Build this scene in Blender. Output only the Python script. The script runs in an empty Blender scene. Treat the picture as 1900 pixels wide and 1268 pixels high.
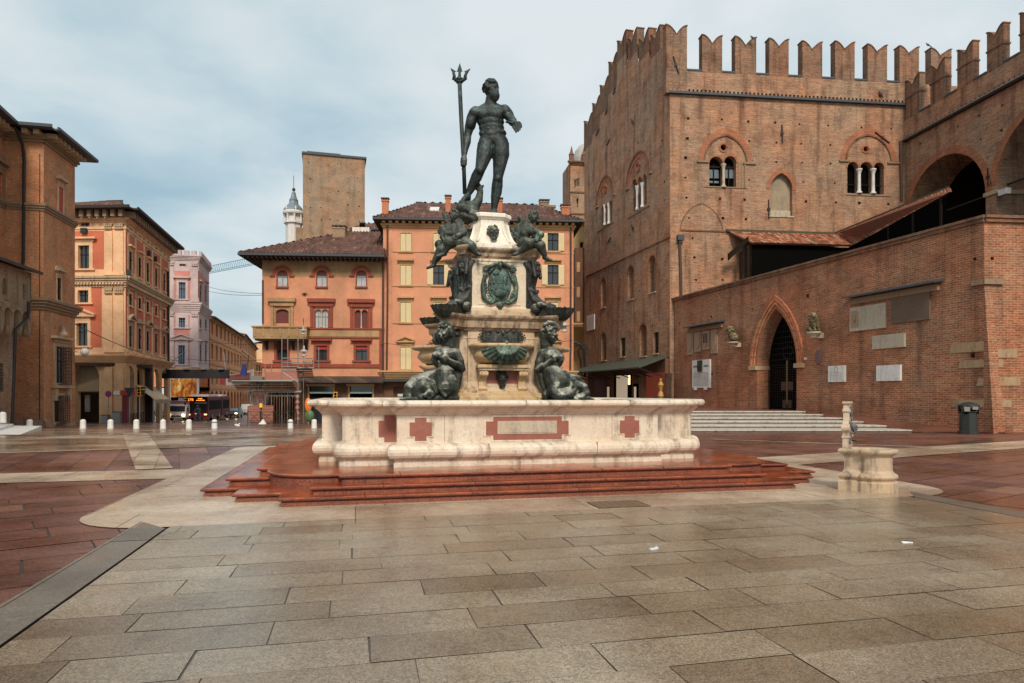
import bpy, math, random
from mathutils import Vector, Matrix, Euler, noise as mnoise
from mathutils.geometry import delaunay_2d_cdt
random.seed(7)
PI = math.pi
COL = bpy.context.scene.collection
FP, CX, HY, HC = 1250.0, 950.0, 730.0, 1.75      # survey: focal in px, principal column, horizon row, eye height

def gz(y):                                       # the square falls gently away beyond 28 m
    return -0.03 * min(max(0.0, y - 28.0), 66.0)

def gp(px, py, z=0.0):                           # a point of the flat ground
    D = (HC - z) * FP / (py - HY)
    return ((px - CX) / FP * D, D)

def P(px, py, D):
    return Vector(((px - CX) / FP * D, D, HC - (py - HY) / FP * D))

def lerp(a, b, t): return a + (b - a) * t

SPLIT = {'impost','coping','corner_strip','window_bracket','canopy_strut','joint','corner_joint','eave_bracket','parapet_block','mullion','porch_slat','rafter','balcony_bracket','pilaster_strip'}
class MB:
    def __init__(self):
        self.v = []; self.f = []; self.m = []; self.mi = 0; self.T = None; self.sm = []; self.smooth = False
        self.att = []; self.tone = 0.5
    def p(self, x, y, z):
        q = Vector((x, y, z))
        if self.T is not None: q = self.T @ q
        self.v.append(q); return len(self.v) - 1
    def face(self, idx):
        self.f.append(tuple(idx)); self.m.append(self.mi); self.sm.append(self.smooth); self.att.append(self.tone)
    def box(self, x0, x1, y0, y1, z0, z1):
        if x0 > x1: x0, x1 = x1, x0
        if y0 > y1: y0, y1 = y1, y0
        if z0 > z1: z0, z1 = z1, z0
        i = [self.p(*c) for c in ((x0,y0,z0),(x1,y0,z0),(x1,y1,z0),(x0,y1,z0),(x0,y0,z1),(x1,y0,z1),(x1,y1,z1),(x0,y1,z1))]
        for q in ((0,3,2,1),(4,5,6,7),(0,1,5,4),(1,2,6,5),(2,3,7,6),(3,0,4,7)): self.face([i[k] for k in q])
    def hexa(self, c):                            # 8 corners: bottom 4, top 4
        i = [self.p(*q) for q in c]
        for q in ((0,3,2,1),(4,5,6,7),(0,1,5,4),(1,2,6,5),(2,3,7,6),(3,0,4,7)): self.face([i[k] for k in q])
    def prism(self, poly, a, b, ax='y'):          # poly in (x,z) along y, (x,y) along z, or (y,z) along x
        def mk(q, t):
            return self.p(q[0], t, q[1]) if ax == 'y' else (self.p(q[0], q[1], t) if ax == 'z' else self.p(t, q[0], q[1]))
        A = [mk(q, a) for q in poly]; B = [mk(q, b) for q in poly]
        self.face(A); self.face(B[::-1])
        n = len(poly)
        for k in range(n): self.face((A[k], B[k], B[(k+1) % n], A[(k+1) % n]))
    def wall(self, outer, holes, y=0.0, depth=0.3, sides=True):
        """Upright sheet in the xz plane at y with openings; every opening gets a reveal of the given depth (towards +y)."""
        polys = [[Vector((q[0], q[1], 0)) for q in outer]] + [[Vector((q[0], q[1], 0)) for q in (h[0] if isinstance(h, tuple) else h)] for h in holes]
        flat = []; edges = []
        for po in polys:
            b = len(flat); n = len(po); flat += [q.xy for q in po]; edges += [(b+k, b+(k+1) % n) for k in range(n)]
        vs, _, fs, _, _, _ = delaunay_2d_cdt(flat, edges, [], 0, 1e-5)
        def ins(p, po):
            c = False; n = len(po)
            for i in range(n):
                a, b = po[i], po[i-1]
                if (a.y > p.y) != (b.y > p.y) and p.x < (b.x-a.x)*(p.y-a.y)/(b.y-a.y)+a.x: c = not c
            return c
        ids = [self.p(q.x, y, q.y) for q in vs]
        for t in fs:
            c = (vs[t[0]]+vs[t[1]]+vs[t[2]])/3
            if ins(c, polys[0]) and not any(ins(c, h) for h in polys[1:]): self.face([ids[k] for k in t])
        for h in holes:
            pts, dp = (h if isinstance(h, tuple) else (h, depth))
            A = [self.p(q[0], y, q[1]) for q in pts]; B = [self.p(q[0], y + dp, q[1]) for q in pts]
            n = len(pts)
            for k in range(n): self.face((A[k], A[(k+1) % n], B[(k+1) % n], B[k]))
    def poly(self, pts):
        self.face([self.p(*q) for q in pts])
    def lathe(self, prof, c=(0,0,0), seg=24, a0=0.0, a1=2*PI, sx=1.0, sy=1.0, ax='z'):
        full = abs(a1 - a0 - 2*PI) < 1e-6; n = seg if full else seg + 1
        rings = []
        for r, z in prof:
            ring = []
            for k in range(n):
                a = a0 + (a1 - a0) * k / seg
                if ax == 'z': ring.append(self.p(c[0] + r*sx*math.cos(a), c[1] + r*sy*math.sin(a), c[2] + z))
                elif ax == 'y': ring.append(self.p(c[0] + r*sx*math.cos(a), c[1] + z, c[2] + r*sy*math.sin(a)))
                else: ring.append(self.p(c[0] + z, c[1] + r*sx*math.cos(a), c[2] + r*sy*math.sin(a)))
            rings.append(ring)
        for i in range(len(rings) - 1):
            for k in range(seg):
                k2 = (k + 1) % n
                self.face((rings[i][k], rings[i][k2], rings[i+1][k2], rings[i+1][k]))
        if full:
            if prof[0][0] > 1e-4: self.face(rings[0][::-1])
            if prof[-1][0] > 1e-4: self.face(rings[-1])
    def tube(self, pts, r, seg=8, caps=True):
        pts = [Vector(q) for q in pts]; n = len(pts)
        rs = r if isinstance(r, (list, tuple)) else [r] * n
        rings = []; up = None
        for i in range(n):
            t = (pts[min(i+1, n-1)] - pts[max(i-1, 0)])
            if t.length < 1e-9: t = Vector((0,0,1))
            t.normalize()
            if up is None:
                up = Vector((0,0,1)) if abs(t.z) < 0.9 else Vector((1,0,0))
            s = t.cross(up); 
            if s.length < 1e-6: s = t.cross(Vector((0,1,0)))
            s.normalize(); u = s.cross(t).normalized(); up = u
            rings.append([self.p(*(pts[i] + (s*math.cos(2*PI*k/seg) + u*math.sin(2*PI*k/seg)) * rs[i])) for k in range(seg)])
        for i in range(n-1):
            for k in range(seg):
                self.face((rings[i][k], rings[i][(k+1) % seg], rings[i+1][(k+1) % seg], rings[i+1][k]))
        if caps: self.face(rings[0][::-1]); self.face(rings[-1])
    def ell(self, c, r, rot=None, nu=12, nv=8):
        R = Matrix.Identity(3) if rot is None else Euler(rot).to_matrix()
        c = Vector(c); r = (r, r, r) if not isinstance(r, (tuple, list)) else r
        top = self.p(*(c + R @ Vector((0,0,r[2])))); rings = []
        for i in range(1, nv):
            t = PI * i / nv
            rings.append([self.p(*(c + R @ Vector((r[0]*math.sin(t)*math.cos(2*PI*k/nu), r[1]*math.sin(t)*math.sin(2*PI*k/nu), r[2]*math.cos(t))))) for k in range(nu)])
        bot = self.p(*(c + R @ Vector((0,0,-r[2]))))
        for k in range(nu):
            self.face((top, rings[0][k], rings[0][(k+1) % nu])); self.face((bot, rings[-1][(k+1) % nu], rings[-1][k]))
        for i in range(len(rings)-1):
            for k in range(nu): self.face((rings[i][k], rings[i+1][k], rings[i+1][(k+1) % nu], rings[i][(k+1) % nu]))
    def limb(self, pts, rs):
        """Tapered limb through joints; balls at the joints keep it closed for remeshing."""
        pts = [Vector(q) for q in pts]
        for i in range(len(pts) - 1):
            n = 5; a, b = pts[i], pts[i+1]
            self.tube([a.lerp(b, k/n) for k in range(n+1)], [lerp(rs[i], rs[i+1], k/n) for k in range(n+1)], 10)
        for q, r in zip(pts, rs): self.ell(q, r, None, 10, 7)
    def sweep(self, outline, prof, cap_top=True, cap_bot=False):
        """outline CCW in xy; prof is a list of (outward offset, z)."""
        rings = []
        for off, z in prof:
            rings.append([self.p(x, y, z) for x, y in offset(outline, off)])
        n = len(outline)
        for i in range(len(rings) - 1):
            for k in range(n): self.face((rings[i][k], rings[i][(k+1) % n], rings[i+1][(k+1) % n], rings[i+1][k]))
        if cap_top: self.face(rings[-1])
        if cap_bot: self.face(rings[0][::-1])
    def mesh(self, name):
        me = bpy.data.meshes.new(name)
        me.from_pydata([tuple(q) for q in self.v], [], self.f)
        me.polygons.foreach_set('material_index', self.m)
        me.polygons.foreach_set('use_smooth', self.sm)
        at = me.attributes.new('tone', 'FLOAT', 'FACE'); at.data.foreach_set('value', self.att)
        me.update(); return me
    def islands(self):
        r = list(range(len(self.v)))
        def find(a):
            while r[a] != a: r[a] = r[r[a]]; a = r[a]
            return a
        for f in self.f:
            a = find(f[0])
            for k in f[1:]: r[find(k)] = a
        g = {}
        for i, f in enumerate(self.f): g.setdefault(find(f[0]), []).append(i)
        out = []
        for fs in g.values():
            q = MB(); mp = {}
            for i in fs:
                idx = []
                for k in self.f[i]:
                    if k not in mp: mp[k] = len(q.v); q.v.append(self.v[k])
                    idx.append(mp[k])
                q.f.append(tuple(idx)); q.m.append(self.m[i]); q.sm.append(self.sm[i]); q.att.append(self.att[i])
            out.append(q)
        return out
    def build(self, name, mats, parent=None, frame=None, normals=False):
        if name in SPLIT and parent is not None:      # every countable piece an object of its own
            q = self.islands()
            if len(q) > 1: return [p.build(name, mats, parent, frame) for p in q][-1]
        me = self.mesh(name)
        for m in (mats if isinstance(mats, (list, tuple)) else [mats]): me.materials.append(m)
        return link(bpy.data.objects.new(name, me), parent, frame)

def offset(pl, d):
    n = len(pl); out = []
    for i in range(n):
        p0, p1, p2 = Vector(pl[i-1]), Vector(pl[i]), Vector(pl[(i+1) % n])
        e1 = (p1 - p0).normalized(); e2 = (p2 - p1).normalized()
        n1 = Vector((e1.y, -e1.x)); n2 = Vector((e2.y, -e2.x))
        b = n1 + n2
        if b.length < 1e-5: out.append(tuple(p1 + n1*d)); continue
        b.normalize(); k = max(0.35, b.dot(n1)); out.append(tuple(p1 + b * (d / k)))
    return out

FR = {}
def link(o, parent=None, frame=None):
    COL.objects.link(o)
    if parent is not None:
        o.parent = parent
        if frame is not None and parent.name in FR and FR[parent.name] is not frame:
            o.matrix_basis = FR[parent.name].inverted() @ frame
        elif frame is not None and parent.name not in FR:
            o.matrix_basis = frame
    elif frame is not None: o.matrix_basis = frame
    return o

def tag(o, label=None, cat=None, group=None, kind=None):
    if label: o['label'] = label
    if cat: o['category'] = cat
    if group: o['group'] = group
    if kind: o['kind'] = kind
    return o

def empty(name, frame, label=None, cat=None, group=None, kind=None):
    o = bpy.data.objects.new(name, None); o.empty_display_size = 0.3
    COL.objects.link(o); o.matrix_basis = frame; FR[o.name] = frame
    return tag(o, label, cat, group, kind)

def frame(x, y, z=0.0, ang=0.0): return Matrix.Translation((x, y, z)) @ Matrix.Rotation(ang, 4, 'Z')

def copy_tree(o, parent=None):
    c = o.copy(); COL.objects.link(c)
    if parent is not None: c.parent = parent
    for ch in [q for q in ALLKIDS.get(o.name, [])]: copy_tree(ch, c)
    return c
ALLKIDS = {}
def kids(o):
    ALLKIDS[o.name] = [q for q in o.children]
    for q in o.children: kids(q)

class Wall:
    """A vertical plane surveyed from two columns of the photograph and their distances; local x runs along it, -y faces the viewer."""
    def __init__(s, px0, D0, px1, D1):
        s.a = Vector(((px0-CX)/FP*D0, D0)); s.b = Vector(((px1-CX)/FP*D1, D1))
        d = s.b - s.a; s.L = d.length; s.ang = math.atan2(d.y, d.x)
        s.M = frame(s.a.x, s.a.y, 0, s.ang); s.I = s.M.inverted()
        s.o = s.I @ Vector((0, 0, HC))
    def at(s, px, py, d=0.0):
        r = s.I.to_3x3() @ Vector(((px-CX)/FP, 1.0, -(py-HY)/FP))
        t = (-d - s.o.y) / r.y; q = s.o + r*t
        return q.x, q.z
    def X(s, px, d=0.0): return s.at(px, HY, d)[0]
    def Z(s, px, py, d=0.0): return s.at(px, py, d)[1]
    def R(s, px0, px1, py0, py1, d=0.0):          # x0, x1, z0, z1 of a rectangle seen there
        m = (px0+px1)/2; return s.X(px0, d), s.X(px1, d), s.Z(m, py1, d), s.Z(m, py0, d)
class FrameWall(Wall):
    def __init__(s, M): s.M = M; s.I = M.inverted(); s.o = s.I @ Vector((0,0,HC))

def rect(x0, x1, z0, z1): return [(x0,z0),(x1,z0),(x1,z1),(x0,z1)]
def arch(x0, x1, z0, z1, kind='round', n=10):
    """Opening outline; z1 is the crown."""
    w = (x1-x0); r = w/2; c = (x0+x1)/2
    if kind == 'round':
        zs = z1 - r; pts = [(x0,z0),(x1,z0)]
        for k in range(n+1):
            a = PI*k/n; pts.append((c + r*math.cos(a), zs + r*math.sin(a)))
        return pts
    if kind == 'seg':
        h = r*0.5; zs = z1-h; pts = [(x0,z0),(x1,z0)]
        for k in range(n+1):
            a = PI*k/n; pts.append((c + r*math.cos(a), zs + h*math.sin(a)))
        return pts
    h = r*kind if not isinstance(kind, str) else r*1.4          # pointed, rise h
    zs = z1 - h; pts = [(x0,z0),(x1,z0)]
    R = (h*h + r*r)/(2*r)                                       # radius of each side, centres on the springing line
    a_end = math.asin(min(1, h/R)) if h <= R else PI/2
    m = n//2
    for k in range(m+1):
        a = a_end*k/m; pts.append((x1 - R + R*math.cos(a), zs + R*math.sin(a)))
    for k in range(1, m+1):
        a = a_end*(m-k)/m; pts.append((x0 + R - R*math.cos(a), zs + R*math.sin(a)))
    return pts
def ring(mb, outer, inner, y0, y1):
    """A flat moulding between two outlines with the same count of points (both as from arch())."""
    n = len(outer)
    A = [mb.p(q[0], y0, q[1]) for q in outer]; B = [mb.p(q[0], y0, q[1]) for q in inner]
    A2 = [mb.p(q[0], y1, q[1]) for q in outer]; B2 = [mb.p(q[0], y1, q[1]) for q in inner]
    for k in range(1, n):
        j = (k+1) % n
        mb.face((A[k], A[j], B[j], B[k])); mb.face((A[k], A2[k], A2[j], A[j])); mb.face((B[k], B[j], B2[j], B2[k]))

def blob(name, mb, mats, parent=None, frame=None, voxel=0.02, smooth=3, fac=0.5):
    """Fuse the primitives into one continuous skin."""
    me = mb.mesh(name); o = bpy.data.objects.new(name, me); COL.objects.link(o)
    r = o.modifiers.new('r', 'REMESH'); r.mode = 'VOXEL'; r.voxel_size = voxel; r.use_smooth_shade = True
    if smooth:
        s = o.modifiers.new('s', 'SMOOTH'); s.factor = fac; s.iterations = smooth
    dg = bpy.context.evaluated_depsgraph_get()
    nm = bpy.data.meshes.new_from_object(o.evaluated_get(dg), depsgraph=dg)
    bpy.data.objects.remove(o); bpy.data.meshes.remove(me)
    nm.name = name; nm.materials.clear()
    for m in (mats if isinstance(mats, (list, tuple)) else [mats]): nm.materials.append(m)
    nm.polygons.foreach_set('use_smooth', [True]*len(nm.polygons))
    return link(bpy.data.objects.new(name, nm), parent, frame)
class NT:
    def __init__(s, name):
        s.m = bpy.data.materials.new(name); s.m.use_nodes = True; s.t = s.m.node_tree; s.n = s.t.nodes
        s.b = s.n['Principled BSDF']
    def add(s, ty, ins=None, **kw):
        nd = s.n.new(ty)
        for k, v in kw.items(): setattr(nd, k, v)
        for k, v in (ins or {}).items(): s.set(nd.inputs[k], v)
        return nd
    def set(s, sock, v):
        if isinstance(v, bpy.types.NodeSocket): s.t.links.new(v, sock)
        else:
            if isinstance(v, tuple) and len(v) == 3 and sock.type == 'RGBA': v = v + (1,)
            sock.default_value = v
    def obj(s): return s.add('ShaderNodeTexCoord').outputs['Object']
    def mapv(s, v, sc=(1,1,1), loc=(0,0,0), rot=(0,0,0)):
        return s.add('ShaderNodeMapping', {'Vector': v, 'Scale': sc, 'Location': loc, 'Rotation': rot}).outputs[0]
    def noise(s, v, scale, detail=4, rough=0.55, dist=0.0):
        return s.add('ShaderNodeTexNoise', {'Vector': v, 'Scale': scale, 'Detail': detail, 'Roughness': rough, 'Distortion': dist}).outputs[0]
    def ramp(s, f, stops, interp='LINEAR'):
        nd = s.add('ShaderNodeValToRGB', {'Fac': f}); cr = nd.color_ramp; cr.interpolation = interp
        while len(cr.elements) > 1: cr.elements.remove(cr.elements[-1])
        cr.elements[0].position = stops[0][0]; c = stops[0][1]; cr.elements[0].color = (c if isinstance(c, tuple) else (c,c,c)) + (1,)
        for p, c in stops[1:]:
            e = cr.elements.new(p); e.color = (c if isinstance(c, tuple) else (c,c,c)) + (1,)
        return nd.outputs[0]
    def mix(s, f, a, b, mode='MIX'):
        nd = s.add('ShaderNodeMix', data_type='RGBA', blend_type=mode)
        s.set(nd.inputs[0], f); s.set(nd.inputs[6], a); s.set(nd.inputs[7], b); return nd.outputs[2]
    def math(s, op, a, b=0.0, c=0.0):
        nd = s.add('ShaderNodeMath', operation=op); s.set(nd.inputs[0], a); s.set(nd.inputs[1], b)
        if op == 'MULTIPLY_ADD': s.set(nd.inputs[2], c)
        return nd.outputs[0]
    def bump(s, h, st=0.3, dist=0.02):
        return s.add('ShaderNodeBump', {'Height': h, 'Strength': st, 'Distance': dist}).outputs[0]
    def out(s, col=None, rough=None, metal=None, bump=None, spec=None, coat=None):
        i = s.b.inputs
        if col is not None: s.set(i['Base Color'], col)
        if rough is not None: s.set(i['Roughness'], rough)
        if metal is not None: s.set(i['Metallic'], metal)
        if spec is not None: s.set(i['Specular IOR Level'], spec)
        if bump is not None: s.set(i['Normal'], bump)
        if coat is not None: s.set(i['Coat Weight'], coat); s.set(i['Coat Roughness'], 0.08)
        return s.m

def sc(c, k): return tuple(min(1, x*k) for x in c)
def planar(t):
    """(x+y, z) of the object's own space, so courses stay level on every upright face."""
    o = t.obj(); sp = t.add('ShaderNodeSeparateXYZ', {0: o})
    return o, t.add('ShaderNodeCombineXYZ', {0: t.math('ADD', sp.outputs[0], sp.outputs[1]), 1: sp.outputs[2], 2: 0.0}).outputs[0], sp

def brick(name, c1, c2, mortar, bw=0.30, rh=0.085, ms=0.012, stain=0.5, pale=(0.45,0.36,0.25), palef=0.35, bumpd=0.01, streak=1.0):
    t = NT(name); o, uv, sp = planar(t)
    wob = t.add('ShaderNodeVectorMath', {0: uv, 1: t.add('ShaderNodeVectorMath', {0: t.add('ShaderNodeTexNoise', {'Vector': o, 'Scale': 1.1, 'Detail': 2.0}).outputs[1], 1: (0.03,0.03,0)}, operation='MULTIPLY').outputs[0]}, operation='ADD').outputs[0]
    b = t.add('ShaderNodeTexBrick', {'Vector': wob, 'Color1': c1, 'Color2': c2, 'Mortar': mortar, 'Scale': 1.0, 'Mortar Size': ms, 'Mortar Smooth': 0.3, 'Bias': 0.0, 'Brick Width': bw, 'Row Height': rh}, offset=0.5)
    big = t.noise(o, 0.22, 5, 0.6)
    st = t.noise(t.mapv(uv, (0.6, 5.0, 1)), 1.6, 5, 0.65)      # patches of paler courses
    c = t.mix(t.ramp(st, [(0.42,0.0),(0.72,palef)]), b.outputs[0], pale)
    fine = t.noise(t.mapv(uv, (2.5, 9.0, 1)), 2.2, 4, 0.7)
    c = t.mix(1.0, c, t.ramp(fine, [(0.3,0.55),(0.5,1.0),(0.72,1.4)]), 'MULTIPLY')
    c = t.mix(t.ramp(big, [(0.38,0.0),(0.62,0.8)]), c, t.mix(1.0, c, (1.15,0.84,0.7), 'MULTIPLY'))
    dr = t.noise(t.mapv(uv, (1.3*streak, 0.12, 1)), 1.0, 5, 0.6)  # rain streaks
    d2 = t.noise(o, 0.6, 6, 0.7)
    c = t.mix(t.math('MULTIPLY', t.ramp(dr, [(0.5,0.0),(0.75,1.0)]), stain), c, t.mix(1.0, c, (0.33,0.31,0.31), 'MULTIPLY'))
    c = t.mix(t.math('MULTIPLY', t.ramp(d2, [(0.52,0.0),(0.72,0.6)]), stain), c, t.mix(1.0, c, (0.36,0.33,0.33), 'MULTIPLY'))
    pz = t.noise(t.mapv(uv, (0.55, 0.8, 1)), 1.0, 3, 0.5, 0.4)     # repaired patches with a border of their own
    c = t.mix(t.ramp(pz, [(0.56,0.0),(0.575,0.5)]), c, t.mix(1.0, c, (1.3,1.25,1.2), 'MULTIPLY'))
    c = t.mix(t.ramp(pz, [(0.40,0.45),(0.415,0.0)]), c, t.mix(1.0, c, (0.72,0.66,0.66), 'MULTIPLY'))
    h = t.math('ADD', t.math('MULTIPLY', b.outputs[1], -1.0), t.math('MULTIPLY', fine, 0.8))
    return t.out(c, 0.9, 0, t.bump(h, 0.7, bumpd), 0.25)

def plaster(name, c, stain=0.3, var=0.25, dirt=(0.35,0.26,0.2), rough=0.9):
    t = NT(name); o, uv, sp = planar(t)
    a = t.noise(o, 0.5, 6, 0.65); f = t.noise(o, 9, 4, 0.7)
    col = t.mix(t.ramp(a, [(0.3,0.0),(0.7,1.0)]), sc(c, 1-var), sc(c, 1+var*0.6))
    col = t.mix(1.0, col, t.ramp(f, [(0.3,0.85),(0.7,1.12)]), 'MULTIPLY')
    dr = t.noise(t.mapv(uv, (1.4, 0.15, 1)), 1.0, 5, 0.65)
    col = t.mix(t.math('MULTIPLY', t.ramp(dr, [(0.5,0.0),(0.8,1.0)]), stain), col, dirt)
    return t.out(col, rough, 0, t.bump(f, 0.25, 0.01), 0.25)

def stone(name, c, dirt=(0.12,0.1,0.08), df=0.45, warm=(0.6,0.42,0.22), wf=0.35, rough=0.55, vein=0.0, sc_=1.0, bump=0.25, dth=0.5):
    t = NT(name); o, uv, sp = planar(t)
    n1 = t.noise(o, 1.3*sc_, 6, 0.65); n2 = t.noise(o, 5*sc_, 6, 0.7); n3 = t.noise(o, 26*sc_, 4, 0.7)
    col = t.mix(t.math('MULTIPLY', t.ramp(n1, [(0.4,0.0),(0.65,1.0)]), wf), c, warm)
    col = t.mix(1.0, col, t.ramp(n3, [(0.3,0.86),(0.7,1.08)]), 'MULTIPLY')
    dr = t.noise(t.mapv(uv, (4.0, 0.5, 1)), 1.0, 6, 0.7)
    m = t.math('MULTIPLY', t.ramp(t.math('MULTIPLY', dr, t.math('ADD', n2, 0.5)), [(dth,0.0),(dth+0.2,1.0)]), df)
    col = t.mix(m, col, dirt)
    if vein:
        w = t.add('ShaderNodeTexNoise', {'Vector': o, 'Scale': 3.5, 'Detail': 8.0, 'Roughness': 0.6, 'Distortion': 1.5}).outputs[0]
        v = t.ramp(t.math('ABSOLUTE', t.math('SUBTRACT', w, 0.5)), [(0.0,1.0),(0.02,0.0)])
        col = t.mix(t.math('MULTIPLY', v, vein), col, sc(c, 0.55))
    return t.out(col, rough, 0, t.bump(t.math('ADD', n3, t.math('MULTIPLY', n2, 1.5)), bump, 0.01), 0.4)

def plain(name, c, rough=0.6, metal=0.0, var=0.12, scale=3.0, emit=None, es=1.0, spec=None):
    t = NT(name); n = t.noise(t.obj(), scale, 5, 0.65)
    col = t.mix(n, sc(c, 1-var), sc(c, 1+var))
    if emit: t.set(t.b.inputs['Emission Color'], emit); t.set(t.b.inputs['Emission Strength'], es)
    return t.out(col, rough, metal, None, spec)

def bronze(name, base=(0.035,0.042,0.036), green=(0.13,0.2,0.16), pale=(0.3,0.3,0.25), gf=0.5, pf=0.3, rough=0.42):
    t = NT(name); o = t.obj()
    n1 = t.noise(o, 2.2, 6, 0.65); n2 = t.noise(o, 9, 6, 0.7); dr = t.noise(t.mapv(o, (7,7,1.2)), 1.0, 5, 0.65)
    geo = t.add('ShaderNodeNewGeometry'); nz = t.add('ShaderNodeSeparateXYZ', {0: geo.outputs['Normal']}).outputs[2]
    expo = t.ramp(t.math('ADD', t.math('MULTIPLY', nz, 0.35), n1), [(0.42,0.0),(0.78,1.0)])   # rain-washed patina lies on what faces up
    col = t.mix(t.math('MULTIPLY', t.ramp(t.math('MULTIPLY', t.math('ADD', n2, dr), 0.5), [(0.42,0.0),(0.6,1.0)]), gf), base, green)
    col = t.mix(t.math('MULTIPLY', expo, gf), col, green)
    col = t.mix(t.math('MULTIPLY', t.ramp(t.math('MULTIPLY', expo, t.math('ADD', dr, 0.25)), [(0.4,0.0),(0.75,1.0)]), pf), col, pale)
    blot = t.noise(o, 4.5, 7, 0.72, 0.6)
    col = t.mix(1.0, col, t.ramp(blot, [(0.36,0.35),(0.5,1.0),(0.62,1.55)]), 'MULTIPLY')
    r = t.math('MULTIPLY_ADD', n2, 0.35, rough-0.12)
    return t.out(col, r, 0.35, t.bump(t.math('ADD', n2, t.noise(o, 22, 4, 0.7)), 0.7, 0.02), 0.6)

def paving(name, stops, grain=(0.75,1.25), gs=60, rough=(0.18,0.55), stain=(0.3,0.2,0.1), sf=0.3, wetlo=0.4, wethi=0.62, bumpst=0.25, dark=0.4):
    t = NT(name); o = t.obj()
    tone = t.add('ShaderNodeAttribute', attribute_name='tone').outputs['Fac']
    col = t.ramp(tone, stops)
    g = t.noise(o, gs, 3, 0.8); g2 = t.noise(o, gs*0.33, 3, 0.7)
    col = t.mix(1.0, col, t.ramp(g, [(0.40,grain[0]),(0.5,1.0),(0.6,grain[1])]), 'MULTIPLY')
    col = t.mix(1.0, col, t.ramp(g2, [(0.3,0.85),(0.7,1.15)]), 'MULTIPLY')
    m = t.noise(o, 0.9, 7, 0.65); m2 = t.noise(o, 2.6, 6, 0.7)
    col = t.mix(t.math('MULTIPLY', t.ramp(m, [(0.5,0.0),(0.75,1.0)]), sf), col, stain)
    col = t.mix(t.math('MULTIPLY', t.ramp(m2, [(0.57,0.0),(0.70,1.0)]), dark), col, sc(stain, 0.35))
    wet = t.noise(o, 0.35, 6, 0.6)
    soak = t.ramp(t.math('ADD', t.math('MULTIPLY', wet, 0.7), t.math('MULTIPLY', m, 0.3)), [(0.44,1.0),(0.58,0.0)])
    col = t.mix(soak, col, t.mix(1.0, col, (0.66,0.62,0.58), 'MULTIPLY'))     # soaked stone is darker
    sp2 = t.noise(o, gs*1.7, 2, 0.9); col = t.mix(1.0, col, t.ramp(sp2, [(0.38,0.72),(0.47,1.0)]), 'MULTIPLY')
    r = t.ramp(t.math('ADD', t.math('MULTIPLY', wet, 0.8), t.math('MULTIPLY', m2, 0.2)), [(wetlo, rough[0]),(wethi, rough[1])])
    r = t.math('ADD', r, t.math('MULTIPLY', g, 0.1))
    return t.out(col, r, 0, t.bump(t.math('ADD', g, t.math('MULTIPLY', m2, 2.0)), bumpst, 0.004), 0.5)

def tiles(name, c1, c2, c3, w=0.22, moss=0.2):
    """Clay pan tiles: the courses are modelled in the roof mesh or bumped along it; colour varies tile by tile."""
    t = NT(name); o = t.obj(); sp = t.add('ShaderNodeSeparateXYZ', {0: o})
    cell = t.add('ShaderNodeTexWhiteNoise', {'Vector': t.add('ShaderNodeVectorMath', {0: t.mapv(o, (1/w, 1/0.4, 1/0.25))}, operation='FLOOR').outputs[0]}, noise_dimensions='3D').outputs[0]
    col = t.ramp(cell, [(0.0,c1),(0.5,c2),(1.0,c3)])
    n = t.noise(o, 1.0, 6, 0.7)
    col = t.mix(t.math('MULTIPLY', t.ramp(n, [(0.5,0.0),(0.7,1.0)]), moss), col, (0.05,0.05,0.035))
    wv = t.math('SINE', t.math('MULTIPLY', sp.outputs[0], 2*PI/w))
    col = t.mix(1.0, col, t.ramp(t.math('MULTIPLY_ADD', wv, 0.5, 0.5), [(0.0,0.45),(0.5,1.0)]), 'MULTIPLY')
    return t.out(col, 0.85, 0, t.bump(wv, 0.8, 0.05), 0.3)

def glass(name, c=(0.03,0.035,0.04), rough=0.08):
    t = NT(name); n = t.noise(t.obj(), 1.3, 3, 0.5)
    return t.out(t.mix(n, sc(c,0.5), sc(c,1.6)), rough, 0, None, 0.8)

M = {}
M['brickP'] = brick('brick_palazzo', (0.38,0.215,0.135), (0.235,0.125,0.075), (0.38,0.28,0.2), stain=1.0, pale=(0.50,0.36,0.235), palef=0.8)
M['brickM'] = brick('brick_battlement', (0.27,0.15,0.095), (0.16,0.085,0.055), (0.28,0.2,0.14), stain=1.0, pale=(0.38,0.27,0.18), palef=0.7, streak=2.0)
M['brickD'] = brick('brick_palazzo_dark', (0.22,0.12,0.07), (0.14,0.07,0.045), (0.24,0.17,0.12), stain=0.9, pale=(0.3,0.2,0.13), palef=0.4)
M['brickW'] = brick('brick_court_wall', (0.37,0.15,0.08), (0.22,0.085,0.045), (0.42,0.28,0.19), bw=0.34, rh=0.11, ms=0.016, stain=0.8, pale=(0.46,0.29,0.17), palef=0.5, bumpd=0.02)
M['brickR'] = brick('brick_red_arch', (0.36,0.12,0.06), (0.3,0.1,0.05), (0.4,0.25,0.15), bw=0.12, rh=0.4, ms=0.012, stain=0.2)
M['brickL'] = brick('brick_left', (0.54,0.27,0.14), (0.42,0.19,0.095), (0.5,0.34,0.2), stain=0.4, pale=(0.5,0.3,0.16), palef=0.35)
M['brickT'] = brick('brick_tower', (0.35,0.245,0.165), (0.28,0.19,0.12), (0.34,0.26,0.18), stain=0.5, pale=(0.4,0.31,0.22), palef=0.5)
M['brickG'] = brick('brick_grey_left', (0.33,0.235,0.155), (0.24,0.165,0.105), (0.33,0.25,0.17), stain=0.8, pale=(0.42,0.33,0.23), palef=0.5)
M['sandst'] = stone('sandstone', (0.52,0.37,0.23), df=0.5, warm=(0.5,0.3,0.15), rough=0.85)
M['sandsd'] = stone('sandstone_dark', (0.30,0.2,0.125), df=0.6, warm=(0.28,0.17,0.09), rough=0.85)
M['cream'] = plaster('cream_plaster', (0.84,0.51,0.29), stain=0.2, dirt=(0.6,0.34,0.2))
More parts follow.
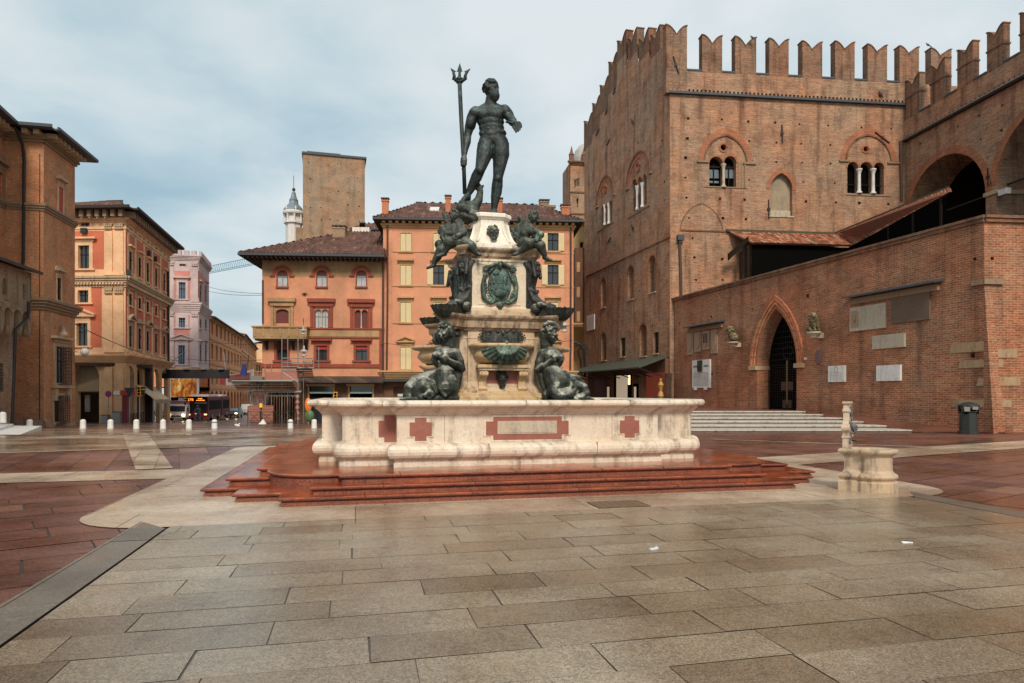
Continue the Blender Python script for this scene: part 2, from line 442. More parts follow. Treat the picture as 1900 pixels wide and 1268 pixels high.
M['creamA'] = plaster('ochre_arcade', (0.70,0.41,0.22), stain=0.3, dirt=(0.35,0.2,0.1))
M['redp'] = plaster('red_plaster', (0.62,0.17,0.095), stain=0.2, dirt=(0.45,0.12,0.07))
M['lilac'] = plaster('lilac_cover', (0.6,0.46,0.44), stain=0.25, dirt=(0.45,0.33,0.34))
M['pink'] = plaster('pink_cover', (0.62,0.25,0.2), stain=0.2, dirt=(0.45,0.2,0.2))
M['orange'] = plaster('orange_plaster', (0.68,0.31,0.18), stain=0.3, var=0.15, dirt=(0.5,0.24,0.13))
M['salmon'] = plaster('salmon_plaster', (0.64,0.285,0.16), stain=0.5, var=0.3, dirt=(0.5,0.34,0.22))
M['frieze'] = plaster('faded_fresco', (0.42,0.26,0.13), stain=0.8, var=0.4, dirt=(0.2,0.15,0.1))
M['redtrim'] = plaster('red_trim', (0.30,0.075,0.048), stain=0.4, dirt=(0.2,0.07,0.05))
M['ochre'] = plaster('ochre_trim', (0.56,0.34,0.16), stain=0.4, dirt=(0.3,0.2,0.1))
M['streeto'] = plaster('street_orange', (0.78,0.31,0.15), stain=0.3)
M['yellow'] = plaster('yellow_plaster', (0.62,0.43,0.19), stain=0.3)
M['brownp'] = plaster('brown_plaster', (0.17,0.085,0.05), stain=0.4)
M['marble'] = stone('marble_basin', (0.75,0.65,0.52), df=0.85, dirt=(0.22,0.17,0.13), warm=(0.62,0.45,0.31), wf=0.5, vein=0.3, rough=0.4, bump=0.4)
M['marbleW'] = stone('marble_white', (0.86,0.80,0.70), df=0.4, dirt=(0.2,0.15,0.1), warm=(0.72,0.55,0.36), wf=0.4, vein=0.1, rough=0.4)
M['marbleP'] = stone('marble_pedestal', (0.60,0.46,0.32), df=1.0, dirt=(0.11,0.07,0.045), warm=(0.5,0.31,0.16), wf=0.7, vein=0.1, rough=0.45)
M['marbleO'] = stone('marble_ochre', (0.62,0.44,0.25), df=0.8, dirt=(0.16,0.09,0.045), warm=(0.5,0.28,0.12), wf=0.6, rough=0.4)
M['redinlay'] = stone('red_inlay', (0.30,0.10,0.07), df=0.4, dirt=(0.18,0.06,0.05), warm=(0.4,0.17,0.12), wf=0.5, sc_=3, rough=0.5)
M['trav'] = stone('travertine', (0.52,0.44,0.33), df=0.5, warm=(0.45,0.33,0.2), wf=0.4, rough=0.6)
M['quoin'] = stone('quoin_stone', (0.40,0.28,0.16), df=0.7, warm=(0.36,0.2,0.1), wf=0.6, rough=0.85)
M['white'] = stone('white_marble', (0.74,0.71,0.68), df=0.35, warm=(0.6,0.5,0.4), wf=0.2, rough=0.5)
def redmarble():
    t = NT('red_marble_wet'); o = t.obj()
    n1 = t.noise(o, 1.6, 6, 0.65); n2 = t.noise(o, 11, 5, 0.7, 0.8); n3 = t.noise(o, 45, 3, 0.7)
    st_ = t.noise(t.mapv(o, (1.2,1.2,1), rot=(0,0,-0.23)), 2.0, 7, 0.75, 0.5)
    col = t.mix(t.ramp(n1, [(0.36,0.0),(0.64,1.0)]), (0.17,0.03,0.013), (0.50,0.11,0.03))
    col = t.mix(t.ramp(st_, [(0.5,0.0),(0.66,0.75)]), col, (0.11,0.026,0.016))
    col = t.mix(t.ramp(n2, [(0.5,0.0),(0.66,0.8)]), col, (0.12,0.028,0.018))
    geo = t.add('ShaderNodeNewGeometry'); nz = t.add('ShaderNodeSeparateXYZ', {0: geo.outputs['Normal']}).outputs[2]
    side = t.ramp(nz, [(0.5,1.0),(0.9,0.0)])                      # worn, rough-hewn risers, darker, pitted highlights painted into the colour
    pit_glint = t.ramp(n3, [(0.4,0.0),(0.62,1.0)])
    col = t.mix(t.math('MULTIPLY', side, 0.75), col, t.mix(pit_glint, (0.05,0.014,0.01), (0.33,0.115,0.065)))
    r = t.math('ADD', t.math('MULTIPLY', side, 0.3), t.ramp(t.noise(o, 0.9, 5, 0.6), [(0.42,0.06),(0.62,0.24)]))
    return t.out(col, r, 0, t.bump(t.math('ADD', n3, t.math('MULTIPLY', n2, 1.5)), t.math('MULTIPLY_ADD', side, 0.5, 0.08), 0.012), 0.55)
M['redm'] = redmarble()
M['bronze'] = bronze('bronze', base=(0.03,0.03,0.024), green=(0.085,0.105,0.08), pale=(0.26,0.27,0.22), gf=0.5, pf=0.35, rough=0.48)
M['bronzeN'] = bronze('bronze_dark', base=(0.012,0.015,0.015), green=(0.036,0.056,0.052), pale=(0.15,0.18,0.165), gf=0.6, pf=0.4, rough=0.46)
M['bronzeG'] = bronze('bronze_green', base=(0.03,0.036,0.027), green=(0.10,0.16,0.115), pale=(0.3,0.32,0.26), gf=0.65, pf=0.4)
M['bronzeD'] = bronze('bronze_black', base=(0.02,0.018,0.016), green=(0.06,0.065,0.055), pale=(0.2,0.19,0.17), gf=0.5, pf=0.3)
M['bronzeS'] = bronze('bronze_siren', base=(0.02,0.019,0.014), green=(0.065,0.078,0.055), pale=(0.40,0.38,0.32), gf=0.55, pf=0.75, rough=0.42)
M['iron'] = plain('dark_iron', (0.025,0.022,0.02), 0.5, 0.3)
M['rust'] = plain('rusty_pipe', (0.09,0.045,0.03), 0.6, 0.2)
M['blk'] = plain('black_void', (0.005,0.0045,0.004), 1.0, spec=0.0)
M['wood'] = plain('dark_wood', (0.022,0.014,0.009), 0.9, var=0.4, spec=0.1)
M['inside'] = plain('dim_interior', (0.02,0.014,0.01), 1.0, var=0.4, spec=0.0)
M['glass'] = glass('window_glass')
M['glassB'] = glass('window_sky', (0.12,0.15,0.17), 0.15)
M['curtain'] = plain('window_curtain', (0.42,0.46,0.48), 0.4, var=0.5, scale=2)
M['shut'] = plain('cream_shutter', (0.72,0.58,0.33), 0.6, var=0.06)
M['shutr'] = plain('red_shutter', (0.42,0.03,0.02), 0.6)
M['shutd'] = plain('maroon_blind', (0.13,0.025,0.02), 0.6)
M['tile'] = tiles('clay_tiles', (0.10,0.045,0.035), (0.20,0.085,0.055), (0.30,0.13,0.085), moss=0.35)
M['tileR'] = tiles('red_clay_tiles', (0.16,0.05,0.03), (0.34,0.10,0.05), (0.42,0.2,0.12), w=0.3, moss=0.3)
M['tileC'] = plain('clay_tile_pieces', (0.33,0.11,0.06), 0.85, var=0.6, scale=4)
M['slate'] = plain('slate_edge', (0.05,0.055,0.065), 0.6)
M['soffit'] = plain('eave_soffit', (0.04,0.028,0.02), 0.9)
M['chim'] = plaster('chimney_brick', (0.55,0.2,0.1), stain=0.3)
M['steel'] = plain('galvanised_steel', (0.27,0.26,0.245), 0.5, 0.4, 0.25)
M['marbleU'] = stone('marble_upper', (0.76,0.65,0.5), df=0.9, dirt=(0.16,0.1,0.07), warm=(0.6,0.43,0.27), wf=0.6, vein=0.15, rough=0.42)
M['bin'] = plain('dark_green_bin', (0.03,0.036,0.034), 0.5, 0.2)
M['mesh_r'] = plain('pink_safety_mesh', (0.5,0.2,0.15), 0.8, var=0.3, scale=6)
M['granite'] = paving('granite_slabs', [(0.0,(0.20,0.142,0.09)),(0.3,(0.29,0.222,0.152)),(0.6,(0.35,0.278,0.197)),(1.0,(0.43,0.355,0.265))], grain=(0.58,1.36), gs=66, rough=(0.07,0.36), stain=(0.25,0.145,0.07), sf=0.6)
M['granited'] = paving('dark_kerb_slabs', [(0.0,(0.15,0.122,0.095)),(1.0,(0.25,0.205,0.16))], grain=(0.7,1.3), gs=60, rough=(0.32,0.6), stain=(0.22,0.1,0.04), sf=0.6)
M['pale'] = paving('pale_wet_stone', [(0.0,(0.42,0.29,0.2)),(0.5,(0.56,0.42,0.30)),(1.0,(0.66,0.53,0.40))], grain=(0.9,1.1), gs=25, rough=(0.12,0.38), stain=(0.42,0.25,0.13), sf=0.4, bumpst=0.1, dark=0.25)
M['palef'] = paving('pale_wet_stone_far', [(0.0,(0.25,0.165,0.11)),(0.5,(0.38,0.275,0.195)),(1.0,(0.52,0.42,0.32))], grain=(0.85,1.15), gs=10, rough=(0.06,0.28), stain=(0.28,0.15,0.08), sf=0.5, bumpst=0.1, dark=0.3)
M['redpav'] = paving('red_porphyry_slabs', [(0.0,(0.11,0.04,0.027)),(0.35,(0.17,0.065,0.042)),(0.7,(0.23,0.09,0.06)),(0.93,(0.3,0.14,0.09)),(1.0,(0.3,0.22,0.17))], grain=(0.6,1.35), gs=40, rough=(0.13,0.42), stain=(0.13,0.045,0.03), sf=0.55)
M['jointg'] = plain('granite_joint', (0.10,0.078,0.06), 0.7, var=0.6, scale=5)
M['joint'] = plain('dark_joint', (0.035,0.022,0.016), 0.6, var=0.3)
M['asphalt'] = paving('wet_asphalt', [(0.0,(0.10,0.085,0.075)),(1.0,(0.14,0.12,0.10))], grain=(0.85,1.15), gs=15, rough=(0.12,0.3), stain=(0.14,0.07,0.05), sf=0.4)
CA = math.radians(13.0)
CW = (-0.49, 16.92)
FM = frame(CW[0], CW[1], 0, CA)
def f2w(u, v, a=CA, c=CW): return (c[0] + u*math.cos(a) - v*math.sin(a), c[1] + u*math.sin(a) + v*math.cos(a))
def w2f(x, y, a=CA, c=CW):
    dx, dy = x-c[0], y-c[1]; return (dx*math.cos(a) + dy*math.sin(a), -dx*math.sin(a) + dy*math.cos(a))

def clip(poly, conv):                             # Sutherland-Hodgman, conv CCW
    out = poly
    for i in range(len(conv)):
        a, b = conv[i], conv[(i+1) % len(conv)]; inp = out; out = []
        if not inp: return []
        def side(p): return (b[0]-a[0])*(p[1]-a[1]) - (b[1]-a[1])*(p[0]-a[0])
        for k in range(len(inp)):
            p, q = inp[k-1], inp[k]; sp, sq = side(p), side(q)
            if (sp < 0) != (sq < 0):
                t = sp/(sp-sq); out.append((p[0]+(q[0]-p[0])*t, p[1]+(q[1]-p[1])*t))
            if sq >= 0: out.append(q)
    return out
def sheet(name, poly, z, m, kind='structure'):
    mb = MB()
    conv = poly
    ys = [p[1] for p in poly]
    bands = [-1e4, 28.0, 94.0, 1e4]
    for a, b in zip(bands, bands[1:]):
        q = clip(conv, [(-1e4,a),(1e4,a),(1e4,b),(-1e4,b)])
        if len(q) >= 3: mb.poly([(x, y, gz(y)+z) for x, y in q])
    return mb, tag(mb.build(name, m), kind=kind) if name else None
def pave(name, zone, ang, row, lens, gap, z, m, seed=1, org=(0,0), lowchance=0.1, joint=None, jz=None, jit=0.0, kind='structure'):
    """Individual slabs in courses at the given angle, clipped to a convex CCW world zone; the joint is the darker bed left between them."""
    rnd = random.Random(seed); mb = MB(); ca, sa = math.cos(ang), math.sin(ang)
    loc = [((x-org[0])*ca + (y-org[1])*sa, -(x-org[0])*sa + (y-org[1])*ca) for x, y in zone]
    u0, u1 = min(p[0] for p in loc), max(p[0] for p in loc); v0, v1 = min(p[1] for p in loc), max(p[1] for p in loc)
    if joint is not None:
        q = MB()
        for a, b in ((-1e4, 28.0), (28.0, 94.0), (94.0, 1e4)):
            c = clip(zone, [(-1e4,a),(1e4,a),(1e4,b),(-1e4,b)])
            if len(c) >= 3: q.poly([(x, y, gz(y)+jz) for x, y in c])
        tag(q.build(name + '_bed', joint), kind='structure')
    v = v0 - 0.01
    v = math.floor(v/row)*row
    while v < v1:
        h = row * rnd.choice([0.9, 1.0, 1.0, 1.1]); u = u0 - rnd.random()*lens[1]
        while u < u1:
            L = rnd.uniform(*lens)
            e = gap * rnd.uniform(0.6, 1.3); j = lambda: rnd.uniform(-jit, jit)
            qd = [(u+e+j(), v+e+j()), (u+L-e+j(), v+e*0.6+j()), (u+L-e+j(), v+h-e*0.6+j()), (u+e+j(), v+h-e*0.6+j())]
            wq = [(org[0] + x*ca - y*sa, org[1] + x*sa + y*ca) for x, y in qd]
            c = clip(wq, zone); u += L
            if len(c) < 3: continue
            mb.tone = min(1, max(0, rnd.gauss(0.55, 0.13)))
            if rnd.random() < lowchance: mb.tone = rnd.uniform(0, 0.25)
            dz = rnd.uniform(-0.0015, 0.0015)
            mb.poly([(x, y, gz(y) + z + dz) for x, y in c])
        v += h
    o = mb.build(name, m); return tag(o, kind=kind)
def Q(*fv): return [f2w(*p) for p in fv]
# base sheet out to the horizon
g = MB()
xs = [-600, -60, 60, 600]; ysb = [-60, 28.0, 94.0, 900]
for i in range(3):
    for j in range(3): g.poly([(xs[i], ysb[j], gz(ysb[j])), (xs[i+1], ysb[j], gz(ysb[j])), (xs[i+1], ysb[j+1], gz(ysb[j+1])), (xs[i], ysb[j+1], gz(ysb[j+1]))])
tag(g.build('ground', M['joint']), kind='structure')
# street surface beyond the bollards
pave('street', [(-60, 50), (30, 50), (30, 94), (-60, 94)], 0.1, 2.2, (3, 5), 0.006, 0.010, M['asphalt'], 3, joint=M['asphalt'], jz=0.004)
tag(sheet(None, [(-60,94),(40,94),(40,400),(-60,400)], 0.008, M['asphalt'])[0].build('street_far', M['asphalt']), kind='structure')
pave('street_margin', [(-60, 38.75), (14, 38.75), (14, 50), (-60, 50)], math.radians(27), 0.8, (1.2, 2.4), 0.012, 0.008, M['redpav'], 5)
# red porphyry slabs, left and right
pave('red_paving_near_left', Q((-26,-19.5), (-6.19,-19.5), (-6.19,-1.72), (-26,-1.72)), CA + math.radians(24), 0.62, (0.8,2.1), 0.011, 0.008, M['redpav'], 7, jit=0.012)
pave('red_paving_beyond_strip', Q((-32,0.1), (-5,0.1), (-5,8.6), (-32,8.6)), CA + math.radians(103.5), 0.72, (1.6,3.0), 0.012, 0.008, M['redpav'], 9)
pave('red_paving_right', Q((6.19,-19.5), (40,-19.5), (40,24), (6.19,24)), CA + math.radians(20), 0.66, (0.7,1.9), 0.010, 0.008, M['redpav'], 11, jit=0.012)
pave('red_paving_behind', Q((-4,6.9), (6.18,6.9), (6.18,24), (-4,24)), CA, 0.7, (1.0,2.2), 0.01, 0.008, M['redpav'], 12)
# pale strips
pave('pale_strip_left', Q((-30,-1.7), (-7.07,-1.7), (-7.07,0.08), (-30,0.08)), CA, 0.88, (1.4,2.6), 0.006, 0.017, M['pale'], 13, joint=M['joint'], jz=0.013)
pave('pale_strip_right', [(6.5,16.1), (33,30.3), (33,32.4), (6.5,18.1)], math.radians(28.3), 0.9, (1.6,2.8), 0.005, 0.017, M['pale'], 14, joint=M['joint'], jz=0.013)
pave('pale_strip_diagonal', [(-8.55,15.3), (-7.85,15.6), (-16.6,30.6), (-17.6,30.4)], math.radians(116), 0.6, (1.2,2.2), 0.006, 0.022, M['pale'], 15)
def band(name, p, q, w, z=0.02, m='pale'):
    d = (Vector(q)-Vector(p)).normalized(); n = Vector((-d.y, d.x))*w/2; mb = MB(); N = 12
    for k in range(N):
        a = Vector(p).lerp(Vector(q), k/N) + d*0.01; b = Vector(p).lerp(Vector(q), (k+1)/N) - d*0.01; mb.tone = random.uniform(0.6,1)
        mb.poly([(s.x, s.y, gz(s.y)+z) for s in (a-n, b-n, b+n, a+n)])
    tag(mb.build(name, M[m]), kind='structure')
pave('pale_square_paving', [(-50,2.6), (6,29.9), (6,38.7), (-50,38.7)], math.radians(4), 0.95, (1.6,3.2), 0.011, 0.017, M['palef'], 16, joint=M['joint'], jz=0.012)
band('pale_line_left', (-34,10.0), (-7.4,23.2), 0.28, 0.024)
band('pale_line_left_far', (-30,25.5), (2,27.4), 0.22, 0.024)
band('pale_line_left_farther', (-40,31.5), (9,34), 0.2, 0.024)
band('kerb_line_bollards', (-48,38.75), (14,38.75), 0.3, 0.024)
band('pale_line_right', (7.5,25.4), (14.6,20.9), 0.26, 0.020)
band('pale_line_right_far', (19.2,31.6), (32,28.2), 0.3, 0.020)
# pale margin round the fountain, rounded at its corners
def rsq(h, r, n=8):
    o = []
    for cx, cy, a0 in ((h-r,-h+r,-90), (h-r,h-r,0), (-h+r,h-r,90), (-h+r,-h+r,180)):
        for k in range(n+1):
            a = math.radians(a0 + 90*k/n); o.append((cx + r*math.cos(a), cy + r*math.sin(a)))
    return o
pave('fountain_margin_paving', Q(*rsq(7.08, 1.15)), CA, 1.45, (2.2,4.2), 0.005, 0.018, M['pale'], 17, org=f2w(0,-0.35), joint=M['joint'], jz=0.013)
# grey granite in the foreground between two kerb strips
pave('granite_paving', Q((-5.68,-19.5), (5.68,-19.5), (5.68,-7.1), (-5.68,-7.1)), CA, 0.48, (0.7,1.5), 0.0055, 0.021, M['granite'], 21, org=f2w(0,-7.1), lowchance=0.09, joint=M['jointg'], jz=0.013, jit=0.006)
pave('kerb_strip_left', Q((-6.17,-19.5), (-5.71,-19.5), (-5.71,-7.2), (-6.17,-6.6)), CA + PI/2, 0.46, (1.2,2.6), 0.006, 0.020, M['granited'], 22, org=f2w(-5.71,0), joint=M['joint'], jz=0.0135)
pave('kerb_strip_right', Q((5.71,-19.5), (6.17,-19.5), (6.17,-6.6), (5.71,-7.2)), CA + PI/2, 0.46, (1.2,2.6), 0.006, 0.020, M['granited'], 23, org=f2w(6.17,0), joint=M['joint'], jz=0.0135)

# ---------- platform and steps on the right ----------
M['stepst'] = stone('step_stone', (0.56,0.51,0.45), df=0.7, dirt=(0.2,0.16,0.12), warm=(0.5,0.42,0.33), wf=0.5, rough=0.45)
M['riser'] = stone('step_stone_shaded', (0.2,0.165,0.13), df=0.6, dirt=(0.08,0.06,0.05), warm=(0.22,0.15,0.1), wf=0.5, rough=0.7)  # darker copy of the step stone, dirt and riser shade in its colour
def stairs():
    root = empty('stone_steps', frame(12, 32, gz(32)), 'wide flight of low white stone steps climbing to the brick wall with the pointed gate', 'steps')
    N = 6; zt = 0.67; zb = gz(32)
    for i in range(N):
        t0, t1 = i/N, (i+1)/N
        y0 = lerp(32.0, 40.9, i/(N-1)*0.93) if i else 32.0; z0 = -0.3; z1 = lerp(zb, zt, t1)
        xr0 = lerp(18.9, 17.2, t0); xr0 = lerp(19.0, 17.25, i/N)
        mb = MB(); k = 0
        yb = lerp(32.0, 40.9, (i+1)/(N-1)*0.93) + 0.02 if i < N-1 else 41.0
        mb.T = FR[root.name].inverted()
        rs = MB(); rs.T = mb.T; seg = 9; x0 = 5.0
        for s in range(seg):
            a = lerp(x0, xr0, s/seg); b = lerp(x0, xr0, (s+1)/seg) - 0.012
            mb.tone = random.uniform(0.2,1)
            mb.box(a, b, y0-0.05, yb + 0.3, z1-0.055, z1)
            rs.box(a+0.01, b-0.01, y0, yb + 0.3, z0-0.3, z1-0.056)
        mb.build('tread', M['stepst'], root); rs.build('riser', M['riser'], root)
    return root
stairs()
WC = Wall(1252, 57.8, 1826, 31.0)                 # the court wall
pf = MB(); wl = WC.a; wr = WC.b
def wallpt(px, out=0.05):
    q = WC.M @ Vector((WC.X(px), -out, 0)); return (q.x, q.y)
A = wallpt(1475, -0.2); B = wallpt(1826, -0.3)
pf.prism([(5,40.9), (17.22,40.9), A, wallpt(1252,-0.3), (5,58)], -0.6, 0.665, 'z')
tag(pf.build('raised_pavement', M['redpav']), kind='structure')
rp = MB(); e = (17.22,40.9); b0 = (19.05,31.95)
rp.tone = 0.5
rp.poly([(e[0],e[1],0.668), (b0[0],b0[1],gz(32)+0.03), (B[0],B[1],0.02), (A[0],A[1],0.668)])
rp.poly([(b0[0],b0[1],gz(32)+0.03), (23.5,29.6,0.012), (B[0],B[1],0.02)])
tag(rp.build('sloping_pavement', M['redpav']), kind='structure')
band('stair_edge_line', (17.3,41.0), (19.6,31.9), 0.22, 0.0) if False else None
# ---------- low steps at the left edge ----------
ls = empty('stone_platform_steps', frame(-24, 31, gz(31)), 'low pale stone steps with a sharp corner at the foot of the brown brick palace', 'steps')
for i in range(3):
    mb = MB(); mb.T = FR[ls.name].inverted(); o = i*1.1
    mb.prism([(-17.3-o*1.3,22.4), (-25.2-o,36.1-o*0.5), (-27.5-o,36.6), (-60,38), (-60,12)], -0.5, gz(34)+0.13*(i+1)+0.05, 'z')
    mb.build('step', M['white'], ls)
# drain cover and litter
mh = MB(); c0, c1 = gp(1105,944), gp(1198,936); 
q0 = w2f(*gp(1104,937)); q1 = w2f(*gp(1216,950))
mh.T = FM
um, vm = (q0[0]+q1[0])/2, -6.75
mh.box(um-0.42, um+0.42, vm-0.28, vm+0.28, 0.0, 0.026)
for a in (-0.42, 0.40): mh.box(um+a, um+a+0.02, vm-0.28, vm+0.28, 0.0, 0.03)
for b_ in (-0.28, 0.26): mh.box(um-0.42, um+0.42, vm+b_, vm+b_+0.02, 0.0, 0.0305)
for k in range(6): mh.box(um-0.36+k*0.12, um-0.29+k*0.12, vm-0.22, vm+0.22, 0.02, 0.029)
o = mh.build('manhole_cover', plain('rusty_cover', (0.16,0.095,0.05), 0.5, 0.2, 0.4, 20)); tag(o, 'rusty brown rectangular drain cover set in the pale paving before the fountain steps', 'manhole cover')
lt = MB(); x, y = gp(1212,1023); lt.T = frame(x, y, 0.022, 0.6)
lt.hexa([(-.05,-.015,0),(.05,-.02,0),(.05,.02,0),(-.04,.02,0),(-.05,-.015,.012),(.04,-.02,.02),(.05,.015,.008),(-.04,.02,.015)])
lt.hexa([(.03,-.015,0),(.09,.0,0),(.07,.03,0),(.03,.02,0),(.03,-.015,.016),(.085,.0,.008),(.07,.02,.02),(.03,.02,.01)])
tag(lt.build('litter', plain('litter_foil', (0.7,0.74,0.82), 0.3)), 'scrap of crumpled silvery wrapper on the grey slabs', 'litter')
lt = MB(); x, y = gp(1683,1011); lt.T = frame(x, y, 0.022, 0.1)
lt.hexa([(-.06,-.02,0),(.06,-.02,0),(.06,.02,0),(-.06,.02,0),(-.06,-.02,.006),(.06,-.02,.012),(.06,.02,.006),(-.06,.02,.016)])
tag(lt.build('litter', plain('litter_paper', (0.8,0.82,0.84), 0.6)), 'small flat white paper slip on the grey slabs, nearer the drinking fountain', 'litter')
FWL = FrameWall(FM)
def four(q):                                      # repeat a quadrant (+,+ from +x side... ) CCW round the square
    out = []
    for k in range(4):
        a = k*PI/2; ca, sa = round(math.cos(a)), round(math.sin(a))
        out += [(x*ca - y*sa, x*sa + y*ca) for x, y in q]
    return out
def arcp(cx, cy, r, a0, a1, n): return [(cx + r*math.cos(math.radians(lerp(a0,a1,k/n))), cy + r*math.sin(math.radians(lerp(a0,a1,k/n)))) for k in range(n+1)]
# ----- steps -----
st = empty('fountain_steps', FM, 'three tiers of wet red marble steps with round corner lobes under the big fountain', 'steps')
def step(outline, z0, z1):
    h = z1-z0; mb = MB()
    mb.sweep(outline, [(-0.05,z0), (-0.05,z1-0.075), (-0.075,z1-0.07), (-0.075,z1-0.06), (-0.02,z1-0.05), (0.0,z1-0.035), (0.004,z1-0.015), (-0.012,z1-0.002), (-0.03,z1)])
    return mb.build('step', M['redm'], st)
# CCW quadrant: east bar end -> corner -> north bar start
step(four([(5.87,4.5), (5.25,4.5), (5.25,5.25), (4.5,5.25), (4.5,5.87)]), 0.013, 0.155)
step(four([(5.55,4.05), (4.3,4.05), (4.05,4.3), (4.05,5.55)]), 0.15, 0.265)
step(four([(5.1,3.6)] + arcp(3.9,3.9,0.98,-15,105,14) + [(3.6,5.1)]), 0.15, 0.385)
jt = MB()                                         # fine joints between the marble lengths
for (d, z, us) in ((5.87,0.155,(-3.2,-1.5,0.3,2.1,3.4)), (5.55,0.265,(-2.9,-1.4,0.9,2.4)), (5.1,0.385,(-2.6,-0.6,1.0,2.2))):
    for u in us: jt.box(u-0.007, u+0.007, -d-0.006, -d+0.45, z-0.03, z+0.0015)
jt.build('joint', M['iron'], st)
M['brownj'] = plain('grimy_seam', (0.3,0.21,0.15), 0.8)
# ----- basin -----
bs = empty('fountain_basin', FM @ Matrix.Translation((0,0,0.385)), 'large cream marble basin with bulging base, red inlaid crosses and lobed corners', 'fountain basin')
BO = four([(4.0,2.6), (3.6,2.6)] + arcp(3.46,3.46,0.14,0,90,3) + [(2.6,3.6), (2.6,4.0)])
BO = [p for p in BO]
mb = MB(); mb.T = FR[bs.name].inverted() @ FM; mb.smooth = False
prof = [(0.06,0.38), (0.06,0.46), (0.04,0.47), (0.05,0.52)]
for k in range(9):
    a = -PI/2 + PI*k/8; prof.append((0.055 + 0.125*math.cos(a), 0.665 + 0.145*math.sin(a)))
prof += [(0.03,0.815), (0.0,0.83), (0.0,1.34), (0.025,1.345), (0.03,1.37), (0.06,1.39), (0.10,1.43), (0.13,1.455), (0.14,1.48), (0.20,1.49)]
for k in range(7):
    a = -PI/2 + PI*k/6; prof.append((0.21 + 0.06*math.cos(a), 1.555 + 0.065*math.sin(a)))
prof += [(0.1,1.615), (-0.14,1.605), (-0.2,1.58), (-0.22,1.3), (-0.22,1.0)]
mb.sweep(BO, prof, cap_top=True)
mb.build('bowl', M['marble'], bs)
for k in range(4):                                # seams between the marble blocks
    mb = MB(); mb.T = FR[bs.name].inverted() @ FM @ Matrix.Rotation(k*PI/2, 4, 'Z')
    for u in (-1.72, 1.62): mb.box(u-0.004,u+0.004,-4.003,-3.9,0.83,1.345)
    for u in (-0.9, 1.25): mb.box(u-0.004,u+0.004,-4.183,-3.9,0.53,0.8)
    for u in (-2.0, -0.2, 1.9): mb.box(u-0.004,u+0.004,-4.273,-3.9,1.50,1.618)
    mb.build('joint', M['brownj'], bs)
wt = MB(); wt.sweep(BO, [(-0.215,1.30), (-0.215,1.45)]); wt.T = None
wm = NT('basin_water'); wm.out((0.03,0.035,0.03), 0.08, 0, wm.bump(wm.noise(wm.obj(), 6, 3), 0.2, 0.02))
w_ = MB(); w_.T = FR[bs.name].inverted() @ FM; w_.poly([(x, y, 1.46) for x, y in offset(BO, -0.215)]); w_.build('water', wm.m, bs)
def cross(cu, cz, w, h, k=0.24):
    a, b = w/2, h/2; i, j = w*k, h*0.2
    return [(cu-a,cz-b+j), (cu-a+i,cz-b+j), (cu-a+i,cz-b), (cu+a-i,cz-b), (cu+a-i,cz-b+j), (cu+a,cz-b+j), (cu+a,cz+b-j), (cu+a-i,cz+b-j), (cu+a-i,cz+b), (cu-a+i,cz+b), (cu-a+i,cz+b-j), (cu-a,cz+b-j)]
def on_side(mb, k): mb.T = Matrix.Translation((0,0,-0.385)) @ Matrix.Rotation(k*PI/2, 4, 'Z')
for k in range(4):
    x0, z0 = FWL.at(780.5, 798, 4.0); x1, _ = FWL.at(1167.5, 798, 4.0); xc = FWL.at(979, 798, 4.0)[0]
    for xx in (x0, x1):
        mb = MB(); on_side(mb, k); mb.prism(cross(xx, 1.08, 0.50, 0.50), -4.0-0.018, -3.98); mb.build('inlay_frame', M['marble'], bs)
        mb = MB(); on_side(mb, k); mb.prism(cross(xx, 1.08, 0.41, 0.43), -4.0-0.024, -3.98); mb.build('cross_inlay', M['redinlay'], bs)
    mb = MB(); on_side(mb, k); mb.prism(cross(xc, 1.08, 1.74, 0.50, 0.085), -4.018, -3.98); mb.build('inlay_frame', M['marble'], bs)
    mb = MB(); on_side(mb, k); mb.prism(cross(xc, 1.08, 1.64, 0.44, 0.085), -4.024, -3.98); mb.build('panel_inlay', M['redinlay'], bs)
    mb = MB(); on_side(mb, k); mb.box(xc-0.60, xc+0.58, -4.034, -3.98, 0.97, 1.22); mb.box(xc-0.55, xc+0.53, -4.042, -3.98, 0.995, 1.195); mb.build('panel_centre', M['trav'], bs)
    for s in ((-1,1,1,1)[k],):
        mb = MB(); on_side(mb, k); c = s*2.70
        mb.prism(cross(c, 1.08, 0.44, 0.5), -3.664+0.04, -3.6+0.0); mb.build('cross_inlay', M['redinlay'], bs)
# ----- pedestal -----
pd = empty('fountain_pedestal', FM @ Matrix.Translation((0,0,1.3)), 'tall tiered marble pedestal with bronze shield, shells and scroll consoles in the basin', 'fountain pedestal')
PT = Matrix.Translation((0,0,-1.3))
M['marbleP'] = M['marbleP']
def PMB():
    m = MB(); m.T = PT.copy(); return m
sq = lambda h: [(h,-h), (h,h), (-h,h), (-h,-h)]
mb = PMB()                                        # plinth
mb.sweep(sq(1.1), [(0.28,1.2), (0.28,1.66), (0.24,1.68), (0.24,1.74), (0.2,1.76)])
mb.build('plinth', M['marbleO'], pd)
mb = PMB()                                        # lower die with projecting faces, flared foot
OD = four([(1.08,0.80), (0.98,0.80), (0.98,0.98), (0.80,0.98), (0.80,1.08)])
mb.sweep(OD, [(0.13,1.75), (0.13,1.80), (0.09,1.84), (0.02,1.93), (0.0,2.02), (0.0,3.02), (0.012,3.03), (0.012,3.06), (0.0,3.07), (0.0,3.20), (0.03,3.22), (0.06,3.24)])
mb.build('lower_die', M['marbleP'], pd)
mb = PMB()
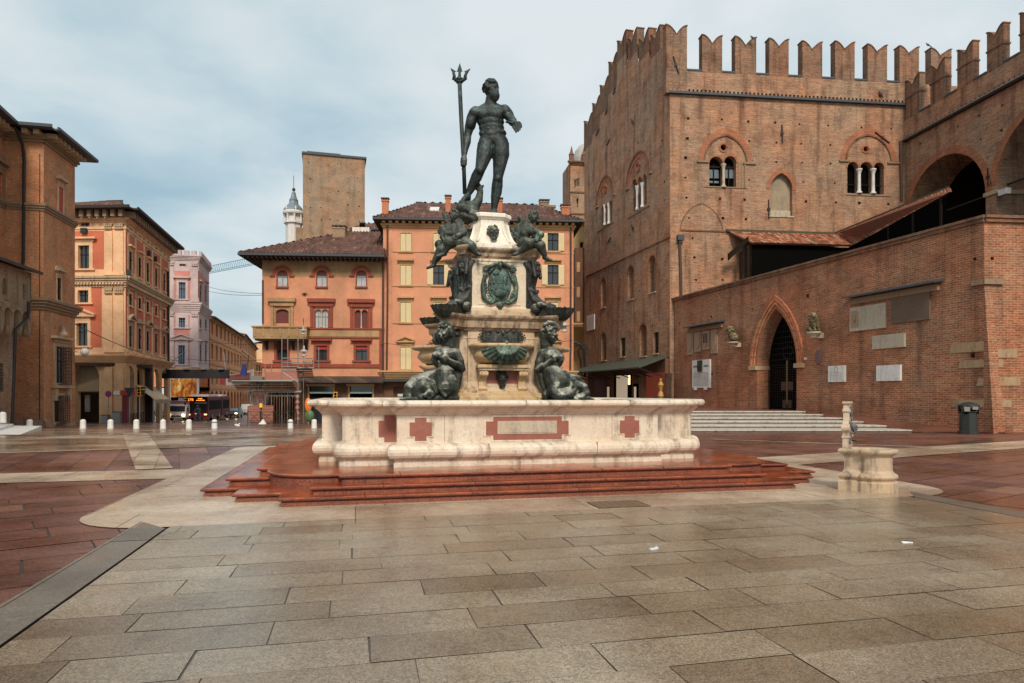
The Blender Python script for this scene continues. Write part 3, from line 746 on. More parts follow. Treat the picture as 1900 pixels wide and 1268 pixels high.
for k in range(4):
    mb.T = PT @ Matrix.Rotation(k*PI/2, 4, 'Z')
    ring(mb, [(0,0)]+rect(-0.74,0.74,2.0,3.1), [(0,0)]+rect(-0.70,0.70,2.04,3.06), -1.094, -1.075) if False else None
OC = four([(1.24,0.88), (1.54,1.20), (1.20,1.54), (0.88,1.24)])
mb = PMB()
mb.sweep(OC, [(-0.2,3.20), (-0.12,3.22), (-0.10,3.27), (-0.06,3.28), (-0.04,3.45), (-0.01,3.46), (0.0,3.475), (0.03,3.50), (0.04,3.53), (0.04,3.555), (0.0,3.57)], cap_bot=True)
mb.build('lower_cornice', stone('cornice_stained', (0.48,0.35,0.23), dth=0.42, df=1.0, dirt=(0.1,0.06,0.04), warm=(0.36,0.2,0.1), wf=0.7, rough=0.5), pd)
OU = four([(0.82,0.66), (0.70,0.66), (0.70,0.70), (0.66,0.70), (0.66,0.82)])
mb = PMB()
mb.sweep(four([(0.9,0.74), (0.74,0.74), (0.74,0.9)]), [(0.10,3.56), (0.10,3.68), (0.07,3.70), (0.02,3.74), (0.0,3.78)]); mb.build('upper_base', M['marbleP'], pd)
mb = PMB()
mb.sweep(OU, [(0.02,3.77), (0.0,3.82), (0.0,4.88), (0.02,4.9), (0.02,4.95)])
for k in range(4):                                # sunk panel frame
    mb.T = PT @ Matrix.Rotation(k*PI/2, 4, 'Z')
    for a in ((-0.52,-0.49,3.88,4.82), (0.49,0.52,3.88,4.82)): mb.box(a[0],a[1],-0.832,-0.81,a[2],a[3])
    for a in ((3.86,3.89), (4.81,4.84)): mb.box(-0.52,0.52,-0.8335,-0.81,a[0],a[1])
mb.build('upper_die', M['marbleU'], pd)
OT = four([(0.88,0.62), (1.10,0.84), (0.84,1.10), (0.62,0.88)])
mb = PMB()
mb.sweep(OT, [(-0.2,4.93), (-0.14,4.95), (-0.10,5.0), (-0.07,5.02), (-0.05,5.10), (-0.01,5.13), (0.02,5.16), (0.03,5.18), (0.03,5.21), (0.0,5.22)], cap_bot=True)
mb.build('upper_cornice', stone('cornice_stained_top', (0.54,0.41,0.28), dth=0.42, df=1.0, dirt=(0.12,0.075,0.05), warm=(0.42,0.26,0.14), wf=0.6, rough=0.5), pd)
mb = PMB(); OCap = four([(0.40,0.27), (0.36,0.30), (0.30,0.36), (0.27,0.40)])
mb.T = PT @ Matrix.Translation((-0.09,0,0))
mb.sweep(OCap, [(0.32,5.215), (0.32,5.34), (0.26,5.36), (0.20,5.42), (0.13,5.52), (0.08,5.64), (0.04,5.78), (0.02,5.92), (0.02,5.99), (0.05,6.01), (0.07,6.04), (0.10,6.06), (0.10,6.13), (0.07,6.16)])
for k in range(4):
    mb.T = PT @ Matrix.Translation((-0.09,0,0)) @ Matrix.Rotation(k*PI/2, 4, 'Z')
    for s in (-1,1):
        rib = [(-0.40-o, z) for o, z in ((0.20,5.42),(0.13,5.52),(0.08,5.64),(0.04,5.78),(0.02,5.92))]
        for i in range(4):
            (y0,z0),(y1,z1) = rib[i], rib[i+1]; w0 = 0.27+(-y0-0.40)*0.8; w1 = 0.27+(-y1-0.40)*0.8
            mb.hexa([(s*(w0-0.06),y0-0.022,z0),(s*w0,y0-0.022,z0),(s*w0,y0+0.05,z0),(s*(w0-0.06),y0+0.05,z0),(s*(w1-0.06),y1-0.022,z1),(s*w1,y1-0.022,z1),(s*w1,y1+0.05,z1),(s*(w1-0.06),y1+0.05,z1)])
mb.build('cap', M['marbleW'], pd)
# faces of the pedestal: tazza, brackets, mask, plaque, shield
def head(mb, c, r, face=(0,-1), beard=False, curls=20, seed=1, hair=1.0):
    """A modelled head: skull, brow, nose, eyes' sockets read from the brow, cheeks, lips, chin, ears and hair curls."""
    rnd = random.Random(seed); c = Vector(c); f = Vector((face[0], face[1], face[2] if len(face) > 2 else 0)).normalized()
    s = f.cross(Vector((0,0,1))).normalized(); u = s.cross(f)
    def at(a, b, d): return c + s*a*r + u*b*r + f*d*r
    mb.ell(at(0,0.1,-0.1), (r*0.82, r*0.86, r*0.95)); mb.ell(at(0,-0.3,0.15), (r*0.6, r*0.6, r*0.72))
    for k in (-1,1):
        mb.ell(at(0.3*k,0.18,0.70), r*0.17); mb.ell(at(0.36*k,-0.22,0.55), r*0.22); mb.ell(at(0.8*k,-0.02,0.0), (r*0.1, r*0.16, r*0.22)); mb.ell(at(0.27*k,0.02,0.68), r*0.1)
    mb.limb([at(0,0.12,0.78), at(0,-0.2,0.98)], [r*0.09, r*0.14])
    mb.ell(at(0,-0.42,0.76), (r*0.22, r*0.18, r*0.07)); mb.ell(at(0,-0.55,0.72), (r*0.18, r*0.16, r*0.07)); mb.ell(at(0,-0.78,0.6), r*0.2)
    for i in range(int(curls*hair)):
        a = rnd.uniform(0, 2*PI); z = rnd.uniform(-0.2, 1.0)
        rr = math.sqrt(max(0, 1-z*z*0.9)); d = Vector((math.cos(a)*rr*0.88, math.sin(a)*rr*0.95, z*0.98))
        if d.y > 0.35 and z < 0.55: continue
        mb.ell(at(d.x, d.z+0.12, d.y-0.1), r*rnd.uniform(0.14,0.24), None, 7, 5)
    if beard:
        for i in range(26):
            x = rnd.uniform(-0.55,0.55); z = rnd.uniform(-1.35,-0.5)
            mb.ell(at(x*(1-abs(z+0.5)*0.5), z, 0.55 - abs(x)*0.5 + rnd.uniform(-0.1,0.12)), r*rnd.uniform(0.13,0.2), None, 7, 5)
def side_fittings(k):
    T = PT @ Matrix.Rotation(k*PI/2, 4, 'Z')
    X = (lambda px, py, d: FWL.at(px, py, d))
    def S(): m = MB(); m.T = T.copy(); return m
    cx = 0.0
    m = S()                                       # boat-shaped tazza half sunk in the wall
    pr = [(0.05,2.40), (0.35,2.42), (0.58,2.50), (0.68,2.62), (0.66,2.72), (0.62,2.76), (0.66,2.79), (0.76,2.81), (0.80,2.85), (0.78,2.89), (0.66,2.87), (0.6,2.8), (0.3,2.7), (0.01,2.68)]
    m.smooth = True
    m.lathe(pr, (cx,-1.06,0), 36, PI, 2*PI, 1.0, 0.78 if k == 0 else 1.2)
    if k: m.lathe([(0.34,1.76),(0.3,1.86),(0.17,2.0),(0.15,2.2),(0.24,2.32),(0.36,2.42)], (0,-1.5,0), 20)
    tz = m.build('tazza', M['marbleO'], pd)
    m = S()                                       # shelf and two scroll brackets
    m.box(-0.62,0.62,-1.42,-1.06,2.34,2.41); m.box(-0.58,0.58,-1.38,-1.06,2.28,2.341)
    for s in (-1,1):
        br = [(-1.07,1.80), (-1.20,1.80), (-1.24,1.86), (-1.20,1.92), (-1.19,2.02), (-1.24,2.1), (-1.33,2.16), (-1.36,2.23), (-1.33,2.281), (-1.07,2.281)]
        m.prism(br, s*0.47-0.09, s*0.47+0.09, 'x')
        for q in (-0.05,0.03): m.prism([(y-0.012,z) for y,z in br[1:-1]]+[(-1.2,2.27),(-1.2,1.83)], s*0.47+q-0.01, s*0.47+q+0.03, 'x')
        m.tube([(s*0.47-0.1,-1.3,2.2),(s*0.47+0.1,-1.3,2.2)], 0.065, 12); m.tube([(s*0.47-0.1,-1.19,1.86),(s*0.47+0.1,-1.19,1.86)], 0.05, 12)
    m.box(-0.62,0.62,-1.28,-1.06,1.74,1.80)
    m.build('bracket_shelf', M['marbleO'], pd)
    m = S(); m.box(-0.38,0.38,-1.09,-1.07,1.93,2.27); m.build('niche_panel', M['redinlay'], pd)
    m = S(); m.box(-0.4,0.4,-1.12,-1.07,1.80,1.83); m.box(-0.4,0.4,-1.135,-1.07,1.87,1.93); m.build('niche_sill', M['marbleP'], pd)
    m = S(); head(m, (0,-1.16,2.11), 0.155, (0,-1), True, 30, 5+k); blob('mask', m, M['bronzeD'], pd, None, 0.014, 1)
    m = S()                                       # bronze shell spread over the bowl
    for i in range(11):
        a = math.radians(lerp(-80, 80, i/10))
        ys = -1.66 if True else 0
        for jj in range(1):
            p0 = Vector((0,-1.66,2.84)); p1 = Vector((math.sin(a)*0.26,-1.71+abs(a)*0.05,2.82-0.19*math.cos(a))); p2 = Vector((math.sin(a)*0.5,-1.60+abs(a)*0.13,2.78-0.33*math.cos(a)))
            m.limb([p0, p1, p2], [0.02, 0.044, 0.055])
    head(m, (0,-1.63,2.9), 0.06, (0,-1), False, 8, 2)
    blob('shell', m, M['bronzeG'], pd, None, 0.013, 1)
    m = S(); head(m, (0,-1.16,2.10), 0.01) if False else None
    m = S()                                       # rolled bronze tablet
    m.box(-0.40,0.40,-1.13,-1.07,2.95,3.20)
    for s in (-1,1):
        m.tube([(s*0.43,-1.16,3.19),(s*0.43,-1.16,2.97)], 0.04, 12)
        for i in range(14):
            a = i/13*2*PI*1.3; r = 0.10-0.06*i/13; m.ell((s*0.46+r*math.cos(a)*s,-1.15,3.06+r*math.sin(a)), 0.022, None, 7, 5)
    for x in (-0.28,-0.1,0.02,0.12,0.28): m.ell((x,-1.14,3.2), 0.035, None, 8, 6)
    head(m, (0.02,-1.15,3.16), 0.045, (0,-1), False, 6)
    m.build('tablet', M['bronzeD'], pd)
    # shield
    m = S(); c = (0,4.33)
    for i in range(44):
        a = 2*PI*i/44; w = 0.335 + 0.03*math.sin(4*a+0.6); h = 0.46+0.03*math.cos(3*a)
        m.ell((c[0]+w*math.sin(a),-0.875,c[1]+h*math.cos(a)), 0.035+0.013*math.sin(7*a), None, 8, 6)
    for s in (-1,1):
        for i in range(16):
            t = i/15; a = t*5; r = 0.085*(1-t*0.75)
            m.ell((s*(0.31+r*math.cos(a)),-0.89,4.70+r*math.sin(a)), 0.028, None, 7, 5)
            m.ell((s*(0.20+r*math.cos(a+2)),-0.9,3.95+r*math.sin(a+2)), 0.026, None, 7, 5)
        m.limb([(s*0.36,-0.88,4.55),(s*0.41,-0.87,4.3),(s*0.38,-0.87,4.02),(s*0.22,-0.88,3.88)], [0.05,0.055,0.06,0.035])
        m.limb([(s*0.1,-0.9,4.83),(s*0.24,-0.9,4.76),(s*0.34,-0.88,4.66)], [0.05,0.045,0.035])
    head(m, (0,-0.93,4.80), 0.085, (0,-1), False, 14, 3); m.ell((0,-0.90,3.84), (0.08,0.06,0.1)); m.ell((0,-0.90,3.72), (0.05,0.05,0.08))
    blob('shield_frame', m, M['bronzeG'], pd, None, 0.013, 1)
    m = S(); m.T = T @ Matrix.Translation((0,-0.85,4.33))
    m.lathe([(0.31,0.0), (0.30,-0.03), (0.2,-0.06), (0.01,-0.075)], (0,0,0), 28, sx=0.92, sy=1.32, ax='y')
    for i in range(5): m.box(-0.22+i*0.1,-0.18+i*0.1,-0.085,-0.03,-0.12+0.02*(i%2),0.22)
    m.box(-0.24,0.24,-0.09,-0.03,0.03,0.06); m.ell((0,-0.07,-0.2), (0.14,0.04,0.1)); m.ell((-0.1,-0.075,0.28), (0.08,0.03,0.06)); m.ell((0.12,-0.07,0.1), (0.05,0.03,0.1))
    m.build('shield', bronze('shield_green', base=(0.025,0.036,0.03), green=(0.07,0.125,0.10), pale=(0.2,0.27,0.22), gf=0.8, pf=0.4), pd)
    # grotesque head on the cap
    m = S(); m.T = T @ Matrix.Translation((-0.09 if k == 0 else 0,0,0)); head(m, (0,-0.56,5.66), 0.16, (0,-1,0.25), True, 34, 9, 1.2); blob('mask', m, M['bronze'], pd, None, 0.014, 1)
    m = S(); m.box(-0.12,0.1,-0.84,-0.74,5.34-0.12,5.40-0.12); m.build('small_plate', M['white'], pd)
for k in (0, 1, 3): side_fittings(k)
def corner_fittings(k):
    T = PT @ Matrix.Rotation(k*PI/2 + PI/4, 4, 'Z')          # +x runs out along the diagonal
    def S(): m = MB(); m.T = T.copy(); return m
    m = S()
    pr = [(0.85,4.94), (1.28,4.94), (1.34,4.86), (1.31,4.72), (1.2,4.6), (1.15,4.4), (1.15,4.25), (1.22,4.1), (1.34,3.97), (1.52,3.87), (1.7,3.83), (1.8,3.76), (1.78,3.6), (1.6,3.57), (1.25,3.57), (1.1,3.75), (0.98,4.0), (0.92,4.3)]
    m.prism(pr, -0.11, 0.11, 'y') if False else m.prism([(x,z) for x,z in pr], -0.11, 0.11)
    for q in (-0.085, 0.0, 0.085): m.tube([(1.22,q,4.62),(1.17,q,4.4),(1.17,q,4.25),(1.24,q,4.1),(1.36,q,3.98),(1.53,q,3.88),(1.7,q,3.84)], 0.032, 8)
    for s in (-1,1): m.tube([(1.0,s*0.13,4.9),(1.22,s*0.13,4.7),(1.12,s*0.13,4.3),(1.26,s*0.13,4.0),(1.5,s*0.13,3.84),(1.7,s*0.12,3.76)], [0.05,0.06,0.045,0.045,0.05,0.05], 8)
    for i in range(9): m.ell((1.2+0.03*math.sin(i),-0.12+0.03*i,4.22-0.05*math.sin(i*PI/8)), 0.05, None, 8, 6)
    for s in (-1,1):
        for i in range(8): m.ell((1.24+0.02*i*0.5,s*(0.13),4.90-0.05*i), 0.05, None, 8, 6)
    head(m, (1.27,0,4.74), 0.125, (1,0), True, 24, 3+k)
    blob('scroll_console', m, M['bronzeD'], pd, None, 0.016, 1)
    m = S(); c = (1.92,0,0)                                    # scallop basin jutting over the corner
    rings = []; NU = 40
    prof_ = [(0.10,3.46), (0.17,3.50), (0.26,3.60), (0.335,3.74), (0.32,3.735), (0.23,3.62), (0.12,3.56), (0.01,3.55)]
    for r, z in prof_:
        ring_ = []
        for i in range(NU):
            a = 2*PI*i/NU; rr = r*(1+0.06*math.cos(a*NU/2.5)*(r > 0.1)); ring_.append(m.p(c[0]+rr*math.cos(a)*1.05, c[1]+rr*math.sin(a), z + (0.01*math.cos(a*16) if r > 0.3 else 0)))
        rings.append(ring_)
    for i in range(len(rings)-1):
        for j in range(NU): m.face((rings[i][j], rings[i][(j+1)%NU], rings[i+1][(j+1)%NU], rings[i+1][j]))
    m.face(rings[0][::-1]); m.build('scallop_basin', M['bronze'], pd)
    m = S(); m.limb([(1.34,-0.16,3.76),(1.34,0.16,3.76)], [0.13,0.13]); 
    for i in range(7): m.ell((1.46+0.03*i,-0.2+0.065*i,3.84+0.02*math.sin(i*2)), 0.075, None, 8, 6)
    for i in range(6): m.limb([(1.42,-0.12+0.05*i,3.88),(1.62,-0.16+0.065*i,3.82)], [0.03,0.04])
    blob('conch', m, M['bronzeS'], pd, None, 0.015, 1)
    m = S(); m.lathe([(0.10,3.05), (0.14,3.1), (0.1,3.2), (0.2,3.23)], (1.55,0,0), 14); m.build('corner_boss', M['bronzeD'], pd)
for k in range(4): corner_fittings(k)
# ----- drinking fountain -----
DX, DY = 6.35, 12.12
DM = frame(DX, DY, 0.0185, math.radians(-35)) @ Matrix.Diagonal((0.84,0.84,0.92,1))
df = empty('drinking_fountain', DM, 'small weathered marble drinking fountain with carved upright slab and round bowl', 'drinking fountain')
O2 = [(-0.42,-0.30), (-0.05,-0.30)] + arcp(0.16,0,0.41,-112,112,18) + [(-0.05,0.30), (-0.42,0.30)]
m = MB(); m.smooth = False
m.sweep(O2, [(0.05,0), (0.05,0.17), (0.03,0.19), (0.0,0.20), (0.01,0.22), (0.05,0.26), (0.055,0.29), (0.04,0.32), (-0.02,0.35), (-0.05,0.40), (-0.05,0.66), (-0.02,0.69), (0.01,0.71), (0.04,0.73), (0.055,0.76), (0.05,0.79), (0.02,0.805), (-0.05,0.80), (-0.09,0.77), (-0.11,0.65), (-0.13,0.6)])
m.build('bowl', stone('drinking_stone', (0.52,0.39,0.27), df=0.85, dirt=(0.14,0.1,0.08), warm=(0.55,0.38,0.22), wf=0.5, rough=0.55), df)
m = MB()
sl = [(-0.27,0.79), (0.27,0.79), (0.27,1.02), (0.25,1.05), (0.26,1.12), (0.30,1.2), (0.28,1.28), (0.2,1.33), (0.17,1.42), (0.16,1.5), (0.19,1.53), (0.18,1.56), (0.15,1.58), (0.13,1.68), (0.08,1.72), (-0.08,1.72), (-0.13,1.68), (-0.15,1.58), (-0.18,1.56), (-0.19,1.53), (-0.16,1.5), (-0.17,1.42), (-0.2,1.33), (-0.28,1.28), (-0.30,1.2), (-0.26,1.12), (-0.25,1.05), (-0.27,1.02)]
m.prism([(y*0.9,z) for y,z in sl], -0.40, -0.28, 'x')
for z, t in ((1.03,0.02), (1.54,0.03), (1.70,0.02)): m.box(-0.415, -0.262, -0.26 if z < 1.2 else -0.16, 0.26 if z < 1.2 else 0.16, z-t, z+t)
for s in (-1,1): m.tube([(-0.42,s*0.22,1.2),(-0.26,s*0.22,1.2)], 0.075, 14)
m.build('upright_slab', stone('upright_stone', (0.62,0.49,0.36), df=0.85, dirt=(0.14,0.1,0.08), warm=(0.5,0.36,0.22), wf=0.5, rough=0.55), df)
m = MB(); 
for i in range(40):
    z = random.uniform(0.9,1.62); w = 0.2*(1-(z-0.9)*0.75); m.ell((-0.265, random.uniform(-w,w), z), (0.02,0.035,0.045), (random.random(),0,0), 7, 5)
head(m, (-0.22,0,1.22), 0.09, (1,0), True, 12, 4)
m.build('carving', plain('carving_dark', (0.14,0.12,0.12), 0.6, var=0.6, scale=14), df)
m = MB(); m.tube([(-0.27,0,0.95),(-0.18,0,0.95),(-0.15,0,0.92)], 0.014, 8); m.build('spout', M['iron'], df)
# Each figure is surveyed joint by joint; dy is the depth of the joint before (-) or behind (+) the figure's own plane.
class Fig:
    def __init__(s, name, px, py, D, label, cat):
        s.D = D; o = P(px, py, D); s.root = empty(name, frame(o.x, o.y, o.z), label, cat); s.I = FR[s.root.name].inverted()
    def S(s): return MB()
    def q(s, px, py, dy=0.0): return s.I @ P(px, py, s.D + dy)
    def limb(s, m, js, rs): m.limb([s.q(*j) for j in js], rs)
    def ell(s, m, j, r, rot=None): m.ell(s.q(*j), r, rot)
def fingers(m, wrist, palm, tip, spread, rp, rf, thumb, n=4, curl=(0,0,-0.3)):
    """Palm from wrist to knuckles; four unequal fingers bent twice towards curl, and a thumb leaving the side of the palm."""
    w, k, t = Vector(wrist), Vector(palm), Vector(tip); ax = (t-k); L = ax.length; ax.normalize(); s = Vector(spread).normalized(); c = Vector(curl)
    m.limb([w, w.lerp(k,0.5), k], [rp*0.75, rp, rp*0.9])
    for sgn in (-0.55, 0.55): m.limb([w + s*rp*sgn*0.5, k + s*rp*sgn*1.3], [rp*0.6, rp*0.62])
    for i in range(n):
        o = (i-(n-1)/2)/((n-1)/2); l = L*(1.0, 1.12, 1.05, 0.82)[i % 4]; b = k + s*rp*1.25*o
        m.limb([b, b + ax*l*0.45 + s*rp*0.12*o, b + ax*l*0.78 + c*L*0.4 + s*rp*0.15*o, b + ax*l*0.95 + c*L*0.95], [rf*1.1, rf, rf*0.9, rf*0.75])
    th = Vector(thumb); b = w.lerp(k, 0.35)
    m.limb([b, b + th*0.5, b + th], [rf*1.5, rf*1.25, rf*0.95])

# ---------------- Neptune-like sea god ----------------
F1 = Fig('bronze_statue', 914, 402, 16.86, 'big dark bronze of a nude bearded man on the fountain top, left hand held out', 'statue')
m = F1.S(); L = F1.limb; E = F1.ell
# torso: pelvis, waist, ribcage, shoulders
E(m, (914.5,261), (0.36,0.21,0.21)); E(m, (901,268,-.02), (0.19,0.18,0.2)); E(m, (929,266), (0.2,0.19,0.22)); E(m, (914,276), (0.17,0.16,0.17))
E(m, (914,248), (0.355,0.20,0.17)); E(m, (912,238), (0.325,0.2,0.2)); E(m, (910.5,227), (0.345,0.21,0.2))
E(m, (909,215), (0.38,0.23,0.19)); E(m, (909,207), (0.37,0.2,0.15)); E(m, (908,201,.03), (0.28,0.15,0.12))
for s, px in ((-1,896.5),(1,921.5)):
    E(m, (px,212,-.13), (0.155,0.09,0.125), (0,0,0.15*s))                    # pectorals
    E(m, (px-1*s,217,-.14), (0.12,0.06,0.06))
for i, py in enumerate((225,232,239)):
    for s, px in ((-1,906.2),(1,915.3)): E(m, (px,py,-.155), (0.062,0.045,0.052))   # belly muscles
E(m, (912,249,-.12), (0.17,0.09,0.11)); E(m, (896,250,-.03), (0.09,0.13,0.07)); E(m, (932,247,-.03), (0.1,0.13,0.07))
L(m, [(898,203,0),(908,199.5,-.1),(918,203,0)], [0.05,0.035,0.05])             # collar bones
L(m, [(908,203),(910,193),(911.5,183,-.01)], [0.16,0.145,0.14])               # neck
L(m, [(884,207,.03),(898,200,.05),(907,192,.04)], [0.09,0.09,0.08]); L(m, [(936,204,.03),(921,199,.05),(912,191,.04)], [0.09,0.09,0.08])
E(m, (911,280,-.17), (0.045,0.05,0.07)); E(m, (911,275,-.16), (0.07,0.05,0.05)); E(m, (911,277.5,-.2), 0.034)
for i in range(12): E(m, (911+random.uniform(-5,5),272+random.uniform(-2,2),-.165), 0.028)
# right arm (hangs to the trident)
L(m, [(882.5,209,.02),(876.5,219,.03),(871,236,.05),(867.5,252,.04)], [0.155,0.15,0.125,0.095])
E(m, (881,211), (0.165,0.16,0.15)); E(m, (873.5,228,-.03), (0.11,0.12,0.18), (0,0.25,0)); E(m, (876,232,.08), (0.1,0.1,0.17), (0,0.25,0))
L(m, [(867.5,252,.04),(865.5,263,-.02),(862.5,278,-.1),(861,290,-.14)], [0.1,0.115,0.085,0.065]); E(m, (867.5,260,-.01), (0.09,0.1,0.14))
# left arm: out, down and forward
L(m, [(936,206,.02),(943,213,.03),(949,222.5,.02)], [0.155,0.14,0.11]); E(m, (936.5,208), (0.165,0.16,0.16)); E(m, (942,216,-.05), (0.1,0.1,0.13), (0,-0.6,0))
L(m, [(948.5,222,.02),(951,226,-.2),(952.8,228.5,-.36)], [0.115,0.115,0.078])
fingers(m, F1.q(952.8,228.5,-.36), F1.q(957.2,231.5,-.46), F1.q(963.5,237.5,-.56), (0.62,0.1,0.55), 0.075, 0.029, (-0.2,-0.1,0.0), curl=(0.0,0,-0.35))
# right hand round the shaft
hx = [(861.2,290,-.14),(860.6,296,-.16),(860.4,301,-.17)]
L(m, hx, [0.066,0.085,0.085])
for i in range(4):
    zz = 298+i*2.9
    L(m, [(864.5,zz-1,-.13),(862.8,zz,-.235),(858.2,zz+.8,-.245),(855.9,zz+1,-.16)], [0.03,0.029,0.027,0.024])
L(m, [(858.2,295,-.16),(856,301,-.21),(857.5,306,-.26)], [0.036,0.032,0.026]); L(m, [(863,306,-.14),(859,312,-.18),(857.5,315,-.18)], [0.034,0.03,0.024])
# left leg (stands)
L(m, [(929,270),(929.5,286,-.02),(927,306,-.05),(924,328,-.06)], [0.22,0.22,0.175,0.13])
E(m, (929,292,-.1), (0.15,0.12,0.3), (0,0.06,0)); E(m, (933.5,287,.0), (0.12,0.16,0.26)); E(m, (921.5,318,-.12), (0.075,0.07,0.1)); E(m, (928.5,317,-.1), (0.075,0.07,0.11))
E(m, (923.3,331,-.155), (0.082,0.06,0.085)); L(m, [(924,328,-.06),(922.5,345,.0),(919.5,366,.0),(916.5,388,.02)], [0.13,0.145,0.125,0.078])
E(m, (924.5,353,.06), (0.1,0.11,0.2)); E(m, (917.5,352,.04), (0.085,0.1,0.17)); L(m, [(921.5,338,-.12),(916,388,-.04)], [0.055,0.045])
L(m, [(916.5,389,.02),(916.5,396,.06)], [0.075,0.072]); L(m, [(916.5,392,-.0),(915.2,397,-.14),(914.4,399.6,-.26)], [0.085,0.07,0.05])
for i in range(5): L(m, [(911+i*1.9,399,-.24),(910.6+i*1.95,400.4,-.38+abs(i-3)*0.02)], [0.034,0.026])
# right leg (bent, foot on the dolphin)
L(m, [(901,270,-.02),(899.5,284,-.1),(895,300,-.19),(891.5,313,-.26)], [0.21,0.215,0.17,0.135])
E(m, (896.5,290,-.2), (0.14,0.12,0.26), (0,0.15,0)); E(m, (902,284,-.04), (0.14,0.15,0.24)); E(m, (890.5,316,-.36), (0.085,0.06,0.085))
L(m, [(891,315,-.26),(884.5,328,-.2),(876,346,-.14),(868.5,361,-.12)], [0.13,0.145,0.115,0.076]); E(m, (884,332,-.12), (0.1,0.1,0.19), (0,0.5,0))
L(m, [(868.5,362,-.12),(869,369,-.06)], [0.072,0.07]); L(m, [(867,364,-.16),(861,370,-.24),(857,374.5,-.30)], [0.078,0.068,0.052])
for i in range(5): L(m, [(853.8+i*1.9,374,-.31),(852+i*1.9,377.2,-.40+abs(i-2)*0.015)], [0.034,0.026])
# head, turned to his left
hc = F1.q(911.3,167,-.03)
head(m, hc, 0.212, (0.85,-0.52,-0.1), True, 60, 11, 1.3); m.ell(hc+Vector((0.08,-0.06,-0.17)), (0.14,0.13,0.16))
for i in range(30):
    a = random.uniform(0,1); m.ell(hc + Vector((0.06+0.07*random.random()*1.2, -0.12+0.08*random.random(), -0.12-0.17*a)), random.uniform(0.028,0.045), None, 7, 5)
for i in range(16): a = i*0.4; m.ell(hc + Vector((-0.13*math.cos(a*0.5)+0.02, 0.08*math.sin(a), 0.02+0.13*math.sin(a*0.5))), 0.055, None, 7, 5)
body = blob('body', m, M['bronzeN'], F1.root, None, 0.0165, 2)
# trident, held in the right hand
tp = P(861.5,357,16.86-.12); tr = empty('trident', frame(tp.x, tp.y, tp.z), 'long bronze trident with three barbed prongs held upright by the statue', 'trident'); TI = FR[tr.name].inverted()
tq = lambda px, py, dy=0.0: TI @ P(px, py, 16.86 + dy)
m = MB(); m.smooth = True; m.tube([tq(862.3,360,-.15), tq(860.3,300,-.17), tq(856,225,-.1), tq(852.6,152,-.03)], [0.05,0.05,0.052,0.054], 12); m.build('shaft', M['bronzeN'], tr)
m = MB(); m.smooth = True; m.tube([tq(852.6,154,-.03),tq(852.5,151.5,-.03)], 0.085, 14); m.tube([tq(852.5,151.5,-.03),tq(852.4,148,-.03),tq(852.4,143,-.03)], [0.06,0.10,0.05], 12)
m.tube([tq(841,146,-.03),tq(846,148.5,-.03),tq(852.5,149.5,-.03),tq(859,148.5,-.03),tq(865,146,-.03)], [0.03,0.055,0.075,0.055,0.03], 10)
for s in (-1,1): m.tube([tq(852.5+s*7,147,-.03),tq(852.5+s*14,147.5,-.03)], [0.04,0.01], 6)
m.build('head_collar', M['bronzeN'], tr)
def prong(js, rs, tipa, tipb, w):
    m = MB(); m.smooth = True; m.tube([tq(a, b, -.03) for a, b in js], rs, 8); 
    a = tq(*tipa, -.03); b = tq(*tipb, -.03); d = (b-a).normalized(); s = Vector((d.z,0,-d.x))
    m.smooth = False
    for sg in (-1,1):
        m.hexa([a-d*0.03+Vector((0,-.022,0)), a+s*w*sg-d*0.07+Vector((0,-.006,0)), a+s*w*sg-d*0.07+Vector((0,.006,0)), a-d*0.03+Vector((0,.022,0)), b+Vector((0,-.003,0)), b+s*.003*sg+Vector((0,-.003,0)), b+s*.003*sg+Vector((0,.003,0)), b+Vector((0,.003,0))])
    m.build('prong', M['bronzeN'], tr)
prong([(852.5,147),(852.7,140),(853,128)], [0.045,0.036,0.03], (853,129), (853.2,117.5), 0.075)
prong([(842.5,147.5),(842.8,141),(841.5,135),(840,130)], [0.045,0.04,0.034,0.024], (840.5,132), (835.5,126.5), 0.055)
prong([(863,147.5),(863.3,141),(865.5,135),(868.5,131)], [0.045,0.04,0.034,0.024], (867.5,132.5), (873,127.5), 0.055)
# dolphin under his foot
F2 = Fig('bronze_dolphin', 874, 407, 16.75, 'bronze dolphin with curling upright tail lying under the foot of the big statue', 'dolphin statue')
m = F2.S(); L = F2.limb; E = F2.ell
E(m, (868,390,-.1), (0.27,0.22,0.20), (0,0.25,0)); E(m, (858,386,-.15), (0.17,0.19,0.16)); E(m, (876,397,-.15), (0.22,0.17,0.12), (0,0.35,0))
L(m, [(874,397,-.3),(884,402,-.3),(891,402.5,-.25)], [0.07,0.06,0.04]); L(m, [(862,400,-.28),(874,405,-.32),(884,407,-.28)], [0.06,0.06,0.05])
L(m, [(856,398,-.2),(850,402,-.2)], [0.06,0.03]); L(m, [(858,404,-.15),(872,409,-.1),(868,414,-.05)], [0.09,0.08,0.05])
E(m, (868,391,-.32), 0.055); L(m, [(863,389,-.3),(868,387,-.33),(873,391,-.31)], [0.025,0.035,0.025])
L(m, [(866,388,.0),(880,383,.1),(888,372,.1),(890.5,360,.08),(890.5,349,.06)], [0.2,0.15,0.11,0.085,0.055])
for a, b in (((889,350),(884,347)),((889,349),(889,341.5)),((891,349),(896.5,345)),((892,351),(895,357)),((888,351),(883.5,351.5))): L(m, [(a[0],a[1],.05),(b[0],b[1],.02)], [0.06,0.03])
for k in range(5): L(m, [(884+k*1.2,347-k*0.9,.04),(884+k*2.4,344.5-k*0.3+abs(k-2)*0.8,.03)], [0.03,0.018])
blob('body', m, M['bronze'], F2.root, None, 0.016, 2)

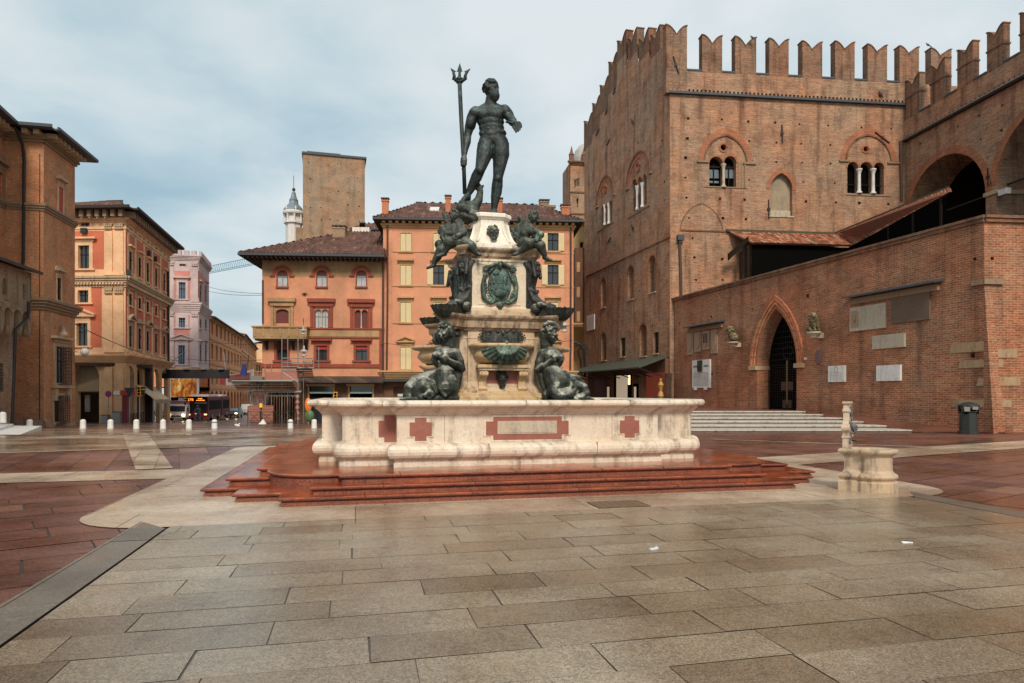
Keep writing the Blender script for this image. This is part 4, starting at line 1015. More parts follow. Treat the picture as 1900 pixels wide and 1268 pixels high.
# ---------------- putti ----------------
def putto(px, py, D, label, joints, hpos, hface, extra=None, hr=0.135, knot=False):
    F = Fig('bronze_cherub', px, py, D, label, 'cherub statue'); F.root['group'] = 'bronze cherubs seated on the pedestal corners'
    m = F.S(); L = F.limb; E = F.ell
    t0, t1, t2 = joints['torso']
    L(m, [t0, t1, t2], [0.135,0.15,0.165]); v = [F.q(*t) for t in (t0,t1,t2)]
    m.ell(v[1].lerp(v[2],0.4)+Vector((0,-0.06,0)), (0.14,0.13,0.13)); m.ell(v[2]+Vector((0,0.02,-0.03)), (0.19,0.17,0.14))
    for key in ('armA','armB'):
        if key in joints:
            a = joints[key]; L(m, a, [0.085,0.07,0.062,0.045][:len(a)])
            w = F.q(*a[-1]); e = F.q(*a[-2]); d = (w-e).normalized(); s = d.cross(Vector((0,1,0))); s = s.normalized() if s.length > 0.1 else Vector((1,0,0))
            fingers(m, w, w+d*0.055, w+d*0.11, s, 0.035, 0.015, s*0.07+d*0.03, curl=(0,-0.1,-0.25))
    for key in ('legA','legB'):
        a = joints[key]; L(m, a[:4], [0.135,0.13,0.085,0.052][:min(4,len(a))])
        k = F.q(*a[1]).lerp(F.q(*a[2]), 0.55); m.ell(k, (0.088,0.085,0.09))
        an = F.q(*a[3]); to = F.q(*a[4]); L(m, [a[3], a[4]], [0.055,0.042]); d = (to-an).normalized(); s = Vector((0,0,1)).cross(d); s = s.normalized() if s.length > 0.1 else Vector((1,0,0))
        m.ell(an - d*0.03, 0.055)
        for i in range(5): m.limb([to + s*0.02*(i-2), to + s*0.022*(i-2) + d*0.045*(1-0.08*i)], [0.019,0.014])
    h = F.q(*hpos); m.limb([F.q(*t0), h], [0.07,0.07]); head(m, h, hr, hface, False, 38, int(px), 1.2)
    if knot:
        m.limb([h+Vector((0,0,hr*0.9)), h+Vector((0,0,hr*1.7)), h+Vector((-0.01,0,hr*2.3))], [0.06,0.045,0.02])
    blob('body', m, M['bronze'], F.root, None, 0.0145, 1)
    if extra:
        m = F.S(); extra(F, m); blob('small_dolphin', m, M['bronzeG'], F.root, None, 0.014, 1)
def dolphin_at(pts, rs, head_=None):
    def f(F, m):
        F.limb(m, pts, rs); e = F.q(*pts[0]); m.ell(e, rs[0]*1.25); 
        for s in (-1,1): m.ell(e+Vector((s*rs[0]*0.6,-rs[0]*0.9,rs[0]*0.5)), rs[0]*0.3)
        t = F.q(*pts[-1]); 
        for s in (-1,1): m.limb([t, t+Vector((s*0.07,0,0.06))], [rs[-1],rs[-1]*0.6])
    return f
putto(850, 458, 15.95, 'bronze cherub on the front left corner, head bowed, legs apart, gripping a spout',
    {'torso': [(850,416),(853,430),(858,444)], 'armA': [(843,421,-.05),(841,436,-.12),(830,433,-.2)], 'armB': [(857,420,.02),(862,432,-.12),(848,438,-.22)],
     'legA': [(861,449,-.05),(874,457,-.15),(882,466,-.14),(886,471,-.14),(890,473,-.18)], 'legB': [(852,450,-.05),(832,450,-.2),(828,462,-.16),(823.5,472,-.14),(812,476,-.2)]},
    (842.5,401,-.06), (-0.35,-0.9,-0.35), lambda F, m: (F.limb(m, [(827,436,-.2),(828,444,-.22),(825,456,-.24),(823,462,-.24)], [0.05,0.03,0.018,0.014]), F.ell(m, (828.5,433,-.2), (0.08,0.06,0.07))))
putto(975, 458, 16.2, 'bronze cherub with a tall topknot on the front right corner, hugging a small dolphin',
    {'torso': [(977,416),(974,430),(972,444)], 'armA': [(984,421,-.05),(990,436,-.12),(999,440,-.22)], 'armB': [(969,420,.02),(980,430,-.14),(994,430,-.22)],
     'legA': [(970,450,-.05),(982,452,-.25),(970,463,-.2),(960,470,-.18),(954,473,-.24)], 'legB': [(978,450,-.02),(1003,456,-.16),(1008,468,-.12),(1012,479,-.1),(1022,483,-.14)]},
    (990.5,404,-.08), (0.1,-0.95,-0.4), dolphin_at([(1003,436,-.24),(996,446,-.24),(998,430,-.2),(993,426,-.2)], [0.075,0.07,0.05,0.03]), knot=True)
putto(836, 458, 17.5, 'bronze cherub behind the front left one, arm flung up, leg dangling over the edge',
    {'torso': [(832,424),(831,437),(836,450)], 'armA': [(836,422),(829,412),(826,401)], 'armB': [(826,428,-.05),(820,440,-.1),(824,446,-.15)],
     'legA': [(836,452,-.05),(818,464,-.15),(808,482,-.14),(804,493,-.14),(794,497,-.16)], 'legB': [(838,452,.05),(824,458,.1),(818,470,.1),(814,480,.1),(808,484,.1)]},
    (819.5,428,.0), (-0.85,-0.4,-0.2), dolphin_at([(815,454,-.1),(820,460,-.1),(824,452,-.05),(822,440,0)], [0.1,0.08,0.05,0.03]), hr=0.12)
putto(960, 458, 17.9, 'bronze cherub mostly hidden behind the front right one, raising a small dolphin head',
    {'torso': [(963,424),(962,436),(962,450)], 'armA': [(966,420),(970,414),(966,406)], 'armB': [(957,426),(950,432),(946,428)],
     'legA': [(964,452),(978,452),(980,466),(980,474),(986,476)], 'legB': [(958,452),(950,458),(948,468),(946,476),(942,478)]},
    (969,412,.1), (0.6,0.6,0), dolphin_at([(943,425,-.1),(950,430,-.05),(956,438,0),(958,446,0)], [0.08,0.08,0.06,0.04]), hr=0.12)

# ---------------- sirens ----------------
def siren(name, label, D, base, J):
    F = Fig(name, base[0], base[1], D, label, 'siren statue'); F.root['group'] = 'bronze sirens at the corners of the pedestal'
    m = F.S(); L = F.limb; E = F.ell
    for js, rs in J['limbs']: L(m, js, [x*1.13 for x in rs])
    for j, r in J['ells']: E(m, j, tuple(x*1.1 for x in r))
    hd = F.q(*J['head']); head(m, hd, 0.19, J['face'], False, 40, 3, 1.1)
    for w, k, t, s, th in J['hands']: fingers(m, F.q(*w), F.q(*k), F.q(*t), s, 0.04, 0.017, th, curl=(0,-0.15,-0.1))
    blob('body', m, M['bronzeS'], F.root, None, 0.0165, 1)
    m = F.S()                                              # long hair in ropes down the back
    for js, rs in J['hair']: L(m, js, [x*1.3 for x in rs])
    hb = hd + Vector((-0.5*J['face'][0]*0.2, 0.09, 0.03)); m.ell(hb, (0.19,0.17,0.22)); m.limb([hb, hb+Vector((0,0.02,-0.3)), hb+Vector((0.02,0.05,-0.5))], [0.17,0.14,0.11])
    blob('hair', m, M['bronzeS'], F.root, None, 0.015, 1)
siren('bronze_siren', 'bronze siren at the front left corner, double tail curling out to the left', 15.35, (822,744),
 {'head': (826,620.5,-.06), 'face': (-0.45,-0.85,-0.3),
  'limbs': [
   ([(828,630),(828,642,.02),(829,652,.02)], [0.075,0.075,0.13]), ([(814,654),(829,652,.03),(845,655,.02)], [0.10,0.12,0.10]),
   ([(828,660,.02),(826,674,.0),(825,686,-.03)], [0.18,0.165,0.16]), ([(825,684,-.03),(826,700,-.1),(829,718,-.14),(833,735,-.1)], [0.165,0.24,0.26,0.19]),
   ([(846,656,.02),(853,670,.0),(857,684,.0)], [0.10,0.09,0.075]), ([(857,685,.0),(845,676,-.16),(832,668,-.24)], [0.08,0.07,0.045]),
   ([(812,655),(806,666,-.06),(810,676,-.12)], [0.09,0.075,0.06]), ([(810,676,-.12),(806,670,-.2),(807,663,-.25)], [0.06,0.055,0.04]),
   ([(820,700,-.05),(806,702,.0),(790,706,.05),(773,711,.05),(762,722,.0),(758,735,-.05)], [0.2,0.17,0.17,0.16,0.15,0.12]),
   ([(758,735,-.05),(766,741,-.15),(780,738,-.2)], [0.12,0.09,0.07]),
   ([(812,736,-.1),(797,722,-.2),(786,714,-.2),(776,722,-.22),(774,734,-.22),(786,740,-.24)], [0.18,0.15,0.15,0.13,0.12,0.1]),
   ([(786,740,-.24),(772,741,-.3),(752,742,-.25),(744,741,-.2)], [0.07,0.06,0.05,0.035]), ([(790,735,-.34),(797,728,-.36),(803,735,-.36),(797,741,-.36)], [0.06,0.05,0.05,0.04]),
   ([(800,742,-.3),(812,740,-.3),(820,743,-.25)], [0.07,0.07,0.05]), ([(838,740,-.05),(846,738,.0)], [0.12,0.08]),
   ([(800,706,-.2),(803,716,-.32),(810,730,-.34)], [0.04,0.05,0.04]), ([(822,708,-.32),(816,722,-.36),(826,736,-.36)], [0.06,0.05,0.04])],
  'ells': [((808.5,661,-.13), (0.085,0.1,0.09)), ((826,667,-.17), (0.1,0.11,0.095)), ((825,690,-.14), (0.14,0.13,0.12)), ((834,714,-.22), (0.2,0.17,0.24))],
  'hands': [((832,668,-.25),(828,667,-.29),(823,665.5,-.31),(0,0,1),(-0.02,-0.05,0.07)), ((807,664,-.25),(808,661,-.27),(810,657,-.28),(1,0,0.2),(0.06,-0.04,0.02))],
  'hair': [([(833+i*1.4,606+i*2,-.02+.02*i),(836+i*1.6,628,.02*i-.04),(838+i*1.8,645,.0+.02*i),(840+i*2.2,664+i,.04)], [0.05,0.05,0.055,0.05]) for i in range(3)]
        + [([(818,604,-.08),(822,600,-.05),(829,599,-.03),(836,604,-.03)], [0.04,0.05,0.055,0.05]), ([(833,610,-.12),(836,616,-.12),(837,622,-.12)], [0.045,0.05,0.04]), ([(815,612,-.1),(814,624,-.08),(817,634,-.05)], [0.035,0.035,0.03])]
        + [([(846+i*2,664,.06),(848+i*2,690,.06),(845+i*2,715,.03),(842+i,738,-.0)], [0.07,0.075,0.06,0.03]) for i in range(3)]})
siren('bronze_siren', 'bronze siren at the front right corner, face turned right, tail ending in a coil', 15.75, (1025,743),
 {'head': (1022,622.5,-.04), 'face': (0.85,-0.45,-0.25),
  'limbs': [
   ([(1020,630),(1018,644,.02),(1020,654,.02)], [0.075,0.08,0.13]), ([(1008,657),(1020,654,.03),(1034,660,.02)], [0.10,0.13,0.10]),
   ([(1020,662,.02),(1022,674,.0),(1020,686,-.02)], [0.18,0.165,0.17]), ([(1019,684,-.02),(1026,698,-.08),(1042,706,-.1),(1058,714,-.06)], [0.17,0.22,0.22,0.17]),
   ([(1006,657),(1000,672),(997,687)], [0.10,0.09,0.075]), ([(997,687),(1010,680,-.14),(1023,670,-.22)], [0.08,0.07,0.045]),
   ([(1035,660),(1040,670,-.02),(1038,676,-.1)], [0.08,0.07,0.06]), ([(1038,676,-.1),(1040,670,-.15),(1038,664,-.18)], [0.055,0.05,0.04]),
   ([(1026,700,-.1),(1032,716,-.2),(1028,728,-.26),(1040,736,-.3),(1054,732,-.28)], [0.2,0.19,0.16,0.16,0.13]),
   ([(1050,708,-.06),(1060,704,.05),(1072,704,.12),(1082,712,.12)], [0.15,0.11,0.09,0.04]),
   ([(1058,714,-.06),(1060,728,-.1),(1056,738,-.12)], [0.17,0.17,0.13]),
   ([(1063,722,-.1),(1072,716,-.12),(1083,720,-.14),(1087,730,-.16),(1080,739,-.18),(1070,737,-.2),(1068,730,-.2),(1073,727,-.2)], [0.11,0.11,0.1,0.095,0.08,0.065,0.05,0.03]),
   ([(1080,740,-.2),(1092,739,-.2),(1101,742,-.2)], [0.05,0.045,0.03]), ([(1018,735,-.1),(1016,742,-.1)], [0.15,0.12]),
   ([(1040,741,-.25),(1056,741,-.25),(1072,742,-.22)], [0.08,0.08,0.05]), ([(1054,704,-.2),(1060,716,-.24),(1056,730,-.26)], [0.045,0.05,0.04])],
  'ells': [((1028,664,-.14), (0.085,0.09,0.085)), ((1039,664,-.08), (0.08,0.09,0.085)), ((1021,690,-.14), (0.15,0.13,0.12)), ((1036,702,-.16), (0.2,0.15,0.17))],
  'hands': [((1023,670,-.23),(1027,668,-.26),(1032,665.5,-.28),(0,0,1),(0.02,-0.05,0.07)), ((1038,666,-.18),(1036,664,-.2),(1033,661,-.22),(1,0,0.3),(-0.05,-0.04,0.02))],
  'hair': [([(1016-i*1.2,606+i*2,-.02),(1010-i*0.8,620,-.02*i),(1008-i*0.6,636,.0),(1009-i*0.5,648,.03)], [0.055,0.055,0.05,0.045]) for i in range(3)]
        + [([(1012,604,-.06),(1018,600,-.05),(1026,601,-.03),(1032,608,-.03)], [0.05,0.055,0.05,0.04]), ([(1015,612,-.13),(1019,616,-.14),(1018,622,-.12)], [0.05,0.05,0.04])]
        + [([(1004+i*2,660,.05),(1003+i*2,690,.04),(1007+i*2,712,.0),(1012+i*2,730,-.04)], [0.07,0.08,0.065,0.03]) for i in range(3)]})
# a third siren shows its side behind the left tazza
siren('bronze_siren', 'bronze siren in the shadow behind the left tazza, mostly hidden by the front left one', 17.7, (810,744),
 {'head': (816,628,0), 'face': (-0.9,0.3,-0.1),
  'limbs': [([(816,640),(818,652),(820,662)], [0.08,0.09,0.14]), ([(810,660),(820,658),(830,662)], [0.1,0.12,0.1]), ([(820,664),(816,684),(812,702),(810,728)], [0.17,0.17,0.22,0.24]), ([(810,720),(794,728),(786,738)], [0.18,0.14,0.08]), ([(830,662),(834,676),(824,684)], [0.09,0.08,0.05])],
  'ells': [], 'hands': [], 'hair': [([(820,614),(824,630),(824,650)], [0.08,0.08,0.06]), ([(810,618),(807,632),(812,640)], [0.06,0.06,0.05])]})
# ======================= right side: crenellated brick palace =======================
def merlon_poly(x0, x1, z0, z1, n=5):             # swallow-tail outline
    w = x1-x0; nz = z1 - w*0.40; c = (x0+x1)/2; pts = [(x0,z0),(x1,z0),(x1,z1)]
    for k in range(1, n+1):
        t = k/n; pts.append((x1-0.02 - t*(w/2-0.02), z1 - (z1-nz)*(t**2.0)))
    for k in range(n-1, -1, -1):
        t = k/n; pts.append((x0+0.02 + t*(w/2-0.02), z1 - (z1-nz)*(t**2.0)))
    pts.append((x0, z1)); return pts
def merlon(root, W, x0, x1, z0, z1, th=0.7, y=0.0, m='brickM', cap=True):
    z1 += random.uniform(-0.1,0.08)
    mb = MB(); mb.prism(merlon_poly(x0, x1, z0, z1), y, y+th); o = mb.build('merlon', M[m], root, W.M)
    if cap:
        mb = MB(); pl = merlon_poly(x0-0.04, x1+0.04, z1-0.5, z1+0.06)[3:]; w = x1-x0
        top = merlon_poly(x0-0.05, x1+0.05, z0, z1+0.05)[2:]
        lo = [(a, b-0.09) for a, b in top]; n = len(top)
        for i in range(n-1):
            (a0,b0),(a1,b1) = top[i], top[i+1]; (c0,d0),(c1,d1) = lo[i], lo[i+1]
            mb.hexa([(c0,y-0.05,d0),(c1,y-0.05,d1),(c1,y+th+0.05,d1),(c0,y+th+0.05,d0),(a0,y-0.05,b0),(a1,y-0.05,b1),(a1,y+th+0.05,b1),(a0,y+th+0.05,b0)])
        c = mb.build('merlon_cap', M['brickD']); COL.objects.unlink(c); COL.objects.link(c); c.parent = o
    return o
W1 = Wall(1243, 58.0, 1690, 60.6)                 # long front
W2 = Wall(1086, 78.3, 1243, 57.96)                # left flank
W3 = Wall(1684, 60.3, 1990, 44.6)                 # right wing with the great arches
pal = empty('brick_palace', W1.M, 'huge brown brick medieval palace with swallow-tail battlements and white-columned windows', 'palace')
def put(W, px, py, d=0): return W.at(px, py, d)
def sill_box(mb, x0, x1, z, d=0.12, h=0.12): mb.box(x0-0.1, x1+0.1, -d, 0.05, z-h, z)
def putlogs(pts, W, s=0.12):
    out = []
    for px, py in pts:
        x, z = W.at(px, py); q = s*random.uniform(0.65,1.15); x += random.uniform(-.1,.1); out.append((rect(x-q, x+q, z-q*0.9, z+q*0.9), 0.35))
    return out
zb = -1.2
ztop1 = W1.Z(1250, 160) # wall plane top under parapet
# ---- front wall ----
z_ledge = W1.Z(1300, 173); z_gap = W1.Z(1320, 136)
bif = W1.R(1308, 1384, 253, 347); tri = W1.R(1571, 1652, 253, 362)
nic = W1.R(1430, 1470, 322, 401)
def mullion_holes(W, boxes): return [arch(*W.R(*b), 'round', 8) for b in boxes]
H1 = mullion_holes(W1, [(1316,1341,291,347),(1343.5,1366,290,348),(1572,1592.5,301,359),(1595.5,1618.5,301,360),(1621.5,1640,302,361)])
Hn = arch(*nic, 1.15, 10)
rcx, rcz = W1.at(1342, 274); rc2x, rc2z = W1.at(1606, 277)
circ = lambda cx, cz, r, n=12: [(cx+r*math.cos(2*PI*k/n), cz+r*math.sin(2*PI*k/n)) for k in range(n)]
L1 = W1.L
pl1 = putlogs([(1275,220),(1338,222),(1388,226),(1439,228),(1485,231),(1536,233),(1600,237),(1652,239),(1275,257),(1391,262),(1441,265),(1487,267),(1539,269),(1272,293),(1394,298),(1441,301),(1489,302),(1541,304),(1272,330),(1391,334),(1491,338),(1551,340),(1275,367),(1336,369),(1381,371),(1494,374),(1552,376),(1596,377),(1648,379),(1277,405),(1341,405),(1383,407),(1285,442),(1287,478),(1339,481),(1339,520),(1290,520)], W1)
mb = MB(); mb.wall([(0,zb),(L1+0.4,zb),(L1+0.4,z_ledge-0.02),(0,z_ledge-0.02)], [(h,0.55) for h in H1] + [(Hn,0.45)] + [(circ(rcx,rcz,0.27),0.3),(circ(rc2x,rc2z,0.24),0.3)] + pl1)
front = mb.build('wall', M['brickP'], pal, W1.M)
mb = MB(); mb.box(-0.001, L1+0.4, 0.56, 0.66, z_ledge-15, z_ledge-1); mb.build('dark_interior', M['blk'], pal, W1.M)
mb = MB(); mb.prism(Hn, 0.40, 0.44); mb.build('niche_infill', stone('niche_plaster', (0.3,0.24,0.17), df=0.6, rough=0.85), pal, W1.M)
x0,x1,z0,z1 = nic
mb = MB(); mb.box(x0, x1, 0.3, 0.41, z0, z0+0.55); mb.box(x0-0.15,x1+0.15,-0.08,0.3,z0-0.12,z0); mb.build('niche_sill', M['trav'], pal, W1.M)
# pointed surrounds in brighter brick, stepped mouldings and impost bands
def surround(W, R4, rise, widths=((0.0,0.42,-0.03,'brickR'),), legs=True):
    x0,x1,z0,z1 = R4
    for a, b, d, m in widths:
        mb = MB(); o = arch(x0-b, x1+b, z0, z1+b*1.15, rise, 16); i = arch(x0-a, x1+a, z0, z1+a*1.15, rise, 16); ring(mb, o, i, d, 0.02); mb.build('arch_moulding', M[m], pal, W.M)
def halfarch(W, R4, rise, a, b, d, m, zspring):
    """Arch ring only above its springing."""
    x0,x1,z0,z1 = R4
    o = arch(x0-b, x1+b, zspring, z1+b*1.15, (z1+b*1.15-zspring)/((x1-x0)/2+b), 16); i = arch(x0-a, x1+a, zspring, z1+a*1.15, (z1+a*1.15-zspring)/((x1-x0)/2+a), 16)
    o = [o[0],o[1]]+o[2:]; mb = MB(); ring(mb, o, i, d, 0.02); mb.build('arch_moulding', M[m], pal, W.M)
for R4, zs in ((bif, W1.Z(1346, 301)), (tri, W1.Z(1611, 300))):
    halfarch(W1, R4, 1.2, 0.0, 0.14, -0.10, 'brickD', zs); halfarch(W1, R4, 1.2, 0.14, 0.62, -0.03, 'brickR', zs)
    x0,x1,z0,z1 = R4
    mb = MB()
    for s, e in ((x0-0.75,x0+0.28),(x1-0.3,x1+0.9)): mb.box(s,e,-0.13,0.02,zs-0.13,zs+0.03)
    mb.box(x0-0.05,x1+0.1,-0.06,0.02,z0-0.1,z0+0.0); mb.build('impost', M['sandsd'], pal, W1.M)
halfarch(W1, nic, 1.1, 0.02, 0.4, -0.04, 'brickR', nic[2]+(nic[3]-nic[2])*0.62)
big = W1.R(1262, 1341, 378, 432); halfarch(W1, big, 1.0, -0.05, 0.06, -0.025, 'brickD', big[2])
# right-hand splay mouldings of the two-light window
x0,x1,z0,z1 = bif; mb = MB()
for k in range(3): mb.box(W1.X(1367)+0.1+k*0.28, W1.X(1367)+0.24+k*0.28, -0.05-0.02*k, 0.02, z0-0.05, W1.Z(1375,302))
mb.build('jamb_moulding', M['sandsd'], pal, W1.M)
def column(W, px, pyt, pyb, r=0.14, mat='white', nm='window_column'):
    x, zt_ = W.at(px, pyt); zb_ = W.Z(px, pyb); mb = MB(); mb.smooth = False
    mb.lathe([(r*1.7,0),(r*1.7,0.12),(r*1.1,0.2),(r,0.3),(r*0.9,zt_-zb_-0.5),(r*1.0,zt_-zb_-0.42),(r*1.5,zt_-zb_-0.15),(r*1.8,zt_-zb_-0.12),(r*1.8,zt_-zb_)], (x,0.0,zb_), 12)
    mb.build(nm, M[mat], pal, W.M)
column(W1, 1342.3, 305, 348, 0.13, 'trav'); column(W1, 1594, 314, 359, 0.15); column(W1, 1620, 314, 360, 0.15)
def hood(W, R4, m='brickR', d=-0.05, w=0.16, n=8):
    x0,x1,z0,z1 = R4; o = arch(x0-w,x1+w,z1-(x1-x0)/2,z1+w,'round',n); i = arch(x0,x1,z1-(x1-x0)/2,z1,'round',n); mb = MB(); ring(mb, o, i, d, 0.02); mb.build('arch_moulding', M[m], pal, W.M)
for b in [(1316,1341,291,347),(1343.5,1366,290,348),(1572,1592.5,301,359),(1595.5,1618.5,301,360),(1621.5,1640,302,361)]: hood(W1, W1.R(*b), w=0.14)
for cx, cz, r in ((rcx,rcz,0.27),(rc2x,rc2z,0.24)):
    mb = MB(); a = circ(cx,cz,r+0.16,16); b = circ(cx,cz,r,16); ring(mb, [a[-1]]+a, [b[-1]]+b, -0.06, 0.02); mb.build('roundel', M['brickR'], pal, W1.M)
# sash bars behind the openings
mb = MB()
for px in (1327.5,1355.5): 
    x, _ = W1.at(px, 330); mb.box(x-0.04,x+0.04,0.35,0.4,z_ledge-12,z_ledge-6)
x0 = W1.X(1316); x1 = W1.X(1366); z = W1.Z(1340,308); mb.box(x0,x1,0.34,0.42,z-0.08,z+0.08); 
x0 = W1.X(1572); x1 = W1.X(1640); z = W1.Z(1600,341); mb.box(x0,x1,0.36,0.4,z-0.03,z+0.03)
mb.build('window_bar', M['wood'], pal, W1.M)
mb = MB()
for a,b,c,d in ((1317,1338,312,328),(1346,1365,308,328),(1317,1338,333,337)):
    q = W1.R(a,b,c,d); mb.box(q[0],q[1],0.45,0.47,q[2],q[3])
mb.build('window_pane', M['glassB'], pal, W1.M)
# parapet on corbels, merlons
mb = MB(); mb.box(-0.12, L1+0.3, -0.22, 0.5, z_ledge+0.18, z_gap); mb.build('parapet', M['brickP'], pal, W1.M)
mb = MB(); mb.box(-0.14, L1+0.3, -0.3, 0.3, z_ledge-0.22, z_ledge-0.02); mb.build('string_course', M['slate'], pal, W1.M)
mb = MB(); n = 62
for k in range(n): x = -0.1 + (L1+0.3)*k/n; mb.box(x, x+0.19, -0.24, 0.1, z_ledge-0.02, z_ledge+0.18)
mb.build('corbel_course', M['brickP'], pal, W1.M)
mb = MB(); gaps = [(1273,1301),(1338,1362),(1401,1425),(1461,1486),(1523,1547),(1583,1607),(1643,1666)]
for a, b in gaps: mb.box(W1.X(a), W1.X(b), -0.28, 0.6, z_gap, z_gap+0.14)
mb.build('coping', M['slate'], pal, W1.M)
for a, b, t in ((1234,1273,48),(1301,1338,66),(1362,1401,69.5),(1425,1461,74),(1486,1523,78),(1547,1583,81),(1607,1643,85.5),(1666,1702,89),(1724,1762,93)):
    merlon(pal, W1, W1.X(a), W1.X(b), z_gap-0.05 if a > 1240 else z_ledge-0.2, W1.Z((a+b)/2, t), 0.72, -0.225)
mb = MB(); mb.box(L1+0.3, W1.X(1775), -0.2, 0.5, z_gap-4, z_gap); mb.build('parapet', M['brickP'], pal, W1.M)
# iron ties
def tie(W, a, b, r=0.05, d=0.08, par=pal):
    p = W.at(*a); q = W.at(*b); mb = MB(); mb.tube([(p[0],-d,p[1]),(q[0],-d,q[1])], r, 6)
    m_ = ((p[0]+q[0])/2, -d, (p[1]+q[1])/2); mb.box(m_[0]-0.12,m_[0]+0.12,-d-0.05,0.02,m_[2]-0.1,m_[2]+0.1); mb.build('iron_tie', M['iron'], par, W.M)
tie(W1, (1450,232),(1451,266)); tie(W1, (1425.5,371),(1426,406)); tie(W1, (1623,246),(1649,266)); tie(W1, (1247,108),(1257,140), d=0.3); tie(W1, (1626,173),(1634,185), d=0.35)
# downpipes on the front
def pipe(W, pts, r, name='downpipe', m='rust', par=pal, d=0.12):
    mb = MB(); mb.tube([(W.at(a,b,d)[0], -d, W.at(a,b,d)[1]) for a, b in pts], r, 8); return mb.build(name, M[m], par, W.M)
pipe(W1, [(1261,444),(1263,500),(1264,552)], 0.12); pipe(W1, [(1671,262),(1672,330),(1673,372)], 0.11)
x, z = W1.at(1261,443); mb = MB(); mb.box(x-0.28,x+0.28,-0.4,0,z-0.2,z+0.25); mb.box(x-0.15,x+0.15,-0.3,0,z-0.4,z-0.2); mb.build('rain_head', M['slate'], pal, W1.M)
p_ = W1.at(1264,427); q_ = W1.at(1345,432); mb = MB(); mb.box(p_[0],q_[0],-0.08,0.02,p_[1]-0.08,p_[1]+0.04); mb.build('string_course', M['brickD'], pal, W1.M)
# ---- left flank ----
L2 = W2.L
nar = [(1115,1124,516,571,'round'),(1165,1176,494,556,'round'),(1203.5,1217,474,543,'round'),(1115.5,1125,618,669,'round'),(1151,1160,627,662,'rect'),(1187,1200,602,661,'round'),(1212.5,1222,617,656,'rect')]
holes2 = []; 
tops = [(1083.5,1098.5,218),(1099,1112.5,186),(1113,1128.5,149),(1129,1144.5,108),(1145,1162,67),(1164.5,1182,63),(1185,1204,62),(1207,1225,56)]
for a,b,c,d,kd in nar:
    q = W2.R(a,b,c,d); holes2.append((arch(*q,'round',8) if kd == 'round' else rect(*q), 0.7))
tri2 = []
for (ax0,ax1,at,ab), ops in (((1164,1206,285,392), [(1174.5,1182,333,391),(1184.5,1191.5,329,386),(1194,1200,324,380)]), ((1108,1139,330,420), [(1117,1122,381,419),(1124,1129,378,417),(1131.5,1136,373,412)])):
    q = W2.R(ax0,ax1,at,ab); tri2.append((q, ops))
    for o in ops: holes2.append((arch(*W2.R(*o),'round',8), 0.6))
pl2 = putlogs([(1228,262),(1232,300),(1233,338),(1206,286),(1168,308),(1150,330),(1232,372),(1205,355),(1168,281),(1105,400),(1140,340),(1184,266),(1236,486),(1236,524),(1237,610),(1235,642),(1224,640),(1186,541),(1151,520),(1168,437),(1187,430),(1131,529),(1150,555),(1171,582),(1131,625),(1149,588),(1168,617),(1130,650),(1168,655),(1095,455),(1096,575),(1094,625),(1210,605),(1213,432),(1188,394),(1160,425),(1141,465),(1120,480)], W2)
zt2 = [ (W2.X(a), W2.X(b), W2.Z((a+b)/2, t)) for a,b,t in tops ]
def baseof(k): return zt2[k][2] - (2.2 if k > 3 else 3.4)
out2 = [(0,zb),(L2,zb),(L2,baseof(7)-0.6)]
for k in (7,6,5,4,3,2,1,0):
    out2.append((zt2[k][1]+0.02, baseof(k))); out2.append((zt2[k][0]-0.0, baseof(k)))
out2 = [p for i, p in enumerate(out2) if i == 0 or (abs(p[0]-out2[i-1][0])+abs(p[1]-out2[i-1][1])) > 0.05]
out2[-1] = (0.0, out2[-1][1])
mb = MB(); mb.wall(out2, holes2 + pl2, 0, 0.5); mb.build('wall', M['brickP'], pal, W2.M)
mb = MB(); mb.prism(out2[:3]+[(0, baseof(0))] if False else [(0.2,zb),(L2-0.2,zb),(L2-0.2,z_ledge-2),(0.2,z_ledge-2)], 0.75, 0.85); mb.build('dark_interior', M['inside'], pal, W2.M)
for k, (a, b, t) in enumerate(zt2): merlon(pal, W2, a, b-0.02, baseof(k)-0.02, t, 0.75, 0.0, 'brickD' if k < 8 else 'brickP')
mb = MB(); mb.prism([(0,0),(9,0),(9,26),(0,26)], 0, 0.3); mb.T = None
W2b = frame(W2.a.x, W2.a.y, 0, W2.ang + PI/2)      # return wall at the far end, out of sight
mb = MB(); mb.box(0, 18, -0.0, 0.3, zb, zt2[0][2]-4); mb.build('wall', M['brickP'], pal, W2b)
